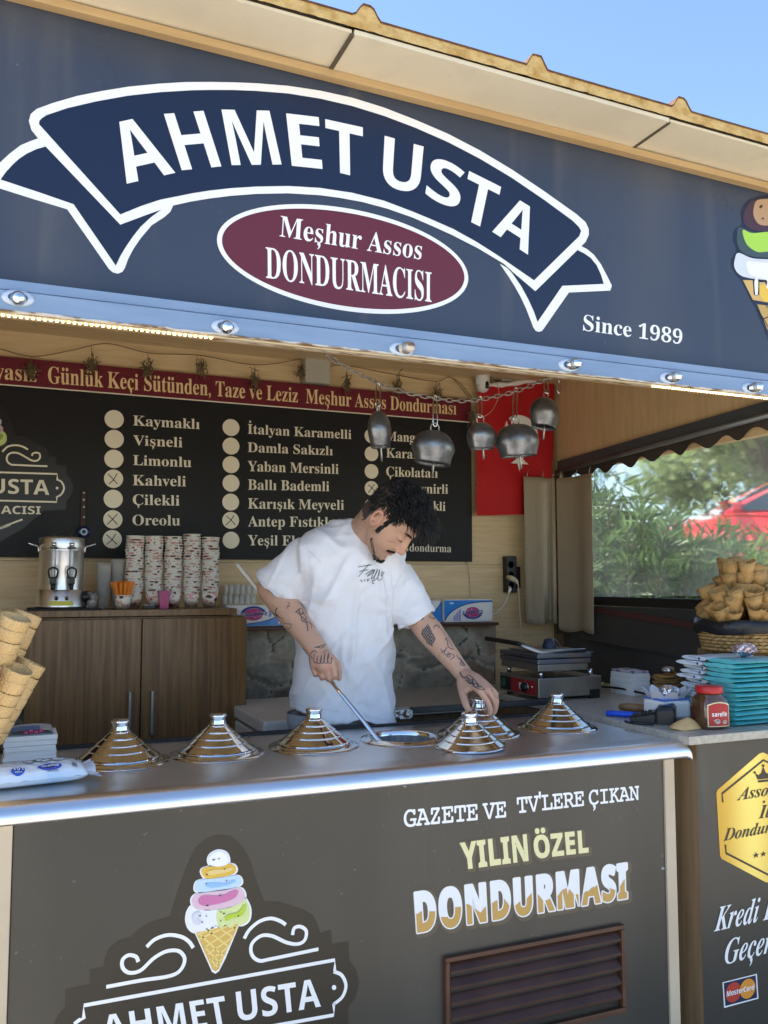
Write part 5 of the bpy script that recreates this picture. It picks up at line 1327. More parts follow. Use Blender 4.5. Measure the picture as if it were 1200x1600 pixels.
def cup_proto(h=.062, rt=.0335, rb=.0235):
    t = thing('paper_cup', '', 'paper cup')
    m = MB(); m.lathe([(0, 0.003), (rb - .001, 0.003), (rb, 0), (rt, h), (rt - .0012, h), (rb, .006), (0, .006)], (0, 0, 0), 24); m.build('wall', CUPP, t)
    m = MB(); m.lathe([(rt - .0012, h - .0012), (rt + .0012, h - .0012), (rt + .0022, h + .0004), (rt + .0012, h + .002), (rt - .001, h + .0012), (rt - .0012, h - .0012)], (0, 0, 0), 24); m.build('rolled_rim', PAPER, t)
    return t
protos = {}
cols = [(0.424, 3.435, 'leftmost cup stack, next to the orange spoons'), (0.495, 3.432, 'second cup stack from the left'), (0.568, 3.43, 'middle cup stack behind the pink cup'), (0.640, 3.43, 'tallest cup stack, fourth from the left'), (0.7125, 3.43, 'rightmost cup stack on the cupboard')]
cup0 = None
for si, (x, y, nm) in enumerate(cols):
    n = 23 if si == 3 else 22
    for k in range(n):
        # stacks are upside-down: rims below, bottoms up
        z = ZC + k * (0.272 - .062) / 21 + 0.0022
        c = cup0 if cup0 is not None and si == 0 and k == 0 else None
        if cup0 is None: cup0 = cup_proto(); c = cup0
        elif c is None: c = copy_tree(cup0)
        tw = Vector((0.0016 * math.sin(k * .7 + si), 0.0012 * math.cos(k * .9 + si * 2), 0))
        inv = False
        c.location = Vector((x, y, z)) + tw
        c.rotation_euler = (R(random.uniform(-1, 1)), R(random.uniform(-1, 1)), random.uniform(0, 6.28))
        top_ = k == n - 1
        props(c, ('topmost printed paper cup of the ' + nm) if top_ else ('printed white paper cup nested in the ' + nm), 'paper cup', 'stacks of paper cups on the cupboard')
# tea urn
u0 = (0.160, 3.40, ZC)
ur = thing('tea_urn', 'tall stainless steel tea urn with two black taps on the cupboard', 'urn', u0)
m = MB(); m.box((0.048, 3.30, ZC), (0.298, 3.50, ZC + .006), bev=.002); o = m.build('rubber_mat', RUBBER); props(o, 'thin black mat under the tea urn', 'mat')
zz = ZC + .0065
m = MB(); m.lathe([(0, 0), (.083, 0), (.085, .006), (.083, .012), (.081, .062), (.078, .066)], (u0[0], u0[1], zz), 48); m.build('base', STEEL, ur)
m = MB(); m.lathe([(.078, .066), (.0775, .070), (.0775, .205), (.0785, .207), (.0785, .212), (.0775, .214)], (u0[0], u0[1], zz), 48); m.build('tank', STEEL, ur)
m = MB(); m.lathe([(.0785, .214), (.079, .217), (.0785, .250), (.077, .254), (.05, .259), (0, .261)], (u0[0], u0[1], zz), 48); l_ = m.build('lid', STEEL, ur)
m = MB(); a = Vector((u0[0], u0[1], zz + .259)); m.tube(spline([a + Vector((-.028, 0, 0)), a + Vector((-.022, 0, .012)), a + Vector((0, 0, .018)), a + Vector((.022, 0, .012)), a + Vector((.028, 0, 0))], 5), .004, 8); m.build('lid_handle', BLACKP, l_)
for s in (-1, 1):
    a = Vector((u0[0] + s * .079, u0[1] - .01, zz + .222)); m = MB(); m.tube(spline([a + Vector((0, 0, -.02)), a + Vector((s * .004, -.004, 0)), a + Vector((s * .02, -.012, .006)), a + Vector((s * .036, -.016, .012))], 5), [(.005, .003)] * 16, 8); m.build('side_handle', CHROME, ur)
for dx in (-.031, .031):
    f = Vector((u0[0] + dx, u0[1] - math.sqrt(.0775 ** 2 - dx ** 2), zz))
    m = MB(); m.tube([f + Vector((0, -.008, .10)), f + Vector((0, -.008, .225))], .0055, 12); m.tube([f + Vector((0, 0, .222)), f + Vector((0, -.008, .222))], .004, 8); m.build('sight_glass', mat('sight_glass', (.75, .77, .78), .06, spec=.9), ur)
    m = MB(); m.lathe([(.0, .010), (.008, .010), (.008, -.004), (0, -.004)], f + Vector((0, -.008, .225)), 12); m.build('glass_cap', CHROME, ur)
    m = MB(); m.box((f.x - .012, f.y - .020, zz + .213), (f.x + .012, f.y - .001, zz + .219), bev=.001); m.build('clip', BLACKP, ur)
    m = MB(); m.box((f.x - .011, f.y - .030, zz + .085), (f.x + .011, f.y + .002, zz + .112), bev=.004); m.tube([f + Vector((0, -.024, .088)), f + Vector((0, -.025, .066))], [.009, .007], 10)
    m.tube(spline([f + Vector((-.011, -.022, .108)), f + Vector((-.015, -.026, .135)), f + Vector((0, -.027, .145)), f + Vector((.015, -.026, .135)), f + Vector((.011, -.022, .108))], 5), .0035, 8); m.build('tap', BLACKP, ur)
    m = MB(); a = f + Vector((-dx * .45, -.004 + (.001 if abs(dx) < .03 else 0), .036)); a.y = u0[1] - .0825; m.lathe([(0, .006), (.006, .006), (.0085, .002), (.0085, -.002)], a, 16, axis=(0, -1, 0)); m.build('indicator', CHROME, ur)
    m = MB(); m.lathe([(0, .0075), (.0045, .0065), (.005, .005)], a, 12, axis=(0, -1, 0)); m.build('indicator_lens', BLACKP, ur)
m = MB(); vs = []
for k in range(13):
    t_ = (k - 6) / 6
    for zb, hw in ((.010, .044), (.026, .037)):
        a = t_ * hw / .0838; vs.append((u0[0] + .0838 * math.sin(a), u0[1] - .0838 * math.cos(a), zz + zb))
m.add(vs, [(2 * k, 2 * k + 2, 2 * k + 3, 2 * k + 1) for k in range(12)]); m.build('yellow_label', mat('yellow_label', (.62, .56, .06), .5), ur, fix=False)
m = MB(); a = Vector((u0[0] + .08, u0[1] - .025, zz + .04)); m.lathe([(0, .03), (.013, .03), (.016, .024), (.016, .004), (.02, 0)], a, 18, axis=(1, -.4, 0)); m.build('dial', BLACKP, ur)
# glass jar, maroon box, clear cups, spoons, pink cup, little box
def see_through(name, col, k, rough=.1):
    m = bpy.data.materials.new(name); m.use_nodes = True; nt = m.node_tree; b = nt.nodes['Principled BSDF']
    b.inputs['Base Color'].default_value = (*col, 1); b.inputs['Roughness'].default_value = rough; b.inputs['Specular IOR Level'].default_value = .8
    t = nt.nodes.new('ShaderNodeBsdfTransparent'); mx = nt.nodes.new('ShaderNodeMixShader'); lw = nt.nodes.new('ShaderNodeLayerWeight'); lw.inputs[0].default_value = .35
    r = nt.nodes.new('ShaderNodeMapRange'); r.inputs['To Min'].default_value = k; r.inputs['To Max'].default_value = k + .38; nt.links.new(lw.outputs['Facing'], r.inputs[0])
    nt.links.new(r.outputs[0], mx.inputs[0]); nt.links.new(t.outputs[0], mx.inputs[1]); nt.links.new(b.outputs[0], mx.inputs[2]); nt.links.new(mx.outputs[0], nt.nodes['Material Output'].inputs[0])
    return m
CLEAR = mat('clear_glass', (0.92, 0.93, 0.93), 0.06, trans=0.92, ior=1.35)
CLEARPL = see_through('clear_plastic', (0.86, 0.86, 0.82), .035)
def px_on(u, y, z=ZC): return Vector((atY(u, 930, y).x, y, z))
p = px_on(144, 3.37, ZC + .0065); m = MB(); m.lathe([(0, 0), (.019, 0), (.0205, .006), (.018, .022), (.0185, .030), (.0215, .042), (.0205, .056), (.019, .056), (.0195, .042), (.0165, .030), (.016, .022), (.018, .008), (0, .006)], p, 24)
props(m.build('glass_tumbler', CLEAR), 'small ribbed glass tumbler right of the tea urn', 'glass')
p = px_on(134, 3.44, ZC + .0065); m = MB(); m.box((p.x - .012, 3.43, p.z), (p.x + .014, 3.46, p.z + .06), bev=.002); props(m.build('tea_box', mat('maroon_card', (.09, .015, .012), .6)), 'narrow dark maroon carton between the urn and the tumbler', 'box')
ccup = None
for x_, y_, n_, nm in ((161.5, 3.46, 15, 'shorter clear cup stack behind the tumbler'), (184, 3.475, 17, 'taller clear cup stack behind the orange spoons')):
    for k in range(n_):
        if ccup is None:
            m = MB(); m.lathe([(0, 0), (.020, 0), (.0265, .060), (.0285, .061), (.0285, .0625), (.0255, .0625), (.019, .002), (0, .002)], (0, 0, 0), 20)
            ccup = m.build('clear_cup', CLEARPL); c = ccup
        else: c = ccup.copy(); COL.objects.link(c)
        q = px_on(x_, y_); c.location = (q.x + .0008 * math.sin(k), y_, ZC + .0005 + k * .0078)
        props(c, 'clear plastic cup nested in the ' + nm if k < n_ - 1 else 'topmost clear plastic cup of the ' + nm, 'plastic cup', 'stacks of clear plastic cups')
p = px_on(192, 3.37); sp = thing('spoon_cup', 'printed paper cup holding the orange spoons', 'paper cup', p)
m = MB(); m.lathe([(0, .002), (.0225, .002), (.0235, 0), (.0315, .050), (.030, .050), (.0222, .006), (0, .006)], p, 28); m.build('wall', CUPP, sp)
m = MB(); m.lathe([(.0305, .049), (.0332, .0492), (.0338, .051), (.032, .0525), (.0305, .049)], p, 28); m.build('rolled_rim', PAPER, sp)
ORANGE = mat('orange_plastic', (0.72, 0.20, 0.012), 0.4, sss=0)
rnd = random.Random(21); sp0 = None
for k in range(46):
    if sp0 is None:
        m = MB(); m.add([(-.0028, 0, 0), (.0028, 0, 0), (.0036, 0, .07), (.0058, .0008, .084), (.0052, .0012, .094), (-.0052, .0012, .094), (-.0058, .0008, .084), (-.0036, 0, .07)], [(0, 1, 2, 7), (7, 2, 3, 6), (6, 3, 4, 5)])
        sp0 = m.build('spoon', ORANGE, fix=False, origin=(0, 0, 0)); md = sp0.modifiers.new('thick', 'SOLIDIFY'); md.thickness = .001; c = sp0
    else: c = sp0.copy(); COL.objects.link(c)
    a, rr = rnd.uniform(0, 2 * PI), rnd.uniform(.1, 1)
    c.location = p + Vector((math.cos(a) * .016 * rr, math.sin(a) * .016 * rr, .006 + rnd.uniform(0, .006)))
    lean = .06 + .26 * rr
    c.rotation_euler = (-math.sin(a) * lean, math.cos(a) * lean, rnd.uniform(-.9, .9))
    props(c, 'thin orange plastic spoon standing in the printed cup', 'spoon', 'orange spoons in the printed cup')
p = px_on(256, 3.36); pk = MB(); pk.lathe([(0, 0), (.020, 0), (.021, .002), (.0295, .064), (.0305, .068), (.0285, .068), (.0195, .006), (0, .006)], p, 4, smooth=False)
for i, v in enumerate(pk.v): d = v - p; pk.v[i] = p + Matrix.Rotation(R(45), 3, 'Z') @ d * 1.0
o = pk.build('pink_cup', mat('pink_plastic', (.42, .075, .19), .4)); props(o, 'square pink plastic cup in front of the paper cup stacks', 'cup')
p = px_on(233, 3.36); t = thing('small_case', 'small flat clear topped case left of the pink cup', 'case', p)
m = MB(); m.box((p.x - .022, 3.35, ZC), (p.x + .022, 3.375, ZC + .012), bev=.002); m.build('case_body', BLACKP, t); m = MB(); m.box((p.x - .018, 3.349, ZC + .0125), (p.x + .018, 3.374, ZC + .018), bev=.002); m.build('case_top', CLEAR, t)

# ================================================================== THINGS ON THE WALL SHELF
TBLUE = mat('tissue_blue', (0.015, 0.21, 0.62), 0.28, coat=.4, bump=.0008, bscale=30); TWHITE = mat('tissue_white', (0.74, 0.73, 0.69), 0.3, coat=.4, bump=.0008, bscale=30); TNAVY = mat('tissue_navy', (.02, .03, .22), .35); TPINK = mat('tissue_magenta', (.50, .03, .16), .35)
def tissue(label, x0, x1, z1, flip, seedv):
    y0 = 3.535; z0 = 1.2125
    t = thing('tissue_pack', label, 'tissue pack', ((x0 + x1) / 2, 3.6, z0), 'tissue packs on the wall shelf')
    m = MB(); m.box((x0, y0, z0), (x1, 3.655, z1), bev=.010); m.build('wrapping', TWHITE, t)
    W, H = x1 - x0, z1 - z0
    def pt(a, b_, d=.001):
        if flip: a, b_ = 1 - a, 1 - b_
        return Vector((x0 + W * a, y0 - d, z0 + H * b_))
    # blue sweep on the lower edge
    m = MB(); cur = [(.02, .10), (.3, .12), (.55, .2), (.75, .38), (.9, .62), (.985, .9)]
    cv = [(q.x, q.y) for q in spline([(a, b_, 0) for a, b_ in cur], 5)]
    lo = [(a, .05) for a, _ in cv]
    m.add([pt(*q) for q in cv] + [pt(*q) for q in lo], [(k, k + 1, len(cv) + k + 1, len(cv) + k) for k in range(len(cv) - 1)]); m.build('blue_sweep', TBLUE, t, fix=False)
    m = MB(); m.add([pt(a, b_, .0016) for a, b_ in cv] + [pt(a - .012, b_ + .035, .0016) for a, b_ in cv], [(k, k + 1, len(cv) + k + 1, len(cv) + k) for k in range(len(cv) - 1)]); m.build('sweep_edge', TNAVY, t, fix=False)
    m = MB()
    for k in range(3): m.add([pt(.66 + .05 * k, .42 + .12 * k, .0012), pt(.70 + .05 * k, .48 + .12 * k, .0012), pt(.70 + .05 * k, .93, .0012), pt(.66 + .05 * k, .93, .0012)], [(0, 1, 2, 3)])
    m.build('tissue_picture', mat('tissue_lilac', (.30, .30, .55), .4), t, fix=False)
    def arc(cx_, cy_, r0, r1, a0, a1, d, nm, mm):
        q = MB(); n = 20; P, Q = [], []
        for k in range(n + 1):
            a = R(a0 + (a1 - a0) * k / n); P.append(pt(cx_ + r1 * math.cos(a), cy_ + r1 * math.sin(a) * W / H * .62, d)); Q.append(pt(cx_ + r0 * math.cos(a), cy_ + r0 * math.sin(a) * W / H * .62, d))
        q.add(P + Q, [(k, k + 1, n + 2 + k, n + 1 + k) for k in range(n)]); q.build(nm, mm, t, fix=False)
    arc(.42, .56, .15, .20, 20, 175, .0022, 'logo_arc', TNAVY); arc(.42, .56, .01, .145, -170, 170, .0020, 'logo_disc', TPINK)
    q = MB(); letter(q, 'Comfort', 'sansit', [pt(.22, .46, .0032), pt(.64, .50, .0032), pt(.64, .70, .0032), pt(.22, .66, .0032)]); q.build('logo_outline', WHITE, t, fix=False)
    q = MB(); letter(q, 'Comfort', 'sansit', [pt(.225, .475, .0042), pt(.635, .515, .0042), pt(.635, .685, .0042), pt(.225, .645, .0042)]); q.build('logo_lettering', TNAVY, t, fix=False)
    q = MB(); q.add([pt(.80, .14, .002), pt(.88, .14, .002), pt(.88, .20, .002), pt(.80, .20, .002)], [(0, 1, 2, 3)]); q.build('white_tag', WHITE, t, fix=False)
tissue('upright white and blue tissue pack right behind the cupboard corner, glasses on it', 0.80, 1.075, 1.302, False, 1)
tissue('tissue pack on the shelf mostly hidden behind the man', 1.27, 1.50, 1.31, False, 2)
tissue('white and blue tissue pack just right of the man with the sleeve over it', 1.545, 1.785, 1.314, False, 3)
tissue('blue tissue pack printed upside down at the right end of the shelf', 1.792, 2.05, 1.318, True, 4)
tp0 = None
for row in range(2):
    for k in range(6):
        if tp0 is None:
            m = MB(); m.lathe([(0, 0), (.0095, 0), (.011, .004), (.0118, .040), (.0112, .041), (.0104, .006), (0, .005)], (0, 0, 0), 16); tp0 = m.build('small_glass', see_through('frosted_glass', (.86, .86, .82), .34)); c = tp0
        else: c = tp0.copy(); COL.objects.link(c)
        c.location = (.805 + .024 * k + .004 * row, 3.585 + .003 * (k % 2), 1.3025 + .0418 * row)
        props(c, ('small clear glass in the upper row' if row else 'small clear glass in the lower row') + ' on the white tissue pack', 'glass', 'glasses stacked on the tissue pack')

# ================================================================== RIGHT COUNTER: WAFFLE IRON
wf = thing('waffle_iron', 'stainless steel waffle iron with a red control panel on the stone slab', 'waffle iron', (1.9, 2.85, ZS))
x0, x1, y0, y1 = 1.757, 2.035, 2.712, 2.985
fz_ = ZS + .012
SATIN = mat('satin_steel', (0.40, 0.39, 0.37), 0.34, metal=1.0, rvar=.08, scale=12, col2=(.30, .28, .26))
BLUED = mat('heat_blued_steel', (0.13, 0.16, 0.25), 0.38, metal=.9, col2=(.24, .20, .16), scale=9)
m = MB(); m.box((x0, y0, fz_), (x1, y1, fz_ + .070), bev=.003); m.build('base', SATIN, wf)
m = MB(); m.box((x0 - .0018, y0 + .012, fz_ + .008), (x0 - .0002, y1 - .085, fz_ + .058)); m.build('control_panel', mat('red_panel', (.30, .014, .018), .4), wf)
m = MB(); m.box((x0 - .0018, y1 - .083, fz_ + .008), (x0 - .0002, y1 - .010, fz_ + .058)); m.build('black_panel', BLACKP, wf)
m = MB(); m.box((x0 - .006, y1 - .045, fz_ + .020), (x0 - .0018, y1 - .022, fz_ + .048), bev=.001); m.build('green_switch', mat('green_switch', (.01, .10, .05), .3), wf)
m = MB(); m.lathe([(0, .014), (.014, .014), (.018, .010), (.0185, 0)], (x0 - .0018, y0 + .085, fz_ + .032), 20, axis=(-1, 0, 0)); m.build('knob', BLACKP, wf)
m = MB(); m.lathe([(.017, .0006), (.020, .001), (.020, 0)], (x0 - .0018, y0 + .085, fz_ + .032), 20, axis=(-1, 0, 0)); m.lathe([(0, .003), (.004, .002), (.005, 0)], (x0 - .0018, y0 + .040, fz_ + .036), 12, axis=(-1, 0, 0)); m.build('dial_ring', CHROME, wf)
m = MB(); q = [(0, .145), (.016, .145), (.016, .128), (.012, .122), (.008, .119), (.004, .122), (0, .128)]
m.poly([(x0 - .0026, y0 + a_ + .012 + .10 - .0, fz_ + .032 + (b_ - .132)) for a_, b_ in q]); m.build('crest', WHITE, wf, fix=False)
for ax_, ay_ in ((x0 + .03, y0 + .02), (x1 - .03, y0 + .02), (x0 + .03, y1 - .03), (x1 - .03, y1 - .03)):
    m = MB(); m.tube([(ax_, ay_, fz_ - .012), (ax_, ay_, fz_)], .013, 12); m.build('foot', RUBBER, wf)
    m = MB(); m.tube([(ax_, ay_ + .01, fz_ + .070), (ax_, ay_ + .01, fz_ + .094)], .0085, 12); m.build('spacer', CHROME, wf)
m = MB(); m.box((x1 - .055, y0 - .004, fz_ - .011), (x1 - .012, y0 + .004, fz_ + .022), bev=.002); m.build('front_foot_block', BLACKP, wf)
px0, px1, py0, py1 = x0 + .004, x1 - .055, y0 + .006, y1 - .005
m = MB(); m.box((px0, py0, fz_ + .094), (px1, py1, fz_ + .118), bev=.002); m.build('lower_pan', SATIN, wf)
m = MB(); m.box((px0 - .004, py0 - .004, fz_ + .119), (px1 + .008, py1 + .003, fz_ + .137), bev=.003); m.build('lower_plate', BLUED, wf)
m = MB(); m.box((px0 - .004, py0 - .004, fz_ + .140), (px1 + .012, py1 + .003, fz_ + .157), bev=.003)
m.add([(px1 + .012, py0 - .004, fz_ + .140), (px1 + .04, py0 + .02, fz_ + .157), (px1 + .04, py1 - .02, fz_ + .157), (px1 + .012, py1, fz_ + .140), (px1 + .012, py0 - .004, fz_ + .157), (px1 + .012, py1, fz_ + .157)], [(0, 1, 4), (3, 5, 2), (0, 3, 2, 1), (4, 1, 2, 5)]); m.build('upper_plate', BLUED, wf)
m = MB(); m.box((px0 + .01, py0 + .05, fz_ + .158), (px1 - .02, py1 - .04, fz_ + .169), bev=.002); m.build('heater_cover', SATIN, wf)
m = MB(); a = Vector((px0 - .058, py0 + .02, fz_ + .192))
m.tube([a, a + Vector((.075, -.012, -.032)), (px1 - .01, py0 + .004, fz_ + .163)], [(.0045, .010)] * 3, 8); m.build('lever_arm', SATIN, wf)
m = MB(); h0 = a + Vector((.002, .010, .002)); h1 = h0 + Vector((-.052, .16, .012)); n = 24
m.tube([h0.lerp(h1, k / n) for k in range(n + 1)], [.0095 if k % 2 else .0078 for k in range(n + 1)], 10); m.build('coil_grip', BLACKP, wf)
m = MB(); c = Vector((px0 + .115, py0 + .10, fz_ + .169)); m.lathe([(.026, 0), (.026, .008), (.018, .032), (.010, .036), (0, .037)], c, 20); m.build('cable_boot', mat('blue_black_boot', (.018, .028, .055), .45), wf)
m = MB(); m.tube(spline([c + Vector((.008, 0, .032)), c + Vector((.03, .005, .03)), c + Vector((.055, .01, .005)), c + Vector((.066, .02, -.03))], 6), .003, 8); m.build('steel_sleeve', STEELD, wf)
m = MB(); wire(m, [(x1 - .005, y1 - .06, fz_ + .02), (x1 + .05, y1 - .09, fz_ + .01), (2.16, 2.79, ZS + .022), (2.20, 2.66, ZS + .012), (2.26, 2.62, ZS + .006), (2.38, 2.60, ZS + .005)], .0042, 8, 8); m.build('power_lead', RUBBER, wf)

# ================================================================== RIGHT COUNTER: SMALL THINGS
NAPK = mat('napkin_white', (0.86, 0.85, 0.82), 0.85); NAPF = mat('napkin_film', (0.66, 0.66, 0.72), 0.25, coat=.5)
def layers(mb, x0, x1, y0, y1, z0, z1, n, rx=.0012, rnd=random):
    h = (z1 - z0) / n
    for k in range(n):
        j = [rnd.uniform(-rx, rx) for _ in range(4)]
        mb.box((x0 + j[0], y0 + j[1], z0 + h * k + .0002), (x1 + j[2], y1 + j[3], z0 + h * (k + 1) - .0002), bev=min(h * .3, .0012))
t = thing('napkin_stack', 'stack of folded white napkins with a printed sleeve on the stone slab', 'napkins', (2.21, 2.73, ZS))
pA, pB = atZ(980, 1086, ZS), atZ(1021, 1089, ZS)
m = MB(); layers(m, pA.x, pA.x + .085, pA.y - .03, pA.y + .10, ZS, ZS + .082, 9, .0022); m.build('napkins', NAPK, t)
m = MB(); m.box((pA.x + .004, pA.y - .028, ZS + .0825), (pA.x + .083, pA.y + .098, ZS + .092), bev=.004); m.build('sleeve', mat('purple_print', (.55, .55, .62), .4, col2=(.06, .03, .2), scale=30, lo=.5, hi=.6), t)
WAF = mat('wafer_brown', (0.46, 0.27, 0.095), 0.8, col2=(0.33, 0.18, 0.055), scale=40, bump=.0015, bscale=120)
WAFL = mat('wafer_pale', (0.66, 0.44, 0.205), 0.75, col2=(0.56, 0.35, 0.14), scale=35, bump=.0014, bscale=90)
c = atZ(1050, 1090, ZS); w0 = None
for k in range(14):
    if w0 is None:
        m = MB(); P = []
        for j in range(3):
            rr = (.02, .045, .062)[j]
            P.append([Vector((rr * math.cos(a * PI / 12), rr * math.sin(a * PI / 12) * .9, .003 * math.sin(a * PI / 4 + j) * j * .6)) for a in range(24)])
        m.loft([P[0]] + P[1:], caps=False); m.f.append(list(range(24))); m.mi.append(0); m.sm.append(True)
        w0 = m.build('round_wafer', WAF, origin=(0, 0, 0)); w0.modifiers.new('thick', 'SOLIDIFY').thickness = .003; cc_ = w0
    else: cc_ = w0.copy(); COL.objects.link(cc_)
    cc_.location = (c.x + .03 + random.uniform(-.006, .006), c.y + .05 + random.uniform(-.006, .006), ZS + .004 + k * .0058); cc_.rotation_euler = (random.uniform(-.05, .05), random.uniform(-.05, .05), random.uniform(0, 6))
    props(cc_, 'flat round brown wafer in the stack weighed down by a foil lump' if k < 13 else 'topmost flat brown wafer under the foil lump', 'wafer', 'round wafers stacked beside the napkins')
FOIL = mat('crumpled_foil', (0.70, 0.70, 0.72), 0.18, metal=.95, bump=.012, bscale=45, detail=4)
def lump(mb, c, r, seed, sq=(1, 1, .7)):
    bm = bmesh.new(); bmesh.ops.create_icosphere(bm, subdivisions=3, radius=1)
    vs = []
    for v in bm.verts:
        k = 1 + .22 * noise.noise(v.co * 2.1 + Vector((seed, 0, 0))) + .10 * noise.noise(v.co * 6 + Vector((seed, 3, 0)))
        vs.append(Vector(c) + Vector((v.co.x * sq[0], v.co.y * sq[1], v.co.z * sq[2])) * r * k)
    bm.verts.index_update(); mb.add(vs, [[v.index for v in f.verts] for f in bm.faces]); bm.free()
m = MB(); lump(m, (c.x + .03, c.y + .045, ZS + .098), .024, 2, (1.2, .9, .5)); props(m.build('foil_lump', FOIL), 'grey flattened foil lump on the brown wafer stack', 'foil')
# roll of tissue with foil balls
c = atZ(1060, 1126, ZS)
t = thing('tissue_bag', 'torn open pack of white tissue holding crumpled foil', 'tissue', (c.x, c.y + .05, ZS))
m = MB(); m.box((c.x - .055, c.y, ZS), (c.x + .052, c.y + .10, ZS + .062), bev=.012); m.build('tissue', NAPK, t)
m = MB(); m.box((c.x - .054, c.y + .002, ZS + .0605), (c.x + .05, c.y + .098, ZS + .066), bev=.002); m.build('blue_edge', mat('blue_film', (.09, .19, .62), .35), t)
m = MB()
for k in range(9):
    a = k * .72; q = Vector((c.x + .048 * math.cos(a), c.y + .055 + .045 * math.sin(a), ZS + .062)); d = Vector((math.cos(a), math.sin(a), 1.1)).normalized()
    s_ = Vector((-math.sin(a), math.cos(a), 0)) * .026
    m.add([q - s_, q + s_, q + d * .035 + s_ * .6, q + d * random.uniform(.038, .055), q + d * .03 - s_ * .7], [(0, 1, 2, 3, 4)])
m.build('torn_flap', mat('thin_white_plastic', (.74, .74, .76), .4), t, fix=False)
for i, (dx, dy, r_) in enumerate(((-.012, .03, .028), (.026, .045, .020))):
    m = MB(); lump(m, (c.x + dx, c.y + dy, ZS + .082), r_, 5 + i, (1, 1, .9)); props(m.build('foil_ball', FOIL), ['larger crumpled foil ball in the torn tissue pack', 'smaller crumpled foil ball in the torn tissue pack'][i], 'foil')
# wooden handle, blue handle
pA, pB = atZ(967, 1112, ZS), atZ(1036, 1116, ZS); pA.z = pB.z = ZS + .016
m = MB(); d = pB - pA
m.tube([pA + d * t_ for t_ in (0, .03, .2, .45, .62, .66, .72, .8, .98, 1.0)], [.006, .011, .0145, .0135, .012, .012, .0165, .0175, .017, .012], 14)
props(m.build('wooden_pestle', mat('worn_wood', (.30, .17, .075), .55, col2=(.12, .06, .03), scale=14)), 'turned brown wooden handle lying in front of the wafers', 'pestle')
pA, pB = atZ(947, 1119, ZS), atZ(1010, 1123, ZS); pA.z = pB.z = ZS + .010; d = pB - pA
t = thing('scraper', 'spatula with a bright blue handle lying at the slab edge', 'spatula', pA)
m = MB(); m.tube([pA + d * t_ for t_ in (0, .03, .5, .95, 1)], [.006, .0095, .0095, .009, .006], 12); m.build('blue_handle', mat('blue_plastic', (.010, .085, .62), .35), t)
m = MB(); q = pB; m.tube([q, q + d * .3, q + d * 1.2], [(.004, .004), (.012, .002), (.018, .0015)], 8); m.build('scraper_blade', STEELD, t)
# card terminal
pA, pB = atZ(984, 1128, ZS), atZ(1056, 1132, ZS)
t = thing('card_terminal', 'black card payment terminal lying on the slab edge', 'card terminal', (pA.x, pA.y, ZS))
m = MB(); d = (pB - pA).normalized(); n_ = Vector((-d.y, d.x, 0)); Lg = (pB - pA).length
def tb(s, w, z): return pA + d * (s * Lg) + n_ * w + Vector((0, 0, z))
rings = []
for s, w, z_ in ((0, .018, .014), (.03, .030, .018), (.3, .036, .026), (.55, .040, .036), (.62, .046, .050), (.95, .046, .056), (1.0, .044, .046)):
    rings.append([tb(s, .02 - w, .001), tb(s, .02 + w, .001), tb(s, .02 + w, z_ * .8), tb(s, .02 + w * .85, z_), tb(s, .02 - w * .85, z_), tb(s, .02 - w, z_ * .8)])
m.loft(rings, smooth=False); m.build('case', BLACKP, t)
m = MB(); m.add([tb(.66, -.010, .0535), tb(.92, -.010, .0575), tb(.92, .05, .0575), tb(.66, .05, .0535)], [(0, 1, 2, 3)]); m.build('screen', mat('dark_glass', (.02, .022, .028), .08), t)
m = MB()
for i in range(4):
    for j in range(3): a_ = tb(.12 + .105 * i, -.004 + .018 * j, .0225 + .0036 * i); m.box(a_ - Vector((.004, .004, .002)), a_ + Vector((.004, .004, .003)), bev=.001)
o = m.build('keypad', mat('dark_keys', (.03, .03, .032), .5), t)
m = MB(); wire(m, [tb(.1, -.03, .004), tb(-.05, -.03, .003), tb(-.1, .0, .003), tb(.05, -.045, .003), tb(.3, -.055, .003), tb(.55, -.05, .003)], .0024, 6); m.build('lead', RUBBER, t)
# wafer shell in front
c = atZ(1078, 1141, ZS); m = MB(); rings = []
for k in range(9):
    s = k / 8; rr = .044 * (1 - s) ** .8 + .002
    rings.append([Vector((c.x + .008 + rr * 1.18 * math.cos(a * PI / 12) + .01 * s, c.y + .028 + rr * .85 * math.sin(a * PI / 12), ZS + .002 + .030 * s ** .8 + .002 * math.sin(a * 1.1) * (1 - s))) for a in range(24)])
m.loft(rings); props(m.build('wafer_shell', WAFL), 'pale domed wafer lying at the front edge of the slab before the jar', 'wafer')
# spread jar
c = atZ(1122, 1141, ZS) + Vector((.012, .045, 0))
t = thing('spread_jar', 'square glass jar of brown hazelnut spread with red lid', 'jar', c)
def sqring(r_, z_, e=.55, n=40, rot=R(-8)):
    out = []
    for k in range(n):
        a = 2 * PI * k / n; ca, sa = math.cos(a), math.sin(a)
        out.append(c + Matrix.Rotation(rot, 3, 'Z') @ Vector((math.copysign(abs(ca) ** e, ca) * r_, math.copysign(abs(sa) ** e, sa) * r_, z_)))
    return out
m = MB(); m.loft([sqring(.038, .0), sqring(.043, .004), sqring(.046, .03), sqring(.0475, .055), sqring(.046, .075), sqring(.041, .090, .7), sqring(.036, .098, 1), sqring(.035, .105, 1)]); m.build('glass', mat('jar_spread_glass', (.085, .036, .016), .10, coat=1, spec=.7), t)
m = MB(); m.lathe([(.0385, .103), (.040, .105), (.040, .121), (.0375, .124), (0, .1245)], c, 36); m.build('lid', mat('red_lid', (.42, .018, .02), .35, bump=.0006, bscale=200, bstretch=(1, 1, .02)), t)
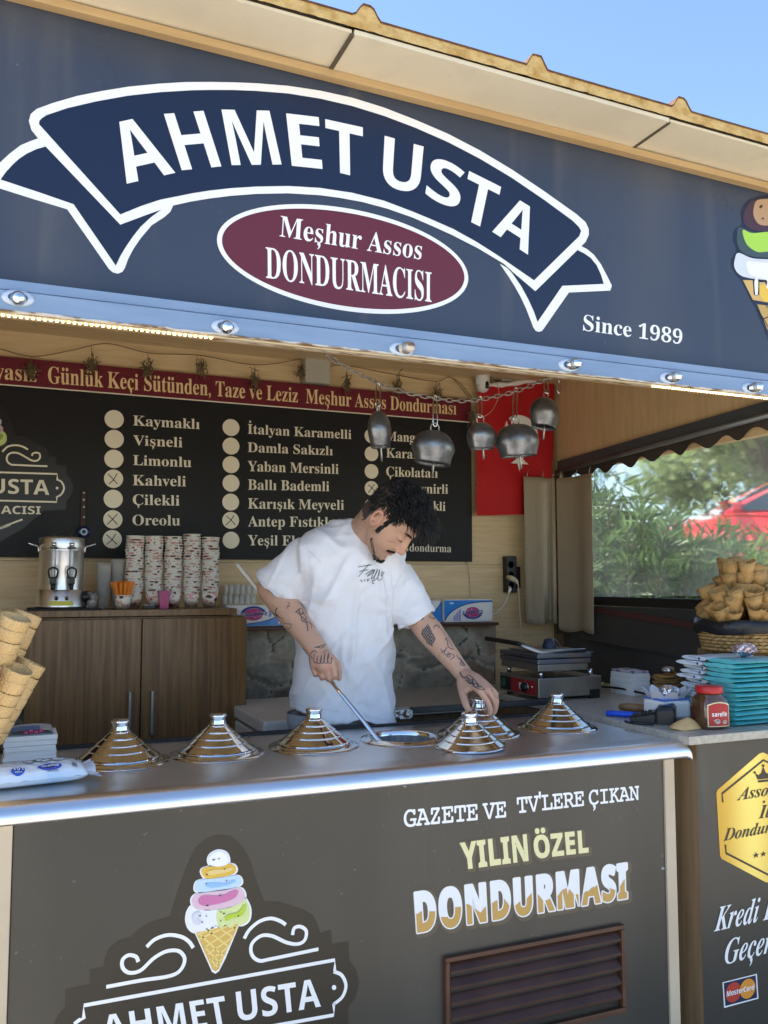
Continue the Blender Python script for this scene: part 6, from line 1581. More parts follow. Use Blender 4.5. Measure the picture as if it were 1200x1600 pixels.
def jl(a, z, d=.0007):
    # on the street side face of the jar (superellipse), a in metres across
    rot = Matrix.Rotation(R(-8), 3, 'Z'); return c + rot @ Vector((a, -(.0472 + d - 4.2 * a * a), z))
JR = mat('jar_label_red', (.36, .012, .018), .4); JC = mat('jar_label_cream', (.72, .62, .36), .4)
for nm, mm, x_, zt, zb, d in (('label_border', JC, .036, .073, .010, .0012), ('label', JR, .0335, .0700, .0125, .0022)):
    m = MB(); n = 16; P = [jl(-.001 - x_ + 2 * x_ * k / n, zb, d) for k in range(n + 1)]; Q = [jl(-.001 - x_ + 2 * x_ * k / n, zt + .008 * (1 - ((k - n / 2) / (n / 2)) ** 2), d) for k in range(n + 1)]
    m.add(P + Q, [(k, k + 1, n + 2 + k, n + 1 + k) for k in range(n)]); m.build(nm, mm, t, fix=False)
m = MB(); V, F = layout('sarelle', 'sans'); m.add([jl(-.0255 + .050 * x, .040 + .0125 * y, .0034) for x, y in V], F); m.build('label_lettering', WHITE, t, fix=False)
m = MB(); m.add([jl(-.010 + .011 * math.cos(k * .314), .026 + .007 * math.sin(k * .314), .0034) for k in range(20)], [list(range(20))]); m.add([jl(.016 + .008 * math.cos(k * .314), .0235 + .006 * math.sin(k * .314), .0034) for k in range(20)], [list(range(20))]); m.build('label_picture', mat('label_nut', (.55, .48, .46), .5, col2=(.2, .08, .06), scale=120), t, fix=False)
# turquoise packets
TQ = mat('turquoise_wrapper', (0.065, 0.44, 0.50), 0.32, coat=.4, col2=(0.16, 0.56, 0.60), scale=14, bump=.004, bscale=28); TQW = mat('white_blue_wrapper', (0.76, 0.78, 0.80), 0.35, coat=.3, col2=(0.50, 0.62, 0.68), scale=16, bump=.003, bscale=26)
pL = atZ(1156, 1137, ZS); nP = 14; hP = .197 / nP
for k in range(nP):
    jx, jy, ja = random.uniform(-.007, .006), random.uniform(-.003, .007), R(random.uniform(-5.5, 5.5))
    if k == 6: jx -= .004
    o_ = Vector((pL.x + jx, pL.y + .006 + jy, ZS + hP * k))
    lab = {0: 'lowest turquoise packet of the tall stack, lying on the slab', nP - 1: 'topmost turquoise packet of the tall stack, under the foil ball'}.get(k, 'turquoise packet number %d from the bottom of the tall stack' % (k + 1))
    t = thing('wrapped_packet', lab, 'packet', o_, 'turquoise packets stacked at the right')
    rot = Matrix.Rotation(ja, 3, 'Z')
    def W3(x, y, z): return o_ + rot @ Vector((x, y, z))
    def pillow(xa, xb, ya, yb, seed, endx):
        m = MB(); nx, ny = 14, 14
        def zt_(i, j, s):
            u_, v_ = i / nx, j / ny
            e = min(1, 5 * min(v_, 1 - v_)) ** .5
            if endx: e *= min(1, 5 * (1 - u_)) ** .5 if endx > 0 else min(1, 5 * u_) ** .5
            return hP * .5 + s * (hP * .5) * (e * (.86 + .30 * noise.noise(Vector((u_ * 5 + seed, v_ * 5, s + seed)))) + .04)
        for s in (1, -1):
            m.add([W3(xa + (xb - xa) * i / nx, ya + (yb - ya) * j / ny, zt_(i, j, s)) for j in range(ny + 1) for i in range(nx + 1)], [(j * (nx + 1) + i, j * (nx + 1) + i + 1, (j + 1) * (nx + 1) + i + 1, (j + 1) * (nx + 1) + i) for j in range(ny) for i in range(nx)], smooth=True)
        for i in range(nx):   # side skirts
            for j_ in (0, ny):
                y_ = ya + (yb - ya) * j_ / ny
                m.add([W3(xa + (xb - xa) * (i + q) / nx, y_, zt_(i + q, j_, s)) for q in (0, 1) for s in (1, -1)], [(0, 1, 3, 2)])
        for j in range(ny):
            for i_ in (0, nx):
                x_ = xa + (xb - xa) * i_ / nx
                m.add([W3(x_, ya + (yb - ya) * (j + q) / ny, zt_(i_, j + q, s)) for q in (0, 1) for s in (1, -1)], [(0, 1, 3, 2)])
        return m
    pillow(0, .20, 0, .13, k * 3.1, 0).build('teal_end', TQ, t, fix=False)
    pillow(-.003, .20, .1305, .24, k * 3.1 + 1, 0).build('printed_end', TQW if k > 5 or k % 3 else TQ, t, fix=False)
    # crimped tail and dot print seen on the left end
    m = MB(); n = 10
    m.add([W3(.2 + .022 * q, .13 * j / n, hP * .5 + .003 * math.sin(j * 2.1) * q) for q in (0, 1) for j in range(n + 1)], [(j, j + 1, n + 2 + j, n + 1 + j) for j in range(n)], smooth=True); m.build('crimped_seal', TQ, t, fix=False)
    m = MB(); a_ = Vector((-.0050, .155 + .01 * math.sin(k), hP * .5)); m.add([W3(a_.x, a_.y + .0042 * math.cos(q * .628), a_.z + .0042 * math.sin(q * .628)) for q in range(10)], [list(range(10))]); 
    m.add([W3(a_.x, a_.y + .004, a_.z), W3(a_.x, a_.y + .045, a_.z + .003), W3(a_.x, a_.y + .045, a_.z + .0042), W3(a_.x, a_.y + .004, a_.z + .0012)], [(0, 1, 2, 3)]); m.build('print_mark', TNAVY, t, fix=False)
m = MB(); q = atY(1163, 1017, pL.y + .09); lump(m, (q.x, q.y, ZS + .197 + .024), .036, 9, (1.05, .9, .62)); props(m.build('foil_parcel', mat('foil_pinkish', (.72, .70, .73), .2, metal=.85, col2=(.45, .22, .26), scale=14, bump=.012, bscale=45)), 'shiny foil wrapped lump on top of the turquoise packets', 'foil')
# basket of waffle cones
bc_ = Vector((2.318, 2.29, 1.166))
m = MB(); m.box((2.225, 2.25, ZS), (2.455, 2.42, 1.165), bev=.004); props(m.build('support_crate', W_PLANK), 'brown crate carrying the wicker basket behind the turquoise packets', 'crate')
bk = thing('wicker_basket', 'woven wicker basket lined with a black bag, full of cones', 'basket', bc_)
WICK = mat('wicker', (.52, .33, .13), .6, col2=(.32, .18, .06), scale=30, bump=.001, bscale=60)
m = MB(); NSK = 32
for row in range(8):
    z_ = .006 + row * .0115; r0 = .132 + .0024 * row
    pts = []
    for k in range(4 * NSK):
        rr = r0 + .0055 * math.cos(PI * (k / 2 + row)); a = 2 * PI * k / (4 * NSK)
        pts.append(bc_ + Vector((rr * math.cos(a), rr * math.sin(a), z_ + .0012 * noise.noise(Vector((k * .3, row, 0))))))
    m.tube(pts + pts[:2], .0058, 6, caps=False)
m.build('weave', WICK, bk)
m = MB()
for k in range(NSK):
    a = 2 * PI * k / NSK; m.tube([bc_ + Vector((.130 * math.cos(a), .130 * math.sin(a), .0)), bc_ + Vector((.151 * math.cos(a), .151 * math.sin(a), .098))], .003, 5)
m.build('stakes', WICK, bk)
m = MB(); m.lathe([(0, .004), (.128, .004), (.13, .0)], bc_, 36); m.build('base', WICK, bk)
m = MB(); rings = []
for r_, z_ in ((.13, .05), (.142, .090), (.150, .103), (.160, .104), (.166, .092), (.165, .074), (.161, .060)):
    rings.append([bc_ + Vector(((r_ + .006 * noise.noise(Vector((math.cos(a * PI / 36) * 5, math.sin(a * PI / 36) * 5, z_ * 30)))) * math.cos(a * PI / 36), (r_ + .006 * noise.noise(Vector((math.cos(a * PI / 36) * 5, math.sin(a * PI / 36) * 5, z_ * 30 + 5)))) * math.sin(a * PI / 36), z_ + .009 * noise.noise(Vector((math.cos(a * PI / 36) * 2.4, math.sin(a * PI / 36) * 2.4, z_ * 9))))) for a in range(72)])
m.loft(rings, caps=False); m.build('black_liner', mat('black_bag', (.012, .012, .014), .35, bump=.006, bscale=26, detail=3), bk)
CONEM = mat('waffle_cone', (0.56, 0.33, 0.115), 0.7, col2=(0.40, 0.21, 0.06), scale=26, bump=.002, bscale=70)
CONEL = mat('pale_cone', (0.72, 0.50, 0.235), 0.65, col2=(0.62, 0.39, 0.16), scale=22, bump=.0016, bscale=60)
for m_, sc_ in ((CONEM, 300), (CONEL, 260)):    # embossed waffle grid
    nt = m_.node_tree; tc = nt.nodes.new('ShaderNodeTexCoord'); mp = nt.nodes.new('ShaderNodeMapping'); mp.inputs['Rotation'].default_value = (0, R(45), 0)
    nt.links.new(tc.outputs['Object'], mp.inputs[0])
    ck = nt.nodes.new('ShaderNodeTexVoronoi'); ck.distance = 'CHEBYCHEV'; ck.inputs['Scale'].default_value = sc_ * .55; ck.inputs['Randomness'].default_value = 0.12; nt.links.new(mp.outputs[0], ck.inputs['Vector'])
    bp = nt.nodes.new('ShaderNodeBump'); bp.inputs['Distance'].default_value = .0035; nt.links.new(ck.outputs['Distance'], bp.inputs['Height'])
    old = nt.nodes['Principled BSDF'].inputs['Normal'].links[0].from_socket; nt.links.new(old, bp.inputs['Normal']); nt.links.new(bp.outputs[0], nt.nodes['Principled BSDF'].inputs['Normal'])
def wcone():
    m = MB(); rings = []
    for r_, z_, w in ((.003, 0, 0), (.014, .04, 0), (.0245, .08, .3), (.033, .112, 1), (.0315, .111, 1), (.023, .08, .3), (.012, .042, 0), (.002, .01, 0)):
        rings.append([Vector((r_ * math.cos(a * PI / 14) * (1 + .05 * w * math.sin(a * .9)), r_ * math.sin(a * PI / 14), z_ + w * (.010 * (a / 28.0) + .003 * math.sin(a * .45)))) for a in range(28)])
    m.loft(rings, caps=False); o = m.build('waffle_cone', CONEM, origin=(0, 0, 0)); return o
w0 = None; rnd = random.Random(4)
spec = []
for tier, (R_, z_, n_, lean) in enumerate(((.138, .142, 15, .55), (.118, .208, 13, .30), (.066, .225, 8, .22), (.060, .292, 7, .10))):
    for k in range(n_): spec.append((tier, R_, z_, 2 * PI * (k + .5 * (tier % 2)) / n_ + rnd.uniform(-.08, .08), lean, k))
for tier, R_, z_, a, lean, k in spec:
    for nest in range(2 if tier in (1, 3) else 1):
        if w0 is None: w0 = wcone(); c = w0
        else: c = w0.copy(); COL.objects.link(c)
        lj = lean + rnd.gauss(0, .09); aj = a + rnd.gauss(0, .25)
        ax_ = Vector((math.cos(aj) * math.sin(lj), math.sin(aj) * math.sin(lj), math.cos(lj))); c.scale = (rnd.uniform(.86, 1.12), rnd.uniform(.86, 1.1), rnd.uniform(.92, 1.12))
        c.location = bc_ + Vector((rnd.gauss(0, .004), rnd.gauss(0, .004), rnd.gauss(0, .006))) + Vector((R_ * math.cos(a), R_ * math.sin(a), z_)) - ax_ * (.115 - .032 * (0 if tier in (0, 2) else nest - 1))
        c.rotation_euler = (Vector((0, 0, 1)).rotation_difference(ax_) @ Matrix.Rotation(rnd.uniform(0, 6), 3, 'Z').to_quaternion()).to_euler()
        nm = ('brown waffle cone in the lowest ring of the wicker basket', 'brown waffle cone in the outer standing ring of the basket', 'brown waffle cone in the inner ring of the basket', 'brown waffle cone in the topmost cluster above the basket')[tier]
        props(c, nm, 'waffle cone', 'waffle cones in the wicker basket')
# ------------------------------------------------------------------ left end of the counter: pale cones, napkins, wipes
def pcone():
    m = MB(); m.lathe([(.0, 0), (.0165, 0), (.0175, .002), (.0255, .062), (.0262, .064), (.030, .066), (.0318, .070), (.0328, .092), (.0322, .094), (.0305, .0935), (.0295, .070), (.0245, .064), (.0165, .006), (0, .005)], (0, 0, 0), 28)
    return m.build('wafer_cone', CONEL, origin=(0, 0, 0))
pc0 = None; tc_ = Vector((-.134, 2.20, 0))
st = thing('cone_stand', 'white stand under the pile of pale wafer cones', 'stand', (tc_.x, tc_.y, ZT))
m = MB(); m.lathe([(0, 0), (.075, 0), (.075, .01), (.02, .02), (.018, .06), (.05, .068), (0, .07)], (tc_.x, tc_.y, ZT), 28); m.build('stand_body', WHITEP, st)
rings_ = [(0.052, R(27), .250, 11, 11, 0.0), (0.018, R(23), .362, 8, 6, 0.25), (0.0, R(8), .42, 4, 4, .4)]
for ri_, (rb_, lean, Lc, ncol, nn_, ph) in enumerate(rings_):
    for k in range(ncol):
        a = 2 * PI * (k + ph) / ncol
        if math.sin(a) > .75 and ri_ == 0: continue
        ax_ = Vector((math.cos(a) * math.sin(lean), math.sin(a) * math.sin(lean), math.cos(lean)))
        for j in range(nn_):
            if pc0 is None: pc0 = pcone(); c = pc0
            else: c = pc0.copy(); COL.objects.link(c)
            top_l = Lc / math.cos(lean) - .094 + random.uniform(-.002, .002)
            c.location = Vector((tc_.x + rb_ * math.cos(a), tc_.y + rb_ * math.sin(a), ZT + .01)) + ax_ * (top_l - .0265 * j) + Vector((random.uniform(-.001, .001),) * 3)
            c.rotation_euler = (Vector((0, 0, 1)).rotation_difference(ax_) @ Matrix.Rotation(random.uniform(0, 6), 3, 'Z').to_quaternion()).to_euler()
            if c.location.z < ZT + .02: c.location.z = 99; bpy.data.objects.remove(c) if c is not pc0 else None; continue
            nm = ('pale wafer cone in the outer leaning columns at the left end', 'pale wafer cone in the upper ring of the left pile', 'pale wafer cone at the top of the left pile')[ri_]
            props(c, nm if j else nm.replace('pale wafer cone', 'pale wafer cone open at the top,'), 'wafer cone', 'pale wafer cones piled at the left end')
pA, pB = atZ(6, 1186, ZT), atZ(91, 1186, ZT)
t = thing('napkin_pack', 'pack of white napkins with blue top print behind the wet wipes', 'napkins', (.06, 2.44, ZT))
m = MB(); layers(m, pA.x, pB.x - .004, pA.y - .045, pA.y + .07, ZT, ZT + .060, 5, .003)
for i, v in enumerate(m.v):
    if v.z > ZT + .002: m.v[i] = v + Vector((0, 0, .010 * noise.noise(Vector((v.x * 18, v.y * 10, v.z * 9)))))
m.build('napkins', NAPK, t)
m = MB(); rings = []
for k in range(9):
    a = PI * k / 8; rings.append([Vector((pA.x + .006 + (.118 - .008) * (0.5 - .5 * math.cos(a)), y_, ZT + .0625 + .012 * math.sin(a) ** .6)) for y_ in (pA.y - .04, pA.y, pA.y + .03, pA.y + .068)])
m.loft(rings, caps=False, closed=False); m.build('film', NAPF, t)
m = MB(); rr = [[p + Vector((0, -.0012, .0008)) for p in r[:3]] for r in rings[1:6]]; m.loft(rr, caps=False, closed=False); m.build('blue_print', TBLUE, t)
m = MB(); m.add([Vector((pA.x + .045 + .012 * k, pA.y - .042, ZT + .0655 + .003 * (k % 2))) + Vector(q) for k in range(4) for q in ((0, 0, 0), (.009, 0, 0), (.009, 0, .007), (0, 0, .007))], [(4 * k, 4 * k + 1, 4 * k + 2, 4 * k + 3) for k in range(4)]); m.build('print', TPINK, t, fix=False)
# wet wipes
t = thing('wet_wipes_pack', 'pale blue soft pack of wet wipes on the front edge of the counter', 'wet wipes', (.08, 2.12, ZT))
WIPE = mat('wipes_film', (0.78, 0.82, 0.86), 0.25, coat=.6, col2=(0.36, 0.58, 0.80), scale=7, lo=.50, hi=.72, bump=.003, bscale=22)
o_ = atZ(-30, 1243, ZT); dx_ = (atZ(138, 1226, ZT) - atZ(0, 1242, ZT)); dx_.z = 0; ux = dx_.normalized(); uy = Vector((-ux.y, ux.x, 0)); Lw = (atZ(140, 1225, ZT) - o_).length; Ww = .115; Hw = .046
def wp(a, b_, s, grow=0):
    e = max(0, 1 - abs(2 * a - 1) ** 7) ** .5 * max(0, 1 - abs(2 * b_ - 1) ** 2.4) ** .5
    z = Hw * (.40 + s * .60 * e) if s > 0 else Hw * .40 * (1 - e)
    if s > 0: z += .0025 * noise.noise(Vector((a * 14, b_ * 7, 3)))
    return o_ + ux * (a * Lw) + uy * (b_ * Ww) + Vector((0, 0, z + .001 + grow))
m = MB(); nx, ny = 50, 26
for s in (1, -1): m.add([wp(i / nx, j / ny, s) for j in range(ny + 1) for i in range(nx + 1)], [(j * (nx + 1) + i, j * (nx + 1) + i + 1, (j + 1) * (nx + 1) + i + 1, (j + 1) * (nx + 1) + i) for j in range(ny) for i in range(nx)], smooth=True)
m.build('pouch', WIPE, t)
m = MB(); n = 14
m.add([wp(1, j / n, 1) + ux * (.028 * q) + Vector((0, 0, .004 * math.sin(j * 1.9) * q + (.008 * (1 if j > n / 2 else -1) * q))) for q in (0, .5, 1) for j in range(n + 1)], [(k * (n + 1) + j, k * (n + 1) + j + 1, (k + 1) * (n + 1) + j + 1, (k + 1) * (n + 1) + j) for k in range(2) for j in range(n)], smooth=True); m.build('crimped_end', WIPE, t, fix=False)
def wt(a, b_, g=.0014): return wp(a, b_, 1, g)
def wpatch(nm, mm, ca, cb, ra, rb, g, ex=2):
    q = MB(); n = 32; rr = [0, .5, .8, 1]; V = [wt(ca, cb, g)]
    for r_ in rr[1:]: V += [wt(ca + ra * r_ * math.copysign(abs(math.cos(k * 2 * PI / n)) ** (2 / ex), math.cos(k * 2 * PI / n)), cb + rb * r_ * math.copysign(abs(math.sin(k * 2 * PI / n)) ** (2 / ex), math.sin(k * 2 * PI / n)), g) for k in range(n)]
    F = [(0, 1 + k, 1 + (k + 1) % n) for k in range(n)]
    for j in range(2): F += [(1 + j * n + k, 1 + j * n + (k + 1) % n, 1 + (j + 1) * n + (k + 1) % n, 1 + (j + 1) * n + k) for k in range(n)]
    q.add(V, F, smooth=True); q.build(nm, mm, t, fix=False)
wpatch('resealable_flap', mat('flap_white', (.70, .73, .78), .2, coat=.5), .60, .62, .22, .20, .0022, 3)
wpatch('flap_logo', TNAVY, .62, .70, .10, .05, .0034)
wpatch('count_badge', mat('badge_blue', (.03, .10, .50), .3), .335, .13, .065, .10, .002)
wpatch('name_plate', mat('plate_blue', (.05, .08, .42), .3), .635, .16, .115, .095, .002)
def wtext(s, style, a0, a1, b0, b1, g): V, F = layout(s, style); q = MB(); q.add([wt(a0 + (a1 - a0) * x, b0 + (b1 - b0) * y, g) for x, y in V], F); return q
wtext('101', 'sans', .29, .385, .12, .19, .0034).build('count_lettering', WHITE, t, fix=False)
wtext('adet', 'sans', .305, .37, .07, .10, .0034).build('count_lettering', WHITE, t, fix=False)
wtext('Mendiva', 'sansit', .555, .72, .13, .20, .0034).build('name_lettering', WHITE, t, fix=False)
wtext('Mendiva', 'sansit', .55, .70, .69, .73, .0046).build('flap_lettering', WHITE, t, fix=False)
wtext('ıslak havlu', 'sansit', .60, .71, .035, .06, .003).build('subtitle_lettering', TNAVY, t, fix=False)
m = MB()
for k in range(14):
    a_ = .85 + .0036 * k + (.001 if k % 3 else 0); m.add([wt(a_, .10, .002), wt(a_ + .0018, .10, .002), wt(a_ + .0018, .26, .002), wt(a_, .26, .002)], [(0, 1, 2, 3)])
m.build('barcode', INK, t, fix=False)
# ================================================================== THE MAN
man = thing('person', 'young man in a white oversized t-shirt leaning over the steel counter with a long paddle', 'person', (0.99, 2.72, 0.008))
def px3(u, v, y): return atY(u, v, y)
# ---- head frame: profile, looking down to the photo's right
TO = -FW
HF = (RT * .52 - UP * .84 + TO * .24).normalized()
HU = (RT * .75 + UP * .50 + TO * .40); HU = (HU - HF * HU.dot(HF)).normalized()
HR = HF.cross(HU).normalized()                    # his right, towards the camera
HO = px3(614, 809, 2.44); HS = .97
def hp(f, r, u): return HO + (HF * f + HR * r + HU * u) * HS
def resample(vs, fs, voxel, smooth=6, fac=.5):
    me = bpy.data.meshes.new('tmp'); me.from_pydata([tuple(v) for v in vs], [], fs)
    bm = bmesh.new(); bm.from_mesh(me); bmesh.ops.recalc_face_normals(bm, faces=bm.faces[:]); bm.to_mesh(me); bm.free()
    ob = bpy.data.objects.new('tmp', me); COL.objects.link(ob)
    r = ob.modifiers.new('r', 'REMESH'); r.mode = 'VOXEL'; r.voxel_size = voxel
    s = ob.modifiers.new('s', 'SMOOTH'); s.iterations = smooth; s.factor = fac
    dg = bpy.context.evaluated_depsgraph_get()
    m2 = bpy.data.meshes.new_from_object(ob.evaluated_get(dg))
    V = [v.co.copy() for v in m2.vertices]; F = [list(p.vertices) for p in m2.polygons]; Nn = [v.normal.copy() for v in m2.vertices]
    bpy.data.objects.remove(ob); bpy.data.meshes.remove(me); bpy.data.meshes.remove(m2)
    return V, F, Nn
B = MB()
def union_tube(pts, rad, seg=16, n=4, ref=None):
    P = spline(pts, n); k = len(pts); R_ = []
    for i in range(len(P)):
        t = i / (len(P) - 1) * (k - 1); a = min(int(t), k - 2); w = t - a
        r0, r1 = rad[a], rad[a + 1]
        if isinstance(r0, tuple) or isinstance(r1, tuple):
            r0 = r0 if isinstance(r0, tuple) else (r0, r0); r1 = r1 if isinstance(r1, tuple) else (r1, r1)
            R_.append((r0[0] * (1 - w) + r1[0] * w, r0[1] * (1 - w) + r1[1] * w))
        else: R_.append(r0 * (1 - w) + r1 * w)
    # rounded ends
    B.tube(P, R_, seg, ref=ref)
    for p, r in ((P[0], R_[0]), (P[-1], R_[-1])):
        r = max(r) if isinstance(r, tuple) else r
        ball(p, r * .98 if not isinstance(R_[0], tuple) else min(R_[0]) * .9)
def ball(c, r, sq=(1, 1, 1), ax=None):
    bm = bmesh.new(); bmesh.ops.create_icosphere(bm, subdivisions=2, radius=1)
    A = ax or (Vector((1, 0, 0)), Vector((0, 1, 0)), Vector((0, 0, 1)))
    bm.verts.index_update()
    B.add([Vector(c) + (A[0] * v.co.x * sq[0] + A[1] * v.co.y * sq[1] + A[2] * v.co.z * sq[2]) * r for v in bm.verts], [[v.index for v in f.verts] for f in bm.faces]); bm.free()
# skull and face
tab = [(-.122, .066, .030, .016), (-.116, .080, .012, .030), (-.105, .0875, -.018, .040), (-.090, .087, -.040, .049), (-.072, .084, -.058, .0565), (-.055, .0845, -.070, .062), (-.035, .0855, -.080, .0665), (-.015, .0845, -.088, .0695), (.003, .0815, -.094, .0715), (.016, .086, -.097, .0725), (.028, .0925, -.099, .0735), (.050, .0925, -.100, .0755), (.075, .084, -.096, .0735), (.095, .067, -.081, .0635), (.110, .041, -.055, .0435), (.118, .012, -.020, .016)]
rings = []
for u_, ff, fb, w in tab:
    ring = []
    for k in range(40):
        a = 2 * PI * k / 40; ca, sa = math.cos(a), math.sin(a)
        c_ = (ff + fb) / 2; h_ = (ff - fb) / 2
        x = c_ + h_ * math.copysign(abs(ca) ** .9, ca); y = w * math.copysign(abs(sa) ** .88, sa)
        if ca > 0: y *= 1 - .10 * ca
        ring.append(hp(x, y, u_))
    rings.append(ring)
B.loft(rings)
def hb(f, r, u, rad, sq=(1, 1, 1)): ball(hp(f, r, u), rad * HS, sq, (HF, HR, HU))
union_tube([hp(.080, 0, .022), hp(.0865, 0, -.004), hp(.0955, 0, -.023), hp(.1035, 0, -.035)], [.0105, .0125, .0135, .0125], 12)
union_tube([hp(.080, 0, -.052), hp(.088, 0, -.040), hp(.099, 0, -.037)], [.011, .0125, .0115], 12)
hb(.106, 0, -.037, .0120, (1.05, 1, .9))
for s in (-1, 1):
    hb(.096, s * .0120, -.041, .0088, (1.2, .9, .85))             # nostril wings
    hb(.0735, s * .032, .0, .0122, (.95, 1.25, .85))             # lids over the eyes
    hb(.0855, s * .032, .0215, .010, (.7, 1.9, .55))              # brow bone
    hb(.052, s * .036, -.028, .018, (.9, .75, .9))                # cheek bone
    # ear
    ec = lambda t, r_: hp(-.010 + .0140 * r_ * math.cos(t) - .004 * r_ * math.sin(t), s * (.0755 + .009 * (1 - .55 * math.cos(t)) * (.4 + .6 * r_)), -.010 + .0265 * r_ * math.sin(t))
    union_tube([ec(R(a), 1.0) for a in range(-75, 265, 20)], [.0046] * 17, 10, 2)
    hb(-.008, s * .0755, -.010, .016, (.85, .45, 1.45)); hb(-.001, s * .078, -.018, .006, (.8, 1, 1.3)); hb(-.004, s * .078, -.041, .0082, (.8, .6, 1))
union_tube([hp(.083, -.021, -.067), hp(.0895, -.009, -.0645), hp(.0895, .009, -.0645), hp(.083, .021, -.067)], [.0030, .0050, .0050, .0030], 8)
union_tube([hp(.083, -.018, -.0715), hp(.0885, -.006, -.0735), hp(.0885, .006, -.0735), hp(.083, .018, -.0715)], [.0028, .0058, .0058, .0028], 8)
hb(.080, 0, -.104, .0165, (.9, 1.2, .85))
# neck, trunk, legs (under the clothes)
NB = px3(556, 858, 2.60)
union_tube([NB + Vector((0, .03, -.10)), NB, NB.lerp(hp(-.03, 0, -.06), .55), hp(-.028, 0, -.03)], [.075, (.066, .062), (.059, .060), .060], 20)
hip = Vector((.985, 2.715, .90))
union_tube([hip, hip + Vector((0, -.02, .22)), px3(545, 905, 2.63), NB + Vector((-.01, .03, -.07))], [(.125, .09), (.11, .08), (.12, .08), (.08, .06)], 20, ref=(0, 1, 0))
for s in (-1, 1):
    k = hip + Vector((s * .085, 0, -.02))
    union_tube([k, (k.x + s * .015, 2.70, .48), (k.x + s * .02, 2.73, .11)], [.085, .058, .04], 14)
    B.tube([(k.x + s * .02, 2.75, .05), (k.x + s * .022, 2.69, .045), (k.x + s * .025, 2.58, .03)], [.04, .042, .032], 12)
# right arm (photo left)
Sr, Er, Wr = px3(490, 880, 2.62), px3(424, 918, 2.70), px3(497, 1016, 2.500)
union_tube([Sr, Sr.lerp(Er, .5), Er], [.046, .044, .043], 16)
union_tube([Er + Vector((-.004, .0, .0)), Er.lerp(Wr, .22), Er.lerp(Wr, .5), Er.lerp(Wr, .8), Wr], [.045, .0475, .0425, .0335, (.0315, .0285)], 18, ref=(0, 1, 0))
# left arm (photo right)
Sl, El, Wl = px3(612, 898, 2.60), px3(656, 968, 2.53), px3(724, 1053, 2.395)
union_tube([Sl, Sl.lerp(El, .5), El], [.044, .042, .041], 16)
union_tube([El, El.lerp(Wl, .25), El.lerp(Wl, .55), El.lerp(Wl, .85), Wl], [.042, .0435, .0365, .0290, (.0285, .0245)], 18, ref=(0, 1, 0))
# ---- right hand: a fist round the paddle, back of the hand to the camera
rod = lambda v: RTP.lerp(RB, v)
def rod_at(u):                                   # point of the paddle above photo column u
    best = min(range(200), key=lambda i: abs(proj(rod(i / 199))[0] - u)); return rod(best / 199)
def proj(p):
    q = Vector(p) - EYE; w = q.dot(FW); return (600 + FPX * q.dot(RT) / w, 800 - FPX * q.dot(UP) / w)
G = rod_at(504)                                  # gripping point
gd = dr                                          # paddle axis (downwards, to the right)
hd = (RT * .22 - UP * .97).normalized()          # from wrist to knuckles, in the picture
lat = (RT * .97 + UP * .10 + TO * .12).normalized()
Kc = px3(505, 1043, (G.y - .030)); 
def hand_r():
    # carpus + palm
    union_tube([Wr, Wr.lerp(Kc, .45) + TO * .004, Kc + hd * -.006], [(.0295, .026), (.036, .022), (.040, .0185)], 16, ref=tuple(TO))
    for i, (off, L, r_) in enumerate(((.0300, .040, .0098), (.0105, .044, .0102), (-.0095, .041, .0098), (-.0285, .034, .0086))):
        k = Kc + lat * off + hd * (.004 - .010 * (abs(i - 1) ** 1.4) * .35) - TO * (.003 * i)
        a = k + hd * L * .62 + TO * .008
        b_ = a + hd * .010 - TO * .026 - lat * .003
        c_ = b_ - hd * .020 - TO * .012
        ball(k, r_ * 1.12)
        union_tube([k - hd * .018, k, a], [r_ * 1.05, r_ * 1.06, r_ * .98], 12)
        union_tube([a, b_], [r_ * .98, r_ * .90], 12); union_tube([b_, c_], [r_ * .9, r_ * .78], 12)
    # thumb: leaves the inner side of the palm, closes round the front of the shaft
    t0 = Wr.lerp(Kc, .45) + lat * .026 - TO * .012
    t1 = t0 + lat * .016 + hd * .026 - TO * .016; t2 = t1 + hd * .026 + lat * .001 - TO * .004; t3 = t2 + hd * .020 - lat * .004 + TO * .003
    union_tube([t0, t1], [.0145, .0125], 12); union_tube([t1, t2], [.0122, .0108], 12); union_tube([t2, t3], [.0108, .0088], 12)
hand_r()
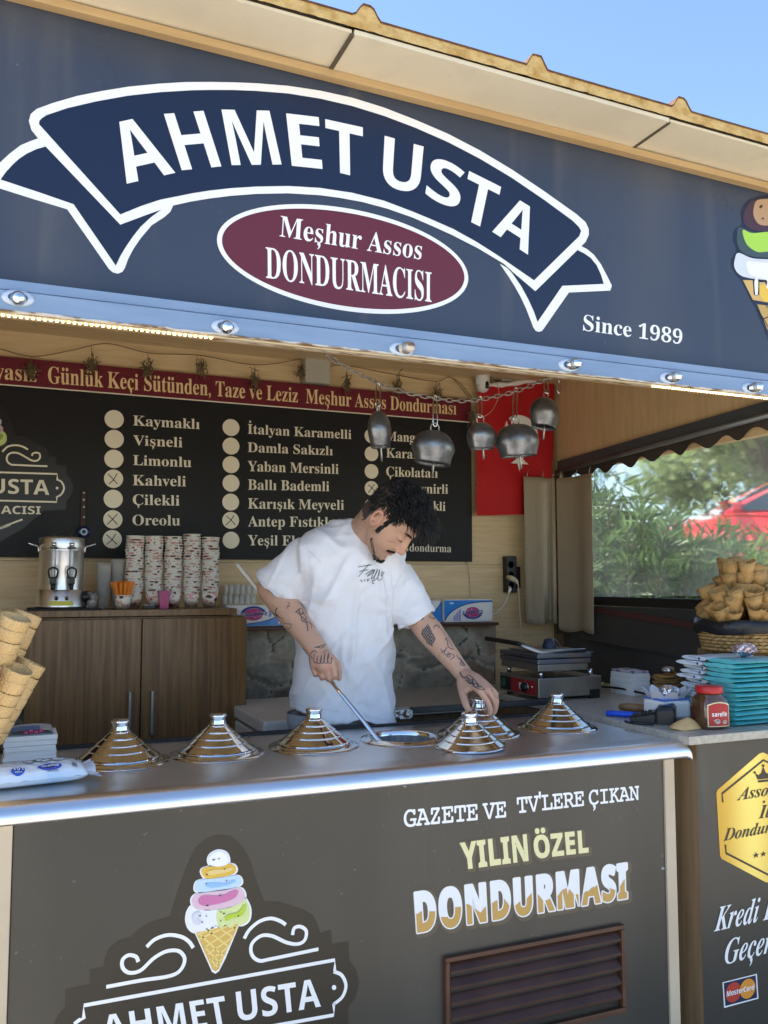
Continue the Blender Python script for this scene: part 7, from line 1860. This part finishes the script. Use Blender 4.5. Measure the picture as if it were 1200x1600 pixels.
# ---- left hand: arched over the knob of the lid, thumb on the near left side
KT = Vector((wells[4], YW, ZT + .0095 + .1228))
def hand_l():
    Kn = [px3(750, 1080, 2.262), px3(762, 1079, 2.268), px3(770, 1081, 2.290), px3(774, 1085, 2.313)]
    pc_ = (Kn[0] + Kn[1] + Kn[2] + Kn[3]) / 4
    mid = Wl.lerp(pc_, .5) + Vector((0, 0, .006))
    for k in Kn:
        union_tube([Wl.lerp(k, .06), Wl.lerp(k, .5) + Vector((0, 0, .006)), k], [.0225, .0185, .0118], 14)
    tips = [px3(766, 1116, 2.252), px3(772, 1114, 2.270), px3(771, 1111, 2.298), px3(768, 1108, 2.330)]
    for i, (k, t) in enumerate(zip(Kn, tips)):
        r_ = (.0096, .0098, .0093, .0082)[i]
        d = t - k
        out = (RT * .45 + TO * .25).normalized() * (.010, .012, .011, .009)[i]
        p1 = k + d * .45 + out; p2 = k + d * .78 + out * .75
        ball(k, r_ * 1.16)
        union_tube([k, p1], [r_ * 1.08, r_ * .98], 12); union_tube([p1, p2], [r_ * .98, r_ * .9], 12); union_tube([p2, t], [r_ * .9, r_ * .74], 12)
    t0 = px3(722, 1068, 2.362); t1 = px3(724, 1087, 2.318); t2 = px3(728, 1101, 2.292); t3 = px3(733, 1111, 2.280)
    union_tube([Wl.lerp(t0, .3), t0, t1], [.020, .0165, .0125], 12); union_tube([t1, t2], [.0122, .0112], 12); union_tube([t2, t3], [.0112, .0088], 12)
    union_tube([t0, Wl.lerp(Kn[0], .6)], [.014, .013], 10); union_tube([t1 + (t0 - t1) * .4, Wl.lerp(Kn[0], .75)], [.010, .010], 10)
hand_l()
BV, BF, BN = resample(B.v, B.f, .0036, 5, .5)
skin = mat('skin', (.5, .32, .22), 0.5, sss=.12, bump=.0006, bscale=220)
attr_color(skin)
base_c = Vector((0.545, 0.325, 0.225))
vc = []
for p in BV:
    q = (p - HO) / HS; f, r, u = q.dot(HF), q.dot(HR), q.dot(HU)
    n1 = noise.noise(p * 22); c = base_c * (1 + .07 * n1 + .05 * noise.noise(p * 70))
    if q.length < .20:
        if f > .098 and u < -.015: c = c.lerp(Vector((.50, .22, .15)), .45)          # nose
        if abs(r) > .070 and abs(u + .01) < .05 and f < .02: c = c.lerp(Vector((.52, .23, .15)), .5)   # ears
        if .07 < f and -.082 < u < -.058 and abs(r) < .024: c = Vector((.43, .225, .175))   # lips
        # stubble along the jaw
        jaw = max(0, min(1, (-.045 - u + max(0, -f) * .3) / .03)) * (1 if f < .092 else 0)
        side = max(0, min(1, (abs(r) - .030) / .02))
        st_ = max(jaw * .38, .36 * side * max(0, min(1, (.062 - f) / .05)) * max(0, min(1, (-.018 - u) / .035)))
        if not (.07 < f and -.084 < u < -.056 and abs(r) < .024): c = c.lerp(Vector((.13, .095, .075)), st_)
        # scalp under hair
        if (u > .060 or (f < .03 and u > .022) or (f < -.035 and u > -.06)) and not (abs(r) > .071 and f > -.035 and u < .03): c = Vector((.055, .040, .034))
    else:
        red = max(0, 1 - min((p - Kc).length, (p - Vector(px3(764, 1095, 2.27))).length) / .07)
        c = c.lerp(Vector((.50, .235, .155)), .6 * red)
    vc.append(c)
def mesh_obj(name, V, F, m, parent, cols=None, smooth=True):
    me = bpy.data.meshes.new(name); o = bpy.data.objects.new(name, me); COL.objects.link(o)
    base = WO[parent]
    me.from_pydata([tuple(v - base) for v in V], [], F); me.materials.append(m)
    for p in me.polygons: p.use_smooth = smooth
    if cols:
        a = me.color_attributes.new('Col', 'FLOAT_COLOR', 'POINT')
        for i, c in enumerate(cols): a.data[i].color = (c[0], c[1], c[2], 1)
    o.parent = parent; WO[o] = base; KIDS.setdefault(parent, []).append(o)
    return o
mesh_obj('body', BV, BF, skin, man, vc)
body_bvh = BVHTree.FromPolygons(BV, BF)

# ---- t-shirt
B = MB()
tr = [(1121, 454, 614, 2.665, .128), (1096, 456, 612, 2.664, .126), (1070, 458, 611, 2.66, .124), (1035, 461, 609.5, 2.655, .122), (1000, 464, 609, 2.645, .122), (970, 467, 611, 2.635, .122), (945, 468, 615, 2.625, .122), (920, 466, 621, 2.612, .120), (895, 462, 628, 2.60, .114), (872, 458, 631, 2.592, .104), (855, 462, 628, 2.59, .092), (839, 479, 614, 2.588, .080), (823, 500, 594, 2.59, .062), (814, 520, 576, 2.594, .044)]
rings = []
for v, uL, uR, Y_, d in tr:
    tl = 12 * max(0, min(1, (v - 1000) / 117)); a, b_ = px3(uL, v - tl, Y_), px3(uR, v + tl, Y_); c_ = (a + b_) / 2; hw = (b_ - a) / 2
    rings.append([c_ + hw * math.copysign(abs(math.cos(t)) ** .82, math.cos(t)) + Vector((0, d, 0)) * math.copysign(abs(math.sin(t)) ** .82, math.sin(t)) for t in [2 * PI * k / 48 for k in range(48)]])
def shrink(ring, k, dz):
    c_ = sum(ring, Vector()) / len(ring); return [c_ + (p - c_) * k + dz for p in ring]
inner = [shrink(rings[2], .80, Vector((0, 0, 0))), shrink(rings[1], .90, Vector((0, 0, 0))), shrink(rings[0], .925, Vector((0, 0, -.001)))]
B.loft(inner + rings)
hR, hL = px3(436, 923, 2.672), px3(651.5, 970, 2.535)
def sleeve(c0, c1, r0, r1, r2, ax1):
    # ax1: half vector of the hem in the picture
    n = 9; rr = []
    for i in range(n):
        t = i / (n - 1); c = c0.lerp(c1, t)
        d = (c1 - c0).normalized(); w = ax1.normalized(); w = (w - d * w.dot(d)).normalized() if t < .3 else w
        z_ = d.cross(w).normalized(); r = r0 * (1 - t) ** 2 + 2 * r1 * t * (1 - t) + r2 * t * t
        wl = r * (1 if t < .6 else 1 + (t - .6) * .0)
        rr.append([c + w * wl * math.cos(a) + z_ * r * .80 * math.sin(a) for a in [2 * PI * k / 32 for k in range(32)]])
    dd = (c1 - c0).normalized()
    B.loft(rr + [[p_ for p_ in shrink(rr[-1], .88, dd * .001)], shrink(rr[-2], .84, Vector()), shrink(rr[-3], .62, Vector())])
axR = (px3(470, 946, 2.672) - px3(402, 901, 2.672)) / 2; axL = (px3(626, 986, 2.535) - px3(677, 954, 2.535)) / 2
sleeve(px3(492, 868, 2.60), hR, .075, .092, axR.length, axR)
sleeve(px3(612, 893, 2.585), hL, .070, .078, axL.length, axL)
SV, SF, SN = resample(B.v, B.f, .0044, 6, .5)
dR, dL = (hR - px3(492, 868, 2.60)).normalized(), (hL - px3(612, 893, 2.585)).normalized()
def folds(p):
    a = 0
    x, y, z = p
    low = max(0, min(1, (1.33 - z) / .25))
    a += low * .009 * math.sin(x * 44 + 5 * z + 2.2 * noise.noise(Vector((x * 5, 1, z * 2.2)))) * (.6 + .7 * noise.noise(Vector((x * 6, z * 3, 7))))
    a += .010 * noise.noise(Vector((x * 12 + z * 9, y * 6, z * 5 - x * 7))) + .0035 * noise.noise(Vector((x * 34 - z * 20, y * 10, z * 22)))
    rg = 1 - 2.2 * abs(noise.noise(Vector((x * 9 + z * 5, y * 5, z * 4 - x * 6 + 3)))); a += .012 * max(0, rg - .45)
    rg = 1 - 2.2 * abs(noise.noise(Vector((x * 13 - z * 6, y * 7, z * 7 + 11)))); a += .007 * max(0, rg - .5)
    # pull folds from the armpits
    for c_, s_, am in ((px3(474, 938, 2.56), 1, .006), (px3(614, 955, 2.52), -1, .006)):
        d = p - c_; rr = d.length
        if rr < .22: a += am * .45 * math.sin(math.atan2(d.z, d.x * s_) * 7 + rr * 9) * max(0, 1 - rr / .22) * min(1, rr / .04)
    # drape between neck and right chest (fold lines of the photo)
    for (ua, va), (ub, vb), am in (((590, 880), (606, 1010), .011), ((604, 885), (612, 980), .012), ((545, 860), (500, 960), .010), ((560, 890), (548, 1080), .009)):
        A_, B_ = px3(ua, va, 2.5), px3(ub, vb, 2.52); t = max(0, min(1, (p - A_).dot(B_ - A_) / (B_ - A_).length_squared)); q = A_.lerp(B_, t); dx = (p.x - q.x)
        if p.y < 2.66: a += am * math.exp(-(dx / .009) ** 2) * math.sin(PI * min(1, max(0, t)) * .9 + .2) * (1 if abs(p.z - q.z) < .05 else 0)
    return a
SV2 = []
for p, n_ in zip(SV, SN):
    q = p + n_ * folds(p)
    hem = max(0, min(1, (1.02 - p.z) / .10)) if p.x < 1.2 else 0
    if p.z < 1.0 and .85 < p.x < 1.15: q.z += .010 * math.sin(p.x * 26) * hem
    SV2.append(q)
keep = SF
hz = px3(533, 1117, 2.665).z
TEE = mat('white_cotton', (0.73, 0.73, 0.76), 0.85, bump=.0006, bscale=500, col2=(.70, .70, .73), scale=6)
sh = mesh_obj('t_shirt', SV2, keep, TEE, man)
tee_bvh = BVHTree.FromPolygons(SV2, keep)
# collar: ribbed ring lying on the shirt round the neck
ring = []
for u, v, y in ((547, 817, 2.585), (554, 833, 2.535), (563, 848, 2.512), (577, 860, 2.505), (592, 866, 2.510), (606, 858, 2.535), (609, 843, 2.58), (598, 830, 2.625), (578, 818, 2.65), (560, 816, 2.63)):
    ring.append(px3(u, v, y))
m = MB(); P = spline(ring, 6, True); m.tube(P + P[:2], (.0055), 8, caps=False, flat=1.0); o = m.build('collar', TEE, man)
hemm = MB()
# ---- prints drawn on cloth and skin
def cast(bvh, u, v):
    d = ray(u, v).normalized(); h = bvh.ray_cast(EYE, d)
    return (h[0], h[1]) if h[0] is not None else None
def drawn(name, m, bvh, lines, w, off=.0009, parent=man):
    mb = MB()
    for ln in lines:
        wd = w
        if isinstance(ln, tuple) and isinstance(ln[1], float): ln, wd = ln
        P = spline([(a, b_, 0) for a, b_ in ln], 5) if len(ln) > 2 else [Vector((ln[0][0] + (ln[1][0] - ln[0][0]) * k / 4, ln[0][1] + (ln[1][1] - ln[0][1]) * k / 4, 0)) for k in range(5)]
        H = [cast(bvh, p.x, p.y) for p in P]
        run = []
        for i, h in enumerate(H + [None]):
            if h is None or (run and (h[0] - run[-1][0]).length > .03):
                if len(run) > 1:
                    vs = []
                    for k, (p, n_) in enumerate(run):
                        t = (run[min(k + 1, len(run) - 1)][0] - run[max(k - 1, 0)][0]).normalized()
                        if n_.dot(EYE - p) < 0: n_ = -n_
                        s = t.cross(n_).normalized() * wd / 2
                        vs += [p + s + n_ * off, p - s + n_ * off]
                    mb.add(vs, [(2 * k, 2 * k + 2, 2 * k + 3, 2 * k + 1) for k in range(len(run) - 1)])
                run = [h] if h is not None else []
            else: run.append(h)
    return mb.build(name, m, parent, fix=False)
def c1(pts): return [(370 + x / 3.75, 730 + y / 3.75) for x, y in pts]
drawn('shirt_print', INK, tee_bvh, [c1(l) for l in ([(712, 585), (745, 578), (790, 572)], [(775, 565), (745, 600), (712, 642)], [(718, 612), (745, 605), (768, 600)], [(752, 628), (778, 610), (800, 600), (760, 640), (790, 622), (808, 600), (785, 655), (812, 630), (822, 598), (800, 662), (828, 640), (834, 600), (826, 655), (848, 655), (850, 610), (845, 640), (862, 612)],
    [(726, 655), (727, 668), (736, 667)], [(747, 656), (748, 670)], [(764, 672), (763, 657), (775, 655)], [(763, 664), (772, 663)], [(804, 680), (793, 681), (792, 664), (802, 662)], [(793, 672), (800, 671)])], .0017, .0026)
seam = mat('stitch_thread', (.58, .58, .61), .9)
drawn('seam', seam, tee_bvh, [c1(l) for l in ([(490, 560), (470, 535), (440, 505), (412, 478)], [(128, 655), (200, 712), (290, 770), (372, 800)], [(975, 700), (985, 670), (1010, 650)])] + [[(459, 1099), (500, 1107), (560, 1117), (608, 1126)]], .0016, .0026)
TAT = mat('tattoo_ink', (.060, .060, .072), .55)
def c2(pts): return [(400 + x / 2.857, 930 + y / 2.857) for x, y in pts]
def c3(pts): return [(660 + x / 6, 970 + y / 6) for x, y in pts]
drawn('tattoo', TAT, body_bvh, [(c2(l), w_) for l, w_ in (
    ([(95, 55), (88, 75), (100, 95), (85, 85), (75, 78)], .0045), ([(100, 95), (118, 105), (122, 118)], .002), ([(122, 122), (140, 128), (158, 130), (150, 150), (135, 140)], .0022), ([(135, 62), (150, 40)], .002), ([(138, 48), (152, 52)], .002), ([(140, 32), (150, 35), (146, 44)], .0018),
    ([(175, 78), (200, 60), (215, 85), (225, 105), (205, 112), (200, 92), (180, 75)], .0028), ([(205, 95), (225, 120), (232, 160)], .003), ([(205, 118), (245, 128), (260, 145)], .0024), ([(215, 120), (240, 118), (248, 148)], .002), ([(190, 65), (200, 85), (212, 78)], .004),
    ([(262, 235), (285, 228), (312, 220)], .0032), ([(268, 230), (290, 236), (305, 228)], .0025),
    ([(238, 292), (245, 260), (262, 248), (272, 258)], .0026), ([(262, 260), (258, 295), (270, 300), (276, 270), (272, 300), (288, 302), (292, 268), (288, 300), (302, 300), (308, 258), (304, 298), (320, 300), (324, 258), (318, 296), (336, 302), (338, 278)], .0022), ([(246, 270), (254, 285)], .0022), ([(296, 258), (312, 248), (330, 252)], .0018))]
   + [(c3(l), w_) for l, w_ in (
    ([(105, 75), (120, 50), (150, 45), (165, 75), (200, 105), (212, 138)], .0018), ([(212, 160), (235, 190), (240, 240), (270, 262), (300, 270)], .0028), ([(212, 185), (235, 160), (265, 215), (285, 250)], .002),
    ([(170, 260), (190, 290), (180, 300), (215, 270), (230, 250), (205, 300), (225, 320), (250, 300), (255, 340), (230, 330), (270, 310), (300, 330), (285, 350), (262, 365)], .0022), ([(322, 320), (335, 350), (360, 370), (372, 400), (400, 420), (360, 415), (352, 385)], .0026), ([(345, 350), (372, 380), (395, 410)], .004),
    ([(352, 480), (372, 520), (400, 535), (420, 520)], .0045), ([(400, 535), (430, 510), (470, 535), (510, 580), (560, 620), (585, 645)], .0028), ([(405, 560), (440, 570), (480, 610), (530, 640), (580, 650)], .0028), ([(420, 530), (450, 560), (470, 550), (480, 590), (510, 590), (530, 620), (555, 620)], .0048), ([(410, 545), (445, 590), (460, 575), (500, 625), (520, 610)], .004), ([(155, 320), (168, 340)], .0015))]
   + [(c1(l), w_) for l, w_ in (([(1125, 870), (1132, 880), (1150, 888), (1165, 880), (1160, 862), (1145, 850)], .003), ([(1080, 895), (1095, 885)], .004), ([(1150, 935), (1170, 925), (1190, 945)], .0014))], .002, .0006)
# dark scale patch on the left forearm
mb = MB(); pat = [(0, 80), (55, 30), (75, 70), (125, 165), (100, 215), (95, 245), (50, 215), (15, 170), (-15, 120)]
n = 64
for j in range(n):
    for i in range(n):
        x0, y0 = -20 + 150 * i / n, 25 + 225 * j / n; x1, y1 = x0 + 150 / n, y0 + 225 / n
        xc, yc = (x0 + x1) / 2, (y0 + y1) / 2
        ins = False
        for k in range(len(pat)):
            (xa, ya), (xb, yb) = pat[k], pat[k - 1]
            if (ya > yc) != (yb > yc) and xc < (xb - xa) * (yc - ya) / (yb - ya) + xa: ins = not ins
        s_ = math.hypot((xc % 34) - 17, ((yc + (17 if int(xc // 34) % 2 else 0)) % 34) - 17)
        if ins and not (10.5 < s_ < 14.5):
            q = [cast(body_bvh, *c3([p])[0]) for p in ((x0, y0), (x1, y0), (x1, y1), (x0, y1))]
            if all(q): mb.poly([h[0] + (EYE - h[0]).normalized() * .0008 for h in q])
mb.build('tattoo', TAT, man, fix=False)
drawn('face_tattoo', mat('faint_ink', (.18, .12, .10), .6), body_bvh, [c1(l) for l in ([(880, 432), (890, 436), (896, 430), (905, 440), (915, 434), (924, 446)],)], .0012, .0005)

# ---- hair, brows, moustache, goatee, lashes
HAIR = mat('black_hair', (.0075, .0065, .0065), .40, spec=.45, rvar=.1, scale=40)
def head_r(ca, sa, u):
    for i in range(len(tab) - 1):
        if tab[i][0] <= u <= tab[i + 1][0]:
            t = (u - tab[i][0]) / (tab[i + 1][0] - tab[i][0]); ff, fb, w = [tab[i][k] * (1 - t) + tab[i + 1][k] * t for k in (1, 2, 3)]
            c_ = (ff + fb) / 2; h_ = (ff - fb) / 2
            return (c_ + h_ * ca, w * sa)
    return None
rnd = random.Random(12)
hm = MB()
DOWN = Vector((0, 0, -1))
def lock(root, dirs, L, r0, seg=5, curl=0.0):
    pts = [root]; n = 6; ph = rnd.uniform(0, 6); pl = dirs[0].cross(Vector((rnd.uniform(-1, 1), rnd.uniform(-1, 1), rnd.uniform(-1, 1)))).normalized()
    for k in range(1, n + 1):
        t = k / n; d = dirs[0].lerp(dirs[1], t).normalized()
        pts.append(pts[-1] + d * (L / n) + pl * (curl * math.sin(ph + t * 5) * L / n))
    hm.tube(pts, [r0 * (1 - .15 * k / n) if k < 3 else r0 * (1 - (k / n) ** 2.2) + .0002 for k in range(n + 1)], seg)
cnt = 0
while cnt < 5200:
    u = rnd.uniform(-.07, .118); a = rnd.uniform(-PI, PI); ca, sa = math.cos(a), math.sin(a)
    q = head_r(ca, sa, u)
    if q is None: continue
    f, r = q
    hairline = .068 - .010 * abs(sa) if f > .045 else (.030 if f > .012 else (.012 if f > -.038 else -.062))
    burn = (abs(r) > .055 and .004 < f < .026 and u > -.035)          # sideburn
    if u < hairline and not burn: continue
    if abs(r) > .066 and -.035 < f < .012 and u < .026: continue       # behind / over the ear
    cnt += 1
    root = hp(f * .97, r * .97, u - .002)
    out = (HF * f * .9 + HR * r * 1.2 + HU * (u - .02)).normalized()
    topness = max(0, min(1, (u - .035) / .05)) if f > -.05 else max(0, min(1, (u - .06) / .04))
    if burn and u < .03: lock(root, [out * .3 - HU, -HU + HF * .2], rnd.uniform(.010, .018), .0016, 4); continue
    L = .012 + .012 * rnd.random() + topness * rnd.uniform(.010, .026) + (.024 * rnd.random() if f > .05 else 0)
    d0 = (out * (.38 if topness > .3 else .30) + HF * (.40 * topness + .05) - HU * (0 if topness > .2 else .55) + Vector((rnd.gauss(0, .22), rnd.gauss(0, .22), rnd.gauss(0, .22)))).normalized()
    d1 = (HF * (.45 * topness) + DOWN * (.95 * topness + .25) + out * .25 - HU * (.5 * (1 - topness)) + RT * (.10 * topness) + Vector((rnd.gauss(0, .25), rnd.gauss(0, .25), rnd.gauss(0, .2)))).normalized()
    lock(root, [d0, d1], L, rnd.uniform(.0007, .0015), 4, .8 * topness)
# wet looking curls over the forehead
for k in range(240):
    r = rnd.uniform(-.05, .062); root = hp(.072 + rnd.uniform(-.012, .012) - abs(r) * .3, r, .082 + rnd.uniform(-.012, .01))
    lock(root, [(HF * .9 + HU * .35 + HR * rnd.gauss(0, .25)).normalized(), (DOWN * .8 + HF * .15 - HU * .30 + HR * rnd.gauss(0, .3)).normalized()], rnd.uniform(.045, .085), rnd.uniform(.0006, .0012), 4, .9)
hm.build('hair', HAIR, man, fix=False)
def hairs(name, pts_fn, n, L, r0):
    global hm
    hm = MB()
    for k in range(n):
        root, d = pts_fn(); lock(root, [d, d + Vector((rnd.gauss(0, .2), rnd.gauss(0, .2), rnd.gauss(0, .2)))], L * rnd.uniform(.6, 1.2), r0, 4)
    hm.build(name, HAIR, man, fix=False)
def surf(u, v): 
    h = cast(body_bvh, u, v); return h[0] if h else None
def brow():
    s = rnd.choice((-1, 1)); t = rnd.random()
    return hp(.0925 - .020 * t * t, s * (.014 + .032 * t), .021 + .008 * math.sin(t * PI * .8) + rnd.uniform(-.002, .002)), (HR * s * .8 + HU * .2 + HF * .25).normalized()
hairs('eyebrow', brow, 240, .010, .0006)
def mous():
    t = rnd.uniform(-1, 1); return hp(.0915 - .013 * t * t, .026 * t, -.0555 - .007 * abs(t) ** 1.5 + rnd.uniform(-.0025, .0025)), (HR * t * .7 - HU * .7 + HF * .30).normalized()
hairs('moustache', mous, 300, .0065, .00045)
def goat():
    t = rnd.gauss(0, .45); w = rnd.uniform(-.121, -.098); return hp(.091 - .016 * t * t - max(0, -.112 - w) * 1.2, .020 * t, w), (HF * .6 - HU * .7 + HR * t * .2).normalized()
hairs('goatee', goat, 420, .008, .0006)
def jawh():
    t = rnd.random() ** 1.5 * .75; s = rnd.choice((-1, 1)); return hp(.080 - .075 * t, s * (.033 + .030 * t), -.112 + .052 * t + rnd.uniform(-.006, .004)), (-HU * .7 + HR * s * .5 + HF * .2).normalized()
hairs('jaw_beard', jawh, 320, .005, .00045)
hm = MB()
for s in (-1, 1):
    P = [hp(.0862 - .0020 * (k - 3) ** 2 * .40, s * (.020 + .0040 * k), -.0070 + .0010 * abs(k - 3) * .5) for k in range(7)]
    hm.tube(P, [.0006, .0011, .0014, .0015, .0015, .0013, .0007], 5)
hm.build('eyelashes', HAIR, man, fix=False)
# ---- trousers and shoes
B = MB()
SW = mat('grey_melange', (.40, .42, .46), .9, col2=(.30, .32, .36), scale=160, bump=.0008, bscale=300)
union_tube([hip + Vector((0, 0, .075)), hip + Vector((0, 0, -.02)), hip + Vector((0, 0, -.10))], [(.158, .112), (.165, .118), (.160, .112)], 24, ref=(0, 1, 0))
for s in (-1, 1):
    k = hip + Vector((s * .085, 0, -.08)); union_tube([k, (k.x + s * .015, 2.70, .48), (k.x + s * .02, 2.735, .10)], [(.092, .098), .078, .066], 18)
PV, PF, PN = resample(B.v, B.f, .008, 4)
PV = [p + n_ * (.006 * noise.noise(Vector((p.x * 14, p.y * 8, p.z * 9)))) for p, n_ in zip(PV, PN)]
tr_ = mesh_obj('trousers', PV, PF, SW, man)
m = MB(); c_ = hip + Vector((0, 0, .045)); m.loft([[c_ + Vector((.166 * math.cos(a * PI / 20), .119 * math.sin(a * PI / 20), z_)) for a in range(40)] for z_ in (0, .012, .03, .034)], caps=False); m.build('waistband', SW, tr_)
for s in (-1, 1):
    k = hip.x + s * .105; m = MB()
    m.loft([[Vector((k + w_ * math.cos(a * PI / 10) + s * .004, y_, .012 + h_ * (1 + math.sin(a * PI / 10)) / 2)) for a in range(20)] for y_, w_, h_ in ((2.80, .030, .06), (2.77, .042, .085), (2.70, .046, .085), (2.62, .048, .06), (2.55, .045, .045), (2.52, .025, .03))]); m.build('shoe', mat('dark_trainer', (.03, .03, .035), .6), man)
